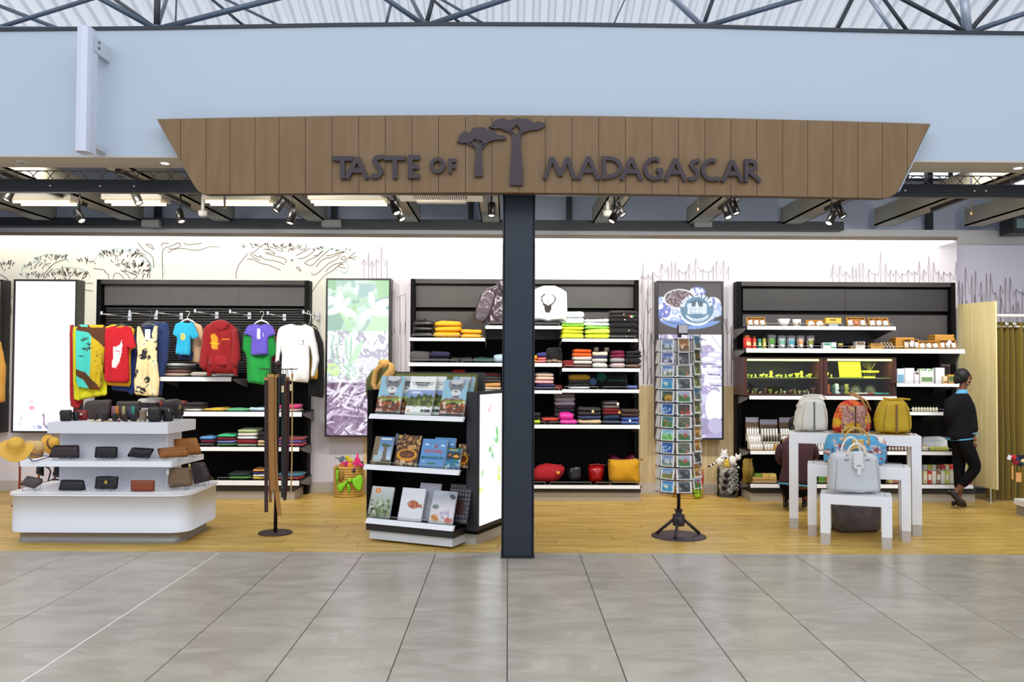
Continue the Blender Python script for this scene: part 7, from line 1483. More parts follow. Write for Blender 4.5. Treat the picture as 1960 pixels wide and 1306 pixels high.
# ================================================================== POSTCARDS
def pcard(kind):
    im = Img(20, 15, (240, 240, 240)) if kind[0] != 'P' else Img(15, 20, (240, 240, 240)); a, b, c, d = PCC[kind]
    im.grad(.10, .6, a, b); im.a[im.V < .1] = 244; im.rect(0, .55, 1, 1, c); im.speck(.15, .4, .85, .85, d, 10, .09, rg)
    im.a[(im.U < .08) | (im.U > .92) | (im.V < .09) | (im.V > .91)] = (242, 240, 238); return im
PCC = {'L1': ((120, 140, 190), (196, 206, 226), (120, 140, 130), [(230, 230, 236), (100, 110, 130)]), 'L2': ((90, 110, 170), (130, 150, 190), (110, 90, 110), [(200, 210, 230), (90, 80, 120)]),
 'L3': ((90, 130, 190), (210, 220, 236), (120, 130, 100), [(236, 236, 240), (96, 110, 120)]), 'L4': ((60, 130, 200), (150, 210, 230), (60, 150, 190), [(226, 226, 200), (50, 130, 170)]), 'L5': ((40, 70, 70), (110, 130, 60), (40, 50, 30), [(240, 180, 60), (200, 150, 60)]),
 'L6': ((30, 80, 150), (40, 100, 170), (30, 80, 150), [(226, 236, 244), (60, 110, 180)]), 'L7': ((60, 120, 130), (90, 150, 130), (60, 110, 60), [(200, 120, 60), (70, 130, 70)]), 'L8': ((130, 190, 230), (196, 226, 240), (100, 180, 90), [(90, 170, 80), (150, 210, 140)]),
 'L9': ((110, 150, 200), (170, 190, 210), (110, 140, 60), [(150, 110, 70), (80, 120, 50)]), 'M1': ((90, 90, 80), (130, 110, 80), (60, 80, 50), [(190, 90, 50), (60, 90, 50), (150, 140, 150)]), 'M2': ((70, 76, 80), (100, 104, 106), (60, 60, 64), [(130, 130, 132), (40, 42, 44)]),
 'M3': ((170, 170, 200), (150, 150, 150), (60, 110, 60), [(176, 80, 50), (60, 110, 50)]), 'M4': ((50, 40, 36), (70, 60, 40), (40, 60, 30), [(170, 50, 40), (90, 40, 30)]), 'P1': ((130, 80, 20), (176, 110, 30), (90, 50, 20), [(220, 190, 150), (110, 60, 30)]),
 'P2': ((30, 30, 32), (50, 50, 50), (40, 36, 34), [(150, 150, 150), (80, 76, 70)]), 'P3': ((60, 110, 150), (90, 140, 170), (80, 90, 90), [(140, 120, 100), (60, 90, 120)]), 'P4': ((40, 60, 34), (60, 60, 40), (50, 60, 36), [(196, 130, 60), (30, 30, 24)]),
 'P5': ((80, 90, 60), (120, 100, 80), (90, 110, 60), [(150, 200, 80), (110, 80, 60)]), 'P6': ((150, 100, 30), (196, 140, 50), (120, 70, 20), [(226, 190, 120), (110, 60, 20)])}
PI_ = {k_: pcard(k_) for k_ in PCC}
WHC = mat((228, 226, 224), .5)
desc = {'L1': 'snowy-looking town', 'L2': 'blue dusk', 'L3': 'white building', 'L4': 'turquoise beach', 'L5': 'golden lights', 'L6': 'blue sea bird', 'L7': 'green valley', 'L8': 'green island', 'L9': 'grassy rock', 'M1': 'leafy lemur', 'M2': 'grey landscape', 'M3': 'flowering tree', 'M4': 'dark red group', 'P1': 'golden portrait', 'P2': 'black figure', 'P3': 'blue figure', 'P4': 'forest lemur', 'P5': 'green chameleon', 'P6': 'orange lemur'}
colk = {0: ['L1', 'L2', 'L3', 'L4', 'L5', 'L6', 'L7', 'L8', 'L6', 'L1', 'L9', 'L4'], 1: ['P1', 'P2', 'M1', 'M2', 'M3', 'M4', 'M1', 'M3', 'M1', 'M3', 'M2', 'M2'], 2: ['P3', 'P4', 'P5', 'P5', 'P3', 'P5', 'P4', 'P6', 'P6', 'M2', 'P6', 'M3']}
cname = {0: 'left', 1: 'middle', 2: 'right'}
proto = {}
for c_ in range(8):
    g = math.radians(-42+45*c_); 
    for r_ in range(12):
        z = 1.80-.117*r_-.03 if c_ != 2 else 1.83-.117*r_-.03
        kind = colk.get(c_, ['L3']*12)[r_]; vert = kind[0] == 'P'; cw, ch = (.105, .14) if vert else (.138, .105)
        px_, py_ = rx+CR*math.sin(g), ry-CR*math.cos(g)
        if c_ == 0: lab = 'postcard of %s in the left column, %s from the top' % (desc[kind], ORD[r_])
        elif c_ in (1, 2): lab = 'postcard of %s in the %s column, %s from the top' % (desc[kind], cname[c_], ORD[r_])
        elif c_ in (3, 7): lab = 'edge-on postcard at the far %s side of the wire rack, %s from the top' % ('right' if c_ == 3 else 'left', ORD[r_])
        else: lab = 'white-edged postcard on the rear columns of the wire rack, %s from the top' % ORD[r_]
        key = kind if c_ < 3 else 'back'
        t = thing('postcard', lab, 'postcard', (px_, py_, z-ch/2), g, None if c_ < 3 else ('postcards on the rear columns' if c_ in (4, 5, 6) else 'edge-on postcards at the sides'))
        tl = -.16+rg.uniform(-.04, .04)
        if key not in proto:
            T = Matrix.Rotation(.0, 4, 'X'); cdm = MB().box(-cw/2, cw/2, 0, .006, 0, ch).build('card', WHC, t, True)
            pic = None
            if c_ < 3: pic = picture('photo_print', PI_[kind], wmat(t) @ Vector((-cw/2, -.0012, 0)), wmat(t).to_3x3() @ Vector((cw, 0, 0)), (0, 0, ch), PRINT, t)
            proto[key] = (cdm, pic)
        else:
            cdm = proto[key][0].copy(); C.objects.link(cdm); cdm.parent = t
            pic = None
            if proto[key][1]: pic = proto[key][1].copy(); C.objects.link(pic); pic.parent = t
        t.matrix_basis = t.matrix_basis @ Matrix.Rotation(tl, 4, 'X')
# ================================================================== GOODS OF THE RIGHT UNIT
GB = mat((206, 150, 60), .6, var=.06); GBI = mat((150, 100, 44), .6); BT = mat((240, 238, 232), .3); CAP = mat((22, 20, 20), .4)
def zx(px, Y=10.15): return X_(px, Y)
def bottle(t, x, y, z, r, h, m, cap=None, mm=None):
    MB().lathe([(r*.9, 0), (r, .004), (r, h*.68), (r*.45, h*.8), (r*.4, h*.82)], (x, y, z), 12).build('bottle', m, t)
    MB().lathe([(r*.5, h*.8), (r*.5, h), (0, h)], (x, y, z), 10).build('cap', cap or CAP, t)
def giftbox(lab, x0, x1, y0, y1, z, Y=10.16, items=3, mid=None, tilt=.5):
    a, b = zx(x0, Y), zx(x1, Y); w_ = b-a; h = (y1-y0)*Y/F; T = TR((a, Y, z+.002), 0, -tilt); hh = h/math.cos(tilt)
    t = thing('gift_box', lab, 'gift box', ((a+b)/2, Y, z))
    MB(T).box(0, w_, .03, .036, 0, hh).build('tray_back', GBI, t)
    for q in ((0, w_, 0, .03, 0, .005), (0, w_, 0, .03, hh-.005, hh), (0, .005, 0, .03, 0, hh), (w_-.005, w_, 0, .03, 0, hh)): MB(T).box(*q).build('tray_side', GB, t)
    for i in range(items):
        x = w_*(i+.5)/items; T2 = T @ Matrix.Translation((x, .012, hh*.12))
        if mid and i == items//2: MB(T2).ell((0, 0, hh*.36), (w_*.13, .014, w_*.13), 12).build('soap', mat(mid, .5), t)
        else: MB(T2).lathe([(w_/items*.36, 0), (w_/items*.38, hh*.5), (.006, hh*.62)], n=12).build('bottle', BT, t); MB(T2).lathe([(.007, hh*.6), (.007, hh*.76), (0, hh*.76)], n=8).build('cap', CAP, t)
    return t
giftbox('open gift box of three white bottles at the left of the top shelf', 1432, 1467, 606, 624, z3a); giftbox('open gift box with pink soap between two bottles on the top shelf', 1624, 1660, 605, 624, z3a, mid=(206, 110, 80)); giftbox('open gift box at the right end of the top shelf', 1666, 1704, 606, 624, z3a)
giftbox('shallow yellow gift box with two white soaps on the top shelf', 1547, 1580, 611, 624, z3a, items=2, tilt=.8)
t = thing('white_bowl', 'fluted white ceramic bowl on the top shelf', 'bowl', (zx(1503), 10.2, z3a)); MB().lathe([(.035, 0), (.05, .03), (.075, .09), (.07, .092), (.0, .05)], (zx(1503), 10.2, z3a), 20).build('body', BT, t)
t = thing('white_mug', 'white mug with dark round print beside the bowl', 'mug', (zx(1528), 10.2, z3a)); MB().lathe([(.04, 0), (.048, .06), (.05, .088), (.044, .088), (0, .02)], (zx(1528), 10.2, z3a), 20).build('body', BT, t); MB().ell((zx(1530), 10.152, z3a+.035), (.016, .006, .018), 12).build('print', mat((120, 80, 40), .5), t)
t = thing('block_sign', 'yellow block with small writing raised on a clear riser', 'block', (zx(1599), 10.2, z3a)); MB().box(zx(1584), zx(1614), 10.2, 10.26, z3a+.042, z3a+.108, 0, .003).build('block', mat((226, 176, 60), .5), t); MB().box(zx(1591), zx(1608), 10.21, 10.25, z3a, z3a+.042).build('riser', mat((206, 214, 224), .1, alpha=.6), t); MB().box(zx(1592), zx(1604), 10.197, 10.2, z3a+.075, z3a+.092).build('writing_band', mat((110, 84, 50), .5), t)
for (x0, x1, y0, c, lab) in ((1425, 1441, 642, (206, 40, 26), 'large red tin with orange top at the left of the second shelf'), (1442.5, 1450, 643, (214, 60, 34), 'slim red bottle beside the large red tin'), (1452, 1460, 645, (20, 120, 100), 'slim teal bottle on the second shelf'), (1461, 1469, 643, (150, 140, 50), 'slim olive bottle left of the pouches')):
    r = (zx(x1)-zx(x0))/2; h = (667-y0)*10.15/F; q = ((zx(x0)+zx(x1))/2, 10.2, z3b); t = thing('tin' if r > .03 else 'bottle', lab, 'tin' if r > .03 else 'bottle', q)
    MB().lathe([(r*.95, 0), (r, .004), (r, h*.82), (r*.6, h*.9)], q, 14).build('body', mat(c, .4), t); MB().lathe([(r*.62, h*.88), (r*.6, h), (0, h)], q, 12).build('cap', mat((226, 150, 60), .4) if c[0] > 180 else CAP, t)
    MB().box(q[0]-r*.5, q[0]+r*.5, 10.2-r-.001, 10.2-r*.9, z3b+h*.25, z3b+h*.5).build('label', mat((230, 210, 150), .5), t)
for i, (x0, x1, c, nm) in enumerate(((1471, 1488, (84, 150, 60), 'green'), (1490, 1508, (120, 170, 150), 'mint'), (1508, 1526, (80, 160, 180), 'turquoise'), (1527, 1543, (214, 160, 110), 'peach'), (1546, 1562, (140, 150, 60), 'olive'))):
    a, b = zx(x0), zx(x1); w_ = b-a; h = .175-.012*(i > 0); t = thing('tea_pouch', 'clear pouch with %s contents, %s from the left of the pouch row' % (nm, ORD[i]), 'pouch', ((a+b)/2, 10.18, z3b))
    puff('pouch', [(a+w_*.15, z3b), (b-w_*.15, z3b), (b+.004, z3b+h), (a-.004, z3b+h)], .022, TY(10.2), mat((196, 190, 196), .2, var=.2, vs=20), t, .02, 1.)
    puff('contents', [(a+w_*.22, z3b+.012), (b-w_*.22, z3b+.012), (b-w_*.1, z3b+h*.75), (a+w_*.1, z3b+h*.75)], .012, TY(10.186), mat(c, .4), t, .02, .2); puff('label', [(a+w_*.3, z3b+.01), (b-w_*.3, z3b+.01), (b-w_*.28, z3b+.05), (a+w_*.28, z3b+.05)], .008, TY(10.176), mat((240, 240, 244), .4), t, .02, .2)
def carton(lab, x0, x1, y0, z, base, c, Y=10.16, dep=.08, cat='box', name='carton', band=None, tl=0, group=None):
    a, b = zx(x0, Y), zx(x1, Y); h = (base-y0)*Y/F; t = thing(name, lab, cat, ((a+b)/2, Y, z), 0, group)
    MB().box(a, b, Y, Y+dep, z, z+h, 0, .002).build('body', mat(c, .5), t)
    if band: MB().box(a+(b-a)*.1, b-(b-a)*.1, Y-.002, Y, z+h*band[1], z+h*band[2]).build('printed_band', mat(band[0], .5), t)
    return t
carton('green and white carton beside the pouches', 1576, 1591, 655, z3b, 667, (224, 236, 228), band=((30, 140, 110), .6, .9)); carton('narrow white and green carton next to the wider one', 1592.5, 1601, 654.5, z3b, 667, (224, 238, 230), band=((30, 150, 120), .1, .35))
t = thing('jar', 'small jar with gold lid and dark label on the second shelf', 'jar', (zx(1612), 10.2, z3b)); MB().lathe([(.03, 0), (.032, .04), (.028, .045)], (zx(1612), 10.2, z3b), 16).build('glass', mat((60, 50, 30), .2), t); MB().lathe([(.03, .045), (.03, .065), (0, .066)], (zx(1612), 10.2, z3b), 16).build('lid', mat((226, 206, 110), .3), t)
carton('flat brown box under the white-topped one', 1628, 1655, 661, z3b, 667, (130, 100, 54)); carton('white and grey tilted box right of the jar', 1638, 1656, 653, z3b, 667, (206, 200, 196), Y=10.13, band=((110, 90, 70), .55, .95)); carton('open brown tray box with dark lid', 1667, 1691, 656, z3b, 667, (190, 140, 50), band=((150, 104, 40), .5, .95)); 
t = thing('chocolate_box', 'dark box holding rows of small pale round sweets', 'box', (zx(1702), 10.14, z3b)); MB().box(zx(1690), zx(1714), 10.14, 10.26, z3b, z3b+.012).build('tray', mat((60, 40, 30), .5), t)
for r_ in range(4):
    for c_ in range(4): MB().ell((zx(1693+c_*6), 10.155+r_*.028, z3b+.02+r_*.018), (.012, .012, .01), 8).build('sweet', mat((206, 180, 150), .5), t)
for (x0, x1, n_, lab) in ((1714, 1750, 4, 'stack'), (1789, 1827, 5, 'taller stack')):
    for i in range(n_):
        z = z3b+.036*i; a, b = zx(x0+i*.3, 10.28), zx(x1-(i == n_-1)*1, 10.28); t = thing('gift_box', 'closed yellow gift box, %s from the bottom of the %s %s' % (ORD[i], lab if n_ == 4 else 'taller stack', 'behind the open boxes'), 'gift box', ((a+b)/2, 10.3, z)); MB().box(a, b, 10.28, 10.45, z, z+.022, 0, .002).build('base', GB, t); MB().box(a-.004, b+.004, 10.276, 10.454, z+.016, z+.0345, 0, .002).build('lid', GB, t)
giftbox('open gift box with tilted white tag before the lower stack', 1732, 1761, 649, 668, z3b, Y=10.1, tilt=.25); giftbox('low open gift box of white pieces between the stacks', 1762, 1800, 652, 668, z3b, Y=10.1, tilt=.6); giftbox('open gift box with white tag before the taller stack', 1801, 1833, 650, 668, z3b, Y=10.1, tilt=.35)
for px, py, T_ in ((1746, 658, .1), (1816, 657, .7)):
    q = at(px, py, 10.08); t = MB(TR(q, 0, 0, T_)).box(-.02, .02, 0, .003, -.035, .035).build('white_tag', mat((240, 240, 244), .5)); tag(t, 'white card tag leaning in the open gift box of the %s stack' % ('lower' if px < 1780 else 'taller'), 'tag')
# cabinets' contents
YG = mat((196, 206, 60), .5); GN = [(196, 206, 60), (150, 160, 70), (206, 200, 150), (120, 130, 90), (226, 222, 200), (96, 60, 40)]
def figurine(lab, x, y, z, h, c, kind, group=None):
    t = thing('figurine', lab, 'figurine', (x, y, z), 0, group); m = mat(c, .4)
    if kind == 0: MB().lathe([(h*.35, 0), (h*.4, h*.08), (h*.15, h*.3), (h*.28, h*.55), (h*.2, h*.7), (h*.22, h*.9), (0, h)], (x, y, z), 12).build('body', m, t)
    if kind == 1: MB().ell((x, y, z+h*.35), (h*.5, h*.3, h*.35), 10).build('body', m, t); MB().ell((x+h*.45, y, z+h*.65), (h*.22, h*.2, h*.24), 10).build('head', m, t)
    if kind == 2: MB().lathe([(h*.4, 0), (h*.25, h*.2), (h*.6, h*.8), (h*.62, h), (h*.5, h*.9), (0, h*.5)], (x, y, z), 12).build('bowl', m, t)
    return t
r2 = random.Random(11); adj = ['pale', 'dull', 'bright', 'greenish', 'ivory', 'mossy']
zb_, zm_, xa_, xb_ = GZ[0]
for i in range(14): x = xa_+.04+(xb_-xa_-.08)*i/13.; figurine('%s yellow-green figurine on the glass shelf, %s from the left in the left cabinet' % (adj[i % 6], (ORD+['last'])[i]), x, 10.3+r2.uniform(-.05, .05), zm_, (.045, .03, .04, .055, .035, .08)[i % 6]*(1.5 if i in (10, 13) else 1), GN[0] if i % 3 else GN[1], (1, 2, 0)[i % 3])
for i in range(15): x = xa_+.03+(xb_-xa_-.06)*i/14.; figurine('%s stone or shell piece on the bottom of the left cabinet, place %s' % (adj[(i*2+1) % 6], (ORD+['fourteenth', 'last'])[i]), x, 10.25+r2.uniform(-.04, .05), zb_, (.05, .035, .06, .03, .07)[i % 5], GN[1+i % 5], (1, 0, 2)[i % 3])
zb_, zm_, xa_, xb_ = GZ[1]
t = thing('hanging_card', 'plain yellow card hanging in the right cabinet', 'card', (zx(1621), 10.3, zm_)); MB().prism([(zx(1606, 10.3), zm_+.006), (zx(1648, 10.3), zm_+.006), (zx(1645, 10.3), zm_+.19), (zx(1603, 10.3), zm_+.19)], 10.28, 10.285).build('sheet', mat((226, 216, 20), .6), t)
figurine('bright yellow elephant-like figurine at the left of the right cabinet glass shelf', zx(1588), 10.3, zm_, .07, (210, 200, 30), 1); figurine('small yellow-grey figurine beside the hanging yellow card', zx(1600), 10.3, zm_, .04, (180, 176, 90), 0)
t = thing('model_boat', 'yellow-lit model boat with twigs in the right cabinet', 'boat', (zx(1677), 10.3, zm_)); MB().box(zx(1660), zx(1692), 10.28, 10.34, zm_+.06, zm_+.085, 0, .004).build('deck', mat((206, 200, 40), .5), t); MB().box(zx(1662), zx(1684), 10.28, 10.34, zm_, zm_+.015).build('base', mat((206, 200, 60), .5), t)
for i in range(5): MB().tube([(zx(1665+i*5), 10.31, zm_+.01), (zx(1666+i*5), 10.31, zm_+.065)], .006, 6).build('post', mat((110, 120, 50), .5), t)
for i in range(9): MB().tube([(zx(1676), 10.31, zm_+.08), (zx(1676-12+i*3), 10.31, zm_+.14+.02*(i % 3)), (zx(1676-14+i*3.4), 10.31, zm_+.18)], .002, 4).build('twig', mat((150, 140, 50), .6), t)
for x, h, c, nm, kd in ((1583, .07, (206, 196, 150), 'pale', 0), (1590, .12, (190, 90, 40), 'terracotta orange', 0), (1600, .11, (20, 80, 60), 'dark green', 0), (1607, .125, (236, 244, 244), 'white', 0), (1617, .1, (40, 40, 60), 'dark blue', 0), (1626, .12, (176, 176, 70), 'olive', 0)): figurine('%s standing figurine on the bottom of the right cabinet' % nm, zx(x), 10.25, zb_, h, c, kd)
for px, nm in ((1643, 'left'), (1671, 'right')):
    t = thing('agave_plant', 'small spiky silvery agave ornament, %s one in the right cabinet' % nm, 'plant', (zx(px), 10.25, zb_))
    for i in range(11): g = PI*(.06+.088*i); MB().tube([(zx(px), 10.25, zb_+.01), (zx(px)+.045*math.cos(g), 10.24, zb_+.01+.055*math.sin(g)), (zx(px)+.085*math.cos(g), 10.23+.01*(i % 2), zb_+.01+.10*math.sin(g))], [.006, .006, .001], 5).build('leaf', mat((150, 160, 120), .5), t)
for x0, x1, c, nm in ((1635, 1662, (226, 226, 230), 'white'), (1663, 1673, (190, 40, 80), 'crimson'), (1674, 1692, (60, 190, 190), 'turquoise'), (1693, 1703, (40, 176, 170), 'teal')): o = MB().box(zx(x0), zx(x1), 10.16, 10.2, zb_, zb_+.016, 0, .006).build('pencil_case', mat(c, .4)); tag(o, 'flat %s strip lying at the front of the right cabinet' % nm, 'case')
# shelf of white packs
carton('white carton with blue bottle picture beside the mahogany cabinet', 1717, 1731, 705, z3d, 733, (214, 226, 236), band=((120, 170, 200), .05, .6)); carton('plain tall white carton on the white pack shelf', 1732, 1750, 704, z3d, 733, (240, 240, 244), Y=10.2); carton('slim white carton with dark cap picture', 1751, 1759, 710, z3d, 733, (236, 232, 236), band=((110, 70, 60), .75, .92))
t = carton('white carton with green leaf and plant pictures', 1761, 1787, 705, z3d, 733, (236, 242, 232), band=((110, 150, 90), .12, .42))
for i, (u, v) in enumerate(((1765, 708), (1771, 708), (1778, 709), (1783, 708))): MB().ell(at(u, v, 10.157), (.014, .003, .01), 8).build('leaf_print', mat((130, 200, 80) if i % 2 == 0 else (60, 150, 120), .5), t)
carton('white pointed carton near the woman', 1791, 1808, 703, z3d, 733, (240, 238, 244)); carton('small amber and white carton', 1806, 1813, 719, z3d, 733, (236, 214, 176), Y=10.1, band=((200, 120, 40), .1, .35)); carton('tan leaning box beside the woman head', 1815, 1826, 715, z3d, 732, (206, 160, 70), band=((90, 110, 50), .2, .8)); carton('dark brown plaque with pale dots at the back of the shelf', 1799, 1820, 694, z3d, 733, (46, 26, 28), Y=10.4, dep=.02, band=((150, 130, 130), .83, .93))
for i in range(9):
    x = zx(1747+i*5.6); t = thing('small_bottle', 'small pale cosmetic bottle behind the mustard bag, %s from the left' % ORD[i], 'bottle', (x, 10.15, z3e), 0, 'small bottles on the short shelf'); bottle(t, x, 10.15, z3e, .014, .062, mat((226, 220, 196), .4), mat((60, 56, 50), .4))
# fragrance displays
for k_, (x0, x1, y0, lab) in enumerate(((1427, 1451, 797, 'left lilac-headed card display of white bottles'), (1454, 1487, 801, 'middle lilac-headed card display of dropper bottles'), (1491, 1515, 797, 'right lilac-headed brown card display'))):
    t = thing('card_display', lab, 'display', (zx((x0+x1)/2), 10.3, z3f)); a, b = zx(x0, 10.35), zx(x1, 10.35); zt_ = Z0(y0, 10.35)
    MB().box(a, b, 10.35, 10.36, z3f, zt_).build('back_card', mat((120, 92, 66), .6), t); MB().box(a, b, 10.345, 10.35, zt_-.06, zt_).build('header', mat((170, 166, 186), .5), t)
    for s_ in (0, 1, 2): MB().box(a, b, 10.13+.075*s_, 10.35, z3f, z3f+.005+.085*s_).build('step', mat((206, 196, 180) if s_ else (196, 150, 70), .6), t)
    n = 5 if k_ != 1 else 6
    for s_ in range(3):
        for i in range(n):
            x = a+(b-a)*(i+.5)/n; z = z3f+.005+.085*s_; c_ = (240, 240, 240) if (k_ != 1 or s_ != 1) else (40, 30, 26)
            if k_ == 1 and s_ == 0 and i > 2: c_ = (190, 140, 50)
            bt = thing('small_bottle', '%s bottle, %s from the left on the %s step of the %s card display' % ({(240, 240, 240): 'white', (40, 30, 26): 'dark', (190, 140, 50): 'amber'}[c_], ORD[i], ['lowest', 'middle', 'top'][s_], ['left', 'middle', 'right'][k_]), 'bottle', (x, 10.165+.075*s_, z), 0, 'bottles on the card displays')
            bottle(bt, x, 10.165+.075*s_, z, .0125, .082, mat(c_, .3), CAP if k_ else mat((200, 196, 200), .3))
def row(n, x0, x1, z, r, h, c, cc, lab, grp, Y=10.16, cat='bottle', name='small_bottle'):
    for i in range(n):
        x = zx(x0+(x1-x0)*i/(n-1), Y); t = thing(name, '%s, %s from the left' % (lab, ORD[i]), cat, (x, Y, z), 0, grp); bottle(t, x, Y, z, r, h, mat(c, .3), mat(cc, .4))
row(5, 1562, 1584, z3f, .013, .09, (240, 240, 240), (20, 18, 18), 'black-capped white bottle seen through the tall table', 'black-capped bottles')
row(4, 1563, 1583, z3f, .012, .05, (226, 226, 230), (120, 120, 120), 'short white jar before the black-capped bottles', 'short white jars', Y=10.1); row(7, 1702, 1738, z3f, .012, .05, (226, 206, 190), (196, 60, 70), 'small pink-labelled jar seen right of the blue bag', 'pink-labelled jars')
row(7, 1781, 1812, z3f, .015, .055, (206, 206, 70), (236, 236, 226), 'small yellow-green jar right of the tall table', 'yellow-green jars'); row(2, 1767, 1772, z3f, .02, .06, (226, 210, 190), (200, 150, 110), 'beige round jar just right of the tall table leg', 'beige jars')
t = thing('white_pillow_pack', 'long white glossy pack behind the yellow-green jars', 'pack', (zx(1787), 10.35, z3f)); MB().soft(zx(1766, 10.3), zx(1815, 10.3), 10.3, 10.42, z3f, z3f+.15, 0, .5, seed=3).build('pack', mat((238, 240, 244), .3), t)
# lowest shelf
t = thing('soap_crate', 'small pale wooden crate with green-labelled soaps on the lowest shelf', 'crate', (zx(1463), 10.2, z3g)); CW = woodmat('crate_slat', (196, 150, 84), (222, 180, 110), (1, 8, 8), .6, .02, .05)
a, b = zx(1441, 10.12), zx(1486, 10.12)
for z in (.005, .04): MB().box(a, b, 10.12, 10.127, z3g+z, z3g+z+.028).build('slat', CW, t); MB().box(a, b, 10.28, 10.287, z3g+z, z3g+z+.028).build('slat', CW, t)
for x in (a, b-.015): 
    for y in (10.127, 10.265): MB().box(x, x+.015, y, y+.015, z3g, z3g+.075).build('corner_post', CW, t)
MB().box(a, b, 10.127, 10.28, z3g, z3g+.006).build('floor_slat', CW, t)
for i, c in enumerate(((110, 140, 50), (214, 176, 96), (216, 190, 110))): o = MB().box(a+.03+i*.085, a+.108+i*.085, 10.14, 10.25, z3g+.055, z3g+.105, 0, .004).build('soap_bar', mat(c, .6)); tag(o, '%s wrapped soap bar in the wooden crate' % ['green-labelled', 'plain tan', 'pale tan'][i], 'soap')
t = thing('raffia_bundle', 'shaggy straw-coloured raffia bundle beside the crate', 'raffia', (zx(1430), 10.15, z3g)); mb = MB()
for i in range(60):
    x = zx(1423+r2.random()*16, 10.15); mb.tube([(x, 10.12+r2.random()*.1, z3g), (x+r2.uniform(-.02, .02), 10.12+r2.random()*.08, z3g+.15), (x*1+r2.uniform(-.03, .02), 10.15, z3g+.2+r2.random()*.09)], .004, 4)
mb.build('fibres', mat((170, 140, 60), .8), t)['kind'] = 'stuff'
carton('green and tan carton seen below the middle table top', 1566, 1579, 914, z3g, 926, (90, 140, 50)); carton('brown end carton beside the green and tan one', 1580, 1584, 914, z3g, 926, (190, 120, 50))
cc = [(206, 196, 150), (200, 50, 30), (226, 220, 206), (150, 100, 70), (214, 214, 206), (196, 200, 60), (226, 222, 200), (150, 96, 60), (206, 60, 60)]
for r_ in range(2):
    for i in range(11):
        x0 = 1766+i*8.4-(r_*0); 
        if x0 > 1856: continue
        carton('%s infusion carton, %s from the left in the %s row behind the woman legs' % (['olive cream', 'red', 'cream', 'brown', 'pale grey', 'lime', 'ivory', 'cocoa', 'rose'][(i+r_*4) % 9], ORD[i], ['front', 'rear'][r_]), x0, x0+7.6, 902 if r_ == 0 else 893, z3g, 926, cc[(i+r_*4) % 9], Y=10.12+r_*.14, band=((226, 220, 206), .3, .75))
for i in range(3): carton('low flat carton, %s from the left, seen right of the grey satchel' % ORD[i], 1700+i*9, 1708+i*9, 921, z3g, 926, ((206, 180, 90), (180, 90, 60), (200, 196, 190))[i])
# ================================================================== BASKETS, PLUSH, JAR
SG = mat((206, 164, 84), .85, bump=.8, bs=45, var=.25, vs=40); LG = mat((130, 206, 30), .7, var=.1, vs=10)
def basket(lab, px0, px1, ytop, ybase):
    q = fl((px0+px1)/2, ybase); Y = q.y+.17; r = (X_(px1, Y)-X_(px0, Y))/2; h = Z0(ytop, Y); cx = X_((px0+px1)/2, Y)
    t = thing('straw_basket', lab, 'basket', (cx, Y, 0)); n = 12
    for i in range(n): z = h*i/n; MB().lathe([(r*.93, z), (r, z+h/n*.3), (r, z+h/n*.7), (r*.93, z+h/n)], (cx, Y, 0), 24).build('straw_coil', SG, t)
    return t, cx, Y, r, h
t, cx, Y, r, h = basket('woven straw basket tied with a lime green bow, left of the book stand', 641, 699, 893, 953)
yb_ = Y-r-.012
bow = [[(644, 930), (650, 926), (662, 922), (666, 918), (668, 922), (663, 928), (655, 940), (650, 945), (645, 936)], [(672, 918), (680, 914), (690, 908), (695, 915), (694, 930), (690, 940), (686, 942), (678, 934), (673, 925)], [(664, 926), (669, 926), (671, 940), (668, 947), (665, 938)]]
for i, L in enumerate(bow): puff('bow_loop' if i < 2 else 'bow_tail', smooth_poly(wpts(L, yb_), 1), .015, TY(yb_), LG, t, .015, .5, .006, 20, i)
MB().ell(at(669, 920, yb_-.015), (.03, .022, .022), 10).build('knot', LG, t)
for L, c in (([(643, 895), (648, 893), (648, 925), (643, 930)], (130, 206, 30)), ([(675, 897), (680, 895), (679, 905), (675, 906)], (90, 30, 120)), ([(648, 905), (655, 900), (660, 915), (650, 925)], (150, 110, 40))): puff('cloth_patch', smooth_poly(wpts(L, yb_), 1), .01, TY(yb_+.01), mat(c, .7), t, .02, .3)
t, cx, Y, r, h = basket('woven straw basket with green and red cloth behind the postcard rack', 1286, 1346, 893, 955)
yb_ = Y-r-.012
for L, c in (([(1326, 935), (1340, 930), (1347, 938), (1340, 955), (1328, 955)], (150, 190, 30)), ([(1338, 905), (1347, 902), (1347, 930), (1340, 932)], (190, 40, 40)), ([(1316, 900), (1334, 896), (1334, 930), (1318, 934)], (150, 200, 30)), ([(1286, 900), (1296, 898), (1296, 925), (1286, 930)], (170, 40, 40)), ([(1290, 885), (1300, 880), (1300, 898), (1288, 900)], (210, 90, 30))): puff('cloth_patch', smooth_poly(wpts(L, yb_), 1), .02, TY(yb_+.01), mat(c, .7), t, .02, .5)
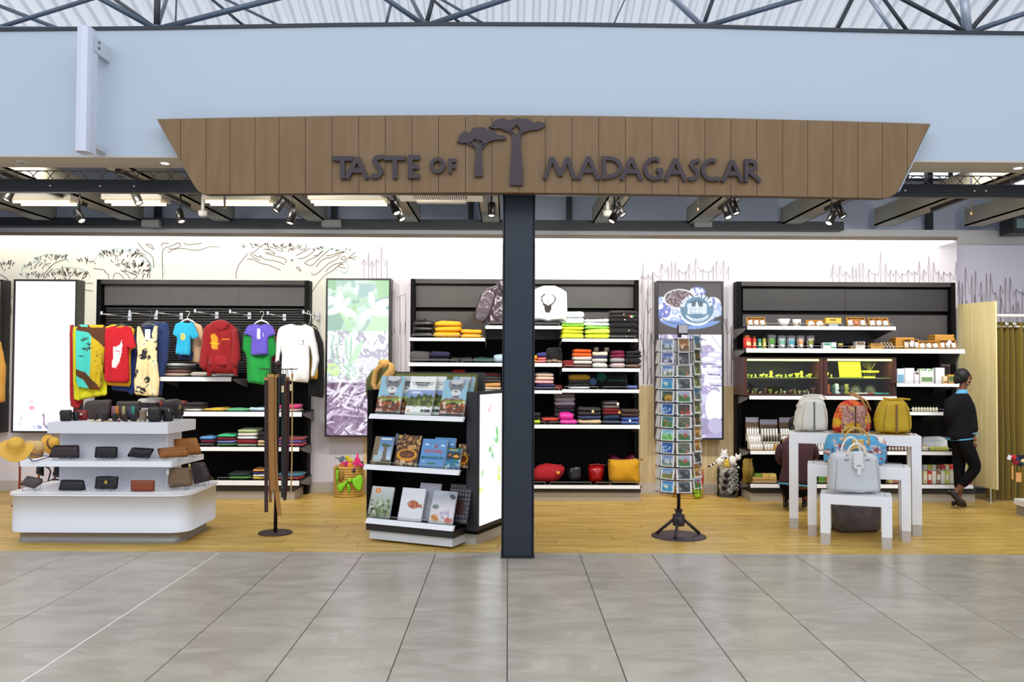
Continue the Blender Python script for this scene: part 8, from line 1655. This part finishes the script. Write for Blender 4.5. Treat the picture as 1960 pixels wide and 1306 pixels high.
def plush(lab, px, py, Y, s, c, limbs, ears=True, head=(0, .5), stripe=None, group=None):
    p = at(px, py, Y); m = mat(c, .9, sheen=.3); t = thing('plush_toy', lab, 'toy', p)
    MB().ell(p, (s*.32, s*.26, s*.4), 12).build('body', m, t); hp = p+Vector((head[0]*s, -.05*s, head[1]*s)); MB().ell(hp, (s*.24, s*.22, s*.22), 12).build('head', m, t)
    if ears:
        for sg in (-1, 1): MB().ell(hp+Vector((sg*s*.16, 0, s*.2)), (s*.08, s*.05, s*.13), 8).build('ear', m, t)
    for (x, z) in limbs:
        e = p+Vector((x*s, -.1*s, z*s)); q = p+(e-p)*.5+Vector((0, -.12*s, .05*s))
        if stripe:
            for k_ in range(6): a = p+(e-p)*(k_/6); b = p+(e-p)*((k_+1)/6); MB().tube([a, b], s*.09, 8).build('stripe', mat(stripe if k_ % 2 else c, .9), t)
        else: MB().tube([p+(e-p)*.15, q, e], [s*.12, s*.1, s*.08], 8).build('limb', m, t)
    return t
Yp = fl(668, 953).y+.15
plush('yellow plush animal on top of the bow-tied basket', 668, 882, Yp+.05, .11, (206, 190, 20), [(-.6, -.3), (.7, -.1)], head=(-.2, .3)); plush('pink plush starfish-like toy on the basket rim', 684, 884, Yp-.1, .13, (226, 40, 120), [(-.6, -.35), (.5, -.5), (.05, .75), (-.2, -.7), (.8, -.6)], False, head=(.0, .2))
plush('magenta plush toy lying below the yellow one', 664, 889, Yp-.08, .1, (190, 20, 110), [(-.8, 0), (.7, .2)], False, head=(-.5, .1)); plush('grey-blue plush bird at the left of the basket', 653, 880, Yp, .09, (100, 120, 140), [(-.8, .3), (.6, .1)], False, head=(.2, .3)); plush('orange round plush in the basket middle', 670, 891, Yp-.13, .09, (236, 150, 40), [(-.4, -.3)], False, head=(0, .2)); plush('orange and white small plush at the left rim of the basket', 654, 892, Yp-.1, .08, (206, 100, 40), [(.5, .1)], False, head=(0, .2)); plush('dark green plush at the right rim of the basket', 693, 892, Yp-.05, .08, (60, 90, 40), [(-.5, .2)], False)
q = fl(1392, 955); Yj = q.y+.17; cxj = X_(1392, Yj); rj = (X_(1412, Yj)-X_(1373, Yj))/2; hj = Z0(893, Yj)
t = thing('glass_jar', 'large cylindrical glass jar full of black and white plush toys on the floor', 'jar', (cxj, Yj, 0)); mb = MB(); vs = [(cxj+rj*math.cos(2*PI*k_/40), Yj+rj*math.sin(2*PI*k_/40), z) for z in (.004, hj) for k_ in range(40)]; mb.add(vs, [(k_, (k_+1) % 40, 40+(k_+1) % 40, 40+k_) for k_ in range(40)], 0, True); mb.build('glass_wall', GLASS, t)
MB().lathe([(rj, 0), (rj, .012), (0, .012)], (cxj, Yj, 0), 32).build('glass_base', mat((120, 116, 110), .2), t); MB().tube([(cxj+rj*math.cos(g), Yj+rj*math.sin(g), hj) for g in np.linspace(0, 2*PI, 33)], .004, 6).build('rim', mat((200, 204, 206), .1), t)
for i in range(26):
    g = -PI*(.08+.84*((i*.618) % 1)); rr = rj*.62; z = .05+(hj-.1)*(i/26); x = cxj+rr*math.cos(g); y = Yj+rr*math.sin(g)*.9; s = .12; px_ = i
    c = ((226, 222, 222), (120, 112, 114), (30, 28, 30), (176, 168, 168))[i % 4]; t = thing('plush_toy', '%s plush lemur packed inside the glass jar, layer %d of it' % (['white', 'grey', 'black', 'pale grey'][i % 4], i//5+1), 'toy', (x, y, z), 0, 'plush toys in the jar')
    MB().ell((x, y, z), (.05, .035, .05), 10).build('body', mat(c, .9), t); MB().ell((x+.03, y-.02, z+.04), (.026, .024, .024), 8).build('head', mat((236, 232, 230), .9), t); MB().ell((x+.035, y-.04, z+.038), (.01, .006, .008), 6).build('face_patch', mat((20, 18, 20), .8), t)
plush('white and black plush lemur standing out of the jar top', 1386, 872, Yj, .15, (232, 228, 226), [(-.5, -.3), (.4, -.3)], True, head=(0, .2)); plush('plush toy with striped tail hanging over the left jar rim', 1376, 884, Yj-.06, .12, (230, 226, 222), [(-1.1, -.5)], False, stripe=(22, 20, 22), head=(.3, .1)); plush('striped zebra plush leaning over the right jar rim', 1402, 882, Yj-.08, .15, (236, 234, 232), [(.6, -.7), (-.6, .2)], True, stripe=(22, 20, 22), head=(.45, .25)); plush('yellow plush peeping out of the jar middle', 1391, 888, Yj-.12, .1, (226, 186, 60), [(.3, -.4)], True, head=(0, .3))
# sock display by the curtain
t = thing('sock_display', 'cluster of patterned socks with cardboard tags at the right edge', 'socks', at(1950, 880, 9.4))
for x, y, c in ((1940, 876, (196, 40, 50)), (1946, 879, (40, 50, 90)), (1951, 876, (20, 22, 40)), (1957, 882, (226, 206, 150)), (1944, 885, (150, 30, 50)), (1953, 888, (30, 36, 60)), (1960, 876, (30, 30, 50))): MB().ell(at(x, y, 9.4), (.035, .03, .03), 10).build('sock', mat(c, .9, var=.3, vs=80), t)
MB(TR(at(1932, 876, 9.38), 0, 0, .3)).box(-.02, .02, 0, .003, -.025, .025).build('white_label', mat((236, 230, 240), .5), t)
for x, y0, y1, w_ in ((1938, 892, 918, 1.5), (1950, 905, 923, 5)): a = at(x-w_, y1, 9.4); b = at(x+w_, y0, 9.4); MB().box(a.x, b.x, 9.4, 9.404, a.z, b.z).build('cardboard_tag', mat((226, 160, 90), .6), t); MB().tube([at(x, y0, 9.4), at(x, 886, 9.4)], .003, 4).build('string', mat((206, 176, 90), .6), t)
MB().tube([at(1962, 880, 9.42), Vector((at(1962, 880, 9.42).x, 9.42, .17))], .01, 8).build('pole', BM, t)
# ================================================================== PEOPLE
def skin(name, J, E, mats, parent, sub=2, root=0):
    """skinned skeleton: J = {name:(px,py,Y,r[,r2])}, E = edges. continuous surface"""
    ks = list(J); me = bpy.data.meshes.new(name); P = [Vector(J[k_][0]) for k_ in ks]
    me.from_pydata([tuple(p) for p in P], [(ks.index(a), ks.index(b)) for a, b in E], [])
    o = bpy.data.objects.new(name, me); C.objects.link(o)
    o.modifiers.new('s', 'SKIN').use_smooth_shade = True; sv = me.skin_vertices if me.skin_vertices else None
    for i, k_ in enumerate(ks):
        r = J[k_][1]; v = me.skin_vertices[0].data[i]; v.radius = (r, r) if not isinstance(r, tuple) else r; v.use_root = (i == root)
    m = o.modifiers.new('b', 'SUBSURF'); m.levels = sub; m.render_levels = sub
    dg = bpy.context.evaluated_depsgraph_get(); nm = bpy.data.meshes.new_from_object(o.evaluated_get(dg)); bpy.data.objects.remove(o)
    nm.name = name; o = bpy.data.objects.new(name, nm); C.objects.link(o); nm.materials.clear()
    for q in (mats if isinstance(mats, list) else [mats]): nm.materials.append(q)
    if parent: nm.transform(wmat(parent).inverted()); o.parent = parent
    return o
def loft(mb, rings, n=20, mi=0):
    """rings: (centre, rx, ry, angle)"""
    vs = []
    for c, rx_, ry_, a in rings:
        for k_ in range(n):
            g = 2*PI*k_/n; x = rx_*math.copysign(abs(math.cos(g))**.85, math.cos(g)); y = ry_*math.copysign(abs(math.sin(g))**.85, math.sin(g)); vs.append((c[0]+x*math.cos(a)-y*math.sin(a), c[1]+x*math.sin(a)+y*math.cos(a), c[2]))
    N = len(rings); fs = [(i*n+k_, i*n+(k_+1) % n, (i+1)*n+(k_+1) % n, (i+1)*n+k_) for i in range(N-1) for k_ in range(n)]
    fs += [tuple(range(n))[::-1], tuple((N-1)*n+k_ for k_ in range(n))]; mb.add(vs, fs, mi, True); return mb
SK = mat((112, 66, 44), .5, var=.06); HAIR = mat((10, 8, 9), .6, bump=.5, bs=60); SUIT = mat((17, 15, 19), .9, var=.15, vs=60, spec=.2); TROU = mat((9, 8, 10), .9, spec=.2); TQ = mat((84, 164, 205), .7); SHOE = mat((18, 15, 16), .3)
YW = 9.68
W = lambda px, py, dy=0: at(px, py, YW+dy)
hd = W(1845, 721); st = fl(1838, 966)
t = thing('person', 'woman walking right in dark suit with turquoise collar and hem, hoop earrings', 'person', (W(1838, 960).x, YW, 0))
J = {'pel': (W(1842, 842), .10), 'wai': (W(1838, 805), .085), 'che': (W(1836, 778), .10), 'nk0': (W(1840, 757), .05), 'nk': (W(1842, 744), .042), 'jaw': (W(1846, 733), .045), 'hd': (hd, .07), 'top': (W(1844, 714), .055),
     'shL': (W(1826, 771, -.01), .036), 'elL': (W(1817, 802, -.04), .03), 'wrL': (W(1828, 824, .15), .024), 'shR': (W(1850, 772, .06), .036), 'elR': (W(1860, 806, .01), .03), 'wrR': (W(1864, 836, -.08), .024),
     'hiL': (W(1838, 850, .05), .075), 'knL': (W(1836, 895, .06), .055), 'anL': (W(1836, 946, .06), .033), 'hiR': (W(1848, 850, -.06), .078), 'knR': (W(1868, 897, -.07), .056), 'anR': (W(1832, 940, -.02), .033),
     'heL': (W(1833, 956, .05), .026), 'toL': (W(1849, 963, .04), .02), 'heR': (W(1824, 946, -.03), .026), 'toR': (W(1842, 958, -.06), .02)}
E_ = [('pel', 'wai'), ('wai', 'che'), ('che', 'nk0'), ('nk0', 'nk'), ('nk', 'jaw'), ('jaw', 'hd'), ('hd', 'top'), ('che', 'shL'), ('shL', 'elL'), ('elL', 'wrL'), ('che', 'shR'), ('shR', 'elR'), ('elR', 'wrR'), ('pel', 'hiL'), ('hiL', 'knL'), ('knL', 'anL'), ('pel', 'hiR'), ('hiR', 'knR'), ('knR', 'anR'), ('anL', 'heL'), ('heL', 'toL'), ('anR', 'heR'), ('heR', 'toR')]
skin('body', J, E_, SK, t)
# face turned right, seen from behind
f_ = hd+Vector((.055, .03, -.015)); MB().ell(hd+Vector((.022, .02, -.02)), (.068, .066, .088), 16).ell(f_+Vector((.040, 0, -.006)), (.014, .012, .016), 8).ell(f_+Vector((.030, 0, -.04)), (.014, .018, .010), 8).ell(f_+Vector((.012, 0, -.066)), (.026, .03, .02), 10).build('face', SK, t)
MB().ell(f_+Vector((.016, -.03, .022)), (.008, .008, .006), 8).build('eye', mat((230, 226, 220), .3), t); MB().ell(hd+Vector((.018, -.066, -.02)), (.014, .008, .022), 8).build('ear', SK, t)
MB().ell(hd+Vector((-.022, 0, .008)), (.082, .08, .086), 16).ell(hd+Vector((-.062, 0, -.02)), (.05, .06, .06), 12).ell(hd+Vector((-.085, 0, -.055)), (.03, .035, .03), 10).build('hair', HAIR, t)
MB().tube([hd+Vector((.022+.022*math.cos(g), -.075, -.062+.024*math.sin(g))) for g in np.linspace(0, 2*PI, 16)], .004, 6).build('hoop_earring', mat((240, 200, 150), .2, .8), t)
MB().ell(hd+Vector((.045, -.045, .045)), (.008, .004, .004), 6).build('hair_clip', mat((230, 230, 230), .3, .6), t)
mb = MB(); loft(mb, [(W(1838, 842), .155, .125, 0), (W(1838, 832), .150, .12, 0), (W(1837, 812), .128, .10, 0), (W(1835, 795), .135, .105, 0), (W(1834, 778), .15, .11, .1), (W(1835, 766), .145, .10, .15), (W(1838, 758), .10, .075, .1), (W(1841, 752), .055, .05, 0)], 24); mb.build('jacket', SUIT, t)
skin('jacket_sleeve', {'z': (W(1832, 770, 0), .07), 'a': (W(1822, 770, -.02), .074), 'b': (W(1817, 785, -.06), .066), 'c': (W(1816, 805, -.03), .06), 'd': (W(1826, 822, .13), .05)}, [('z', 'a'), ('a', 'b'), ('b', 'c'), ('c', 'd')], SUIT, t)
skin('jacket_sleeve', {'z': (W(1844, 771, .03), .07), 'a': (W(1853, 772, .05), .072), 'b': (W(1857, 788, .04), .066), 'c': (W(1860, 806, .01), .06), 'd': (W(1864, 829, -.07), .054)}, [('z', 'a'), ('a', 'b'), ('b', 'c'), ('c', 'd')], SUIT, t)
mb = MB(); N_ = 30; mb.tube([W(1838, 840+1.5*math.sin(g*2))+Vector((.152*math.cos(g), .122*math.sin(g), 0)) for g in np.linspace(0, 2*PI, N_)], .009, 6); mb.build('turquoise_hem', TQ, t)
mb = MB(); mb.tube([W(1864, 830, -.07)+Vector((.044*math.cos(g), .044*math.sin(g), .0)) for g in np.linspace(0, 2*PI, 14)], .006, 6); mb.build('turquoise_cuff', TQ, t); mb = MB(); mb.tube([W(1827, 824, .14)+Vector((.034*math.cos(g), .034*math.sin(g), .0)) for g in np.linspace(0, 2*PI, 14)], .006, 6); mb.build('turquoise_cuff', TQ, t)
mb = MB(); loft(mb, [(W(1838, 759), .075, .062, 0), (W(1840, 754), .066, .056, 0), (W(1842, 748), .052, .048, 0), (W(1842, 746), .048, .044, 0)], 18); mb.build('turquoise_collar', TQ, t)
skin('trousers', {'t': (W(1840, 826), .112), 'p': (W(1842, 842), .118), 'l0': (W(1837, 856, .05), .09), 'l1': (W(1836, 895, .06), .066), 'l2': (W(1835, 938, .06), .05), 'r0': (W(1849, 856, -.06), .092), 'r1': (W(1869, 896, -.07), .068), 'r2': (W(1838, 932, -.03), .05)}, [('t', 'p'), ('p', 'l0'), ('l0', 'l1'), ('l1', 'l2'), ('p', 'r0'), ('r0', 'r1'), ('r1', 'r2')], TROU, t)
def shoe(heel, toe, par):
    h = Vector(heel); e = Vector(toe); d = (e-h); 
    skin('shoe', {'a': (h+Vector((0, 0, .02)), .034), 'b': (h+d*.45+Vector((0, 0, .005)), .034), 'c': (h+d*.8, .034), 'd': (e, .022)}, [('a', 'b'), ('b', 'c'), ('c', 'd')], SHOE, par)
    MB().tube([h+Vector((-.005, 0, .02)), h+Vector((-.012, 0, -.03))], [.022, .016], 8).build('shoe_heel', SHOE, par)
a = W(1826, 955, .05); a.z = .05; b = W(1850, 966, .04); b.z = .03; shoe(a, b, t)
a = W(1818, 942, -.05); b = W(1845, 960, -.10); b.z = .045; shoe(a, b, t)
# hand on the thigh
wr = W(1864, 836, -.08); hdn = {'w': (wr, .022), 'p': (wr+Vector((-.005, -.01, -.045)), (.034, .018))}
mbh = MB()
skin('palm', {'w': (wr+Vector((0, 0, .01)), .022), 'm': (wr+Vector((-.004, -.01, -.03)), .028), 'p': (wr+Vector((-.008, -.015, -.055)), .028)}, [('w', 'm'), ('m', 'p')], SK, t, 2)
for i, (dx, L, bx_) in enumerate(((-.036, .060, -.55), (-.020, .072, -.35), (-.004, .070, -.12), (.012, .055, .1))):
    p0_ = wr+Vector((dx*.8, -.018, -.066)); p1_ = p0_+Vector((bx_*L*.5, -.006, -L*.5)); p2_ = p0_+Vector((bx_*L, .004, -L)); skin('finger', {'a': (p0_, .0095), 'b': (p1_, .0085), 'c': (p2_, .007)}, [('a', 'b'), ('b', 'c')], SK, t, 1)
p0_ = wr+Vector((-.028, -.01, -.03)); skin('thumb', {'a': (p0_, .011), 'b': (p0_+Vector((-.025, -.004, -.018)), .0095), 'c': (p0_+Vector((-.042, -.002, -.034)), .008)}, [('a', 'b'), ('b', 'c')], SK, t, 1)
wl = W(1830, 825, .17); skin('palm', {'w': (wl, .022), 'p': (wl+Vector((.03, .02, -.03)), .025)}, [('w', 'p')], SK, t, 2)
for i in range(4): q = wl+Vector((.03, .0+.012*i, -.05)); skin('finger', {'a': (q, .009), 'b': (q+Vector((-.004, .012, -.03)), .008), 'c': (q+Vector((-.002, .026, -.048)), .007)}, [('a', 'b'), ('b', 'c')], SK, t, 1)
o = MB().tube([W(1802+i*3.0, 836+i*.5, -.2) for i in range(7)], .009, 6).build('strap_end', mat((40, 40, 44), .5), t); 
o['label'] = 'dark striped strap end sticking out'
# crouching person behind the tables
YK = 9.45; K = lambda px, py, dy=0: at(px, py, YK+dy); MAR = mat((70, 40, 50), .9, var=.1, vs=40)
t = thing('person', 'crouching person in maroon jacket with turquoise hem behind the white tables', 'person', (K(1525, 960).x, YK, 0))
J = {'pel': (K(1525, 915), .12), 'wai': (K(1526, 885), .10), 'che': (K(1526, 858, .03), .11), 'nk': (K(1526, 833, .08), .05), 'hd': (K(1526, 812, .12), .08), 'shL': (K(1502, 848, .04), .05), 'elL': (K(1494, 875, .16), .036), 'wrL': (K(1500, 872, .40), .025), 'shR': (K(1550, 848, .04), .05), 'elR': (K(1558, 875, .16), .036), 'wrR': (K(1550, 872, .40), .025),
     'hiL': (K(1512, 925), .09), 'knL': (K(1500, 915, .36), .06), 'anL': (K(1504, 952, .02), .036), 'toL': (K(1503, 960, .16), .028), 'hiR': (K(1538, 925), .09), 'knR': (K(1548, 915, .36), .06), 'anR': (K(1540, 952, .02), .036), 'toR': (K(1541, 960, .16), .028)}
E_ = [('pel', 'wai'), ('wai', 'che'), ('che', 'nk'), ('nk', 'hd'), ('che', 'shL'), ('shL', 'elL'), ('elL', 'wrL'), ('che', 'shR'), ('shR', 'elR'), ('elR', 'wrR'), ('pel', 'hiL'), ('hiL', 'knL'), ('knL', 'anL'), ('anL', 'toL'), ('pel', 'hiR'), ('hiR', 'knR'), ('knR', 'anR'), ('anR', 'toR')]
skin('body', J, E_, SK, t)
MB().ell(K(1526, 814, .10), (.10, .10, .11), 16).ell(K(1522, 824, .06), (.07, .06, .06), 12).build('hair', HAIR, t)
mb = MB(); loft(mb, [(K(1524, 927), .185, .15, 0), (K(1524, 915), .175, .15, 0), (K(1525, 893), .15, .13, 0), (K(1526, 870), .165, .13, 0), (K(1526, 852, .03), .175, .12, 0), (K(1526, 840, .05), .13, .10, 0), (K(1526, 833, .07), .07, .07, 0)], 24); mb.build('jacket', MAR, t)
for sg, x0, x1 in ((-1, 1500, 1491), (1, 1552, 1560)): skin('jacket_sleeve', {'a': (K(x0, 850, .02), .062), 'b': (K(x1, 872, .08), .055), 'c': (K((x0+x1)/2, 884, .22), .05), 'd': (K(x0, 876, .38), .042)}, [('a', 'b'), ('b', 'c'), ('c', 'd')], MAR, t)
mb = MB(); mb.tube([K(1524, 926)+Vector((.188*math.cos(g), .153*math.sin(g), .012*math.sin(2*g))) for g in np.linspace(0, 2*PI, 30)], .010, 6); mb.build('turquoise_hem', TQ, t)
skin('trousers', {'p': (K(1525, 930), .12), 'l0': (K(1510, 934, .06), .09), 'l1': (K(1500, 918, .36), .07), 'l2': (K(1504, 948, .06), .05), 'r0': (K(1540, 934, .06), .09), 'r1': (K(1549, 918, .36), .07), 'r2': (K(1540, 948, .06), .05)}, [('p', 'l0'), ('l0', 'l1'), ('l1', 'l2'), ('p', 'r0'), ('r0', 'r1'), ('r1', 'r2')], TROU, t)
for px in (1504, 1540):
    a = K(px, 955, .0); a.z = .07; b = K(px, 955, .2); b.z = .035; shoe(a, b, t)
for px, sg in ((1500, -1), (1550, 1)):
    w_ = K(px, 872, .42)
    for i in range(4): q = w_+Vector((-.02+.013*i, .05, 0)); skin('finger', {'a': (q, .009), 'b': (q+Vector((0, .03, -.01)), .008), 'c': (q+Vector((0, .045, -.03)), .007)}, [('a', 'b'), ('b', 'c')], SK, t, 1)
    q = w_+Vector((-.03*sg, .02, 0)); skin('thumb', {'a': (q, .01), 'b': (q+Vector((-.02*sg, .02, 0)), .009), 'c': (q+Vector((-.022*sg, .04, -.01)), .008)}, [('a', 'b'), ('b', 'c')], SK, t, 1)
    skin('palm', {'w': (w_, .024), 'p': (w_+Vector((0, .045, 0)), .026)}, [('w', 'p')], SK, t, 1)
# clean-up of unused meshes
for m_ in [m_ for m_ in bpy.data.meshes if m_.users == 0]: bpy.data.meshes.remove(m_)
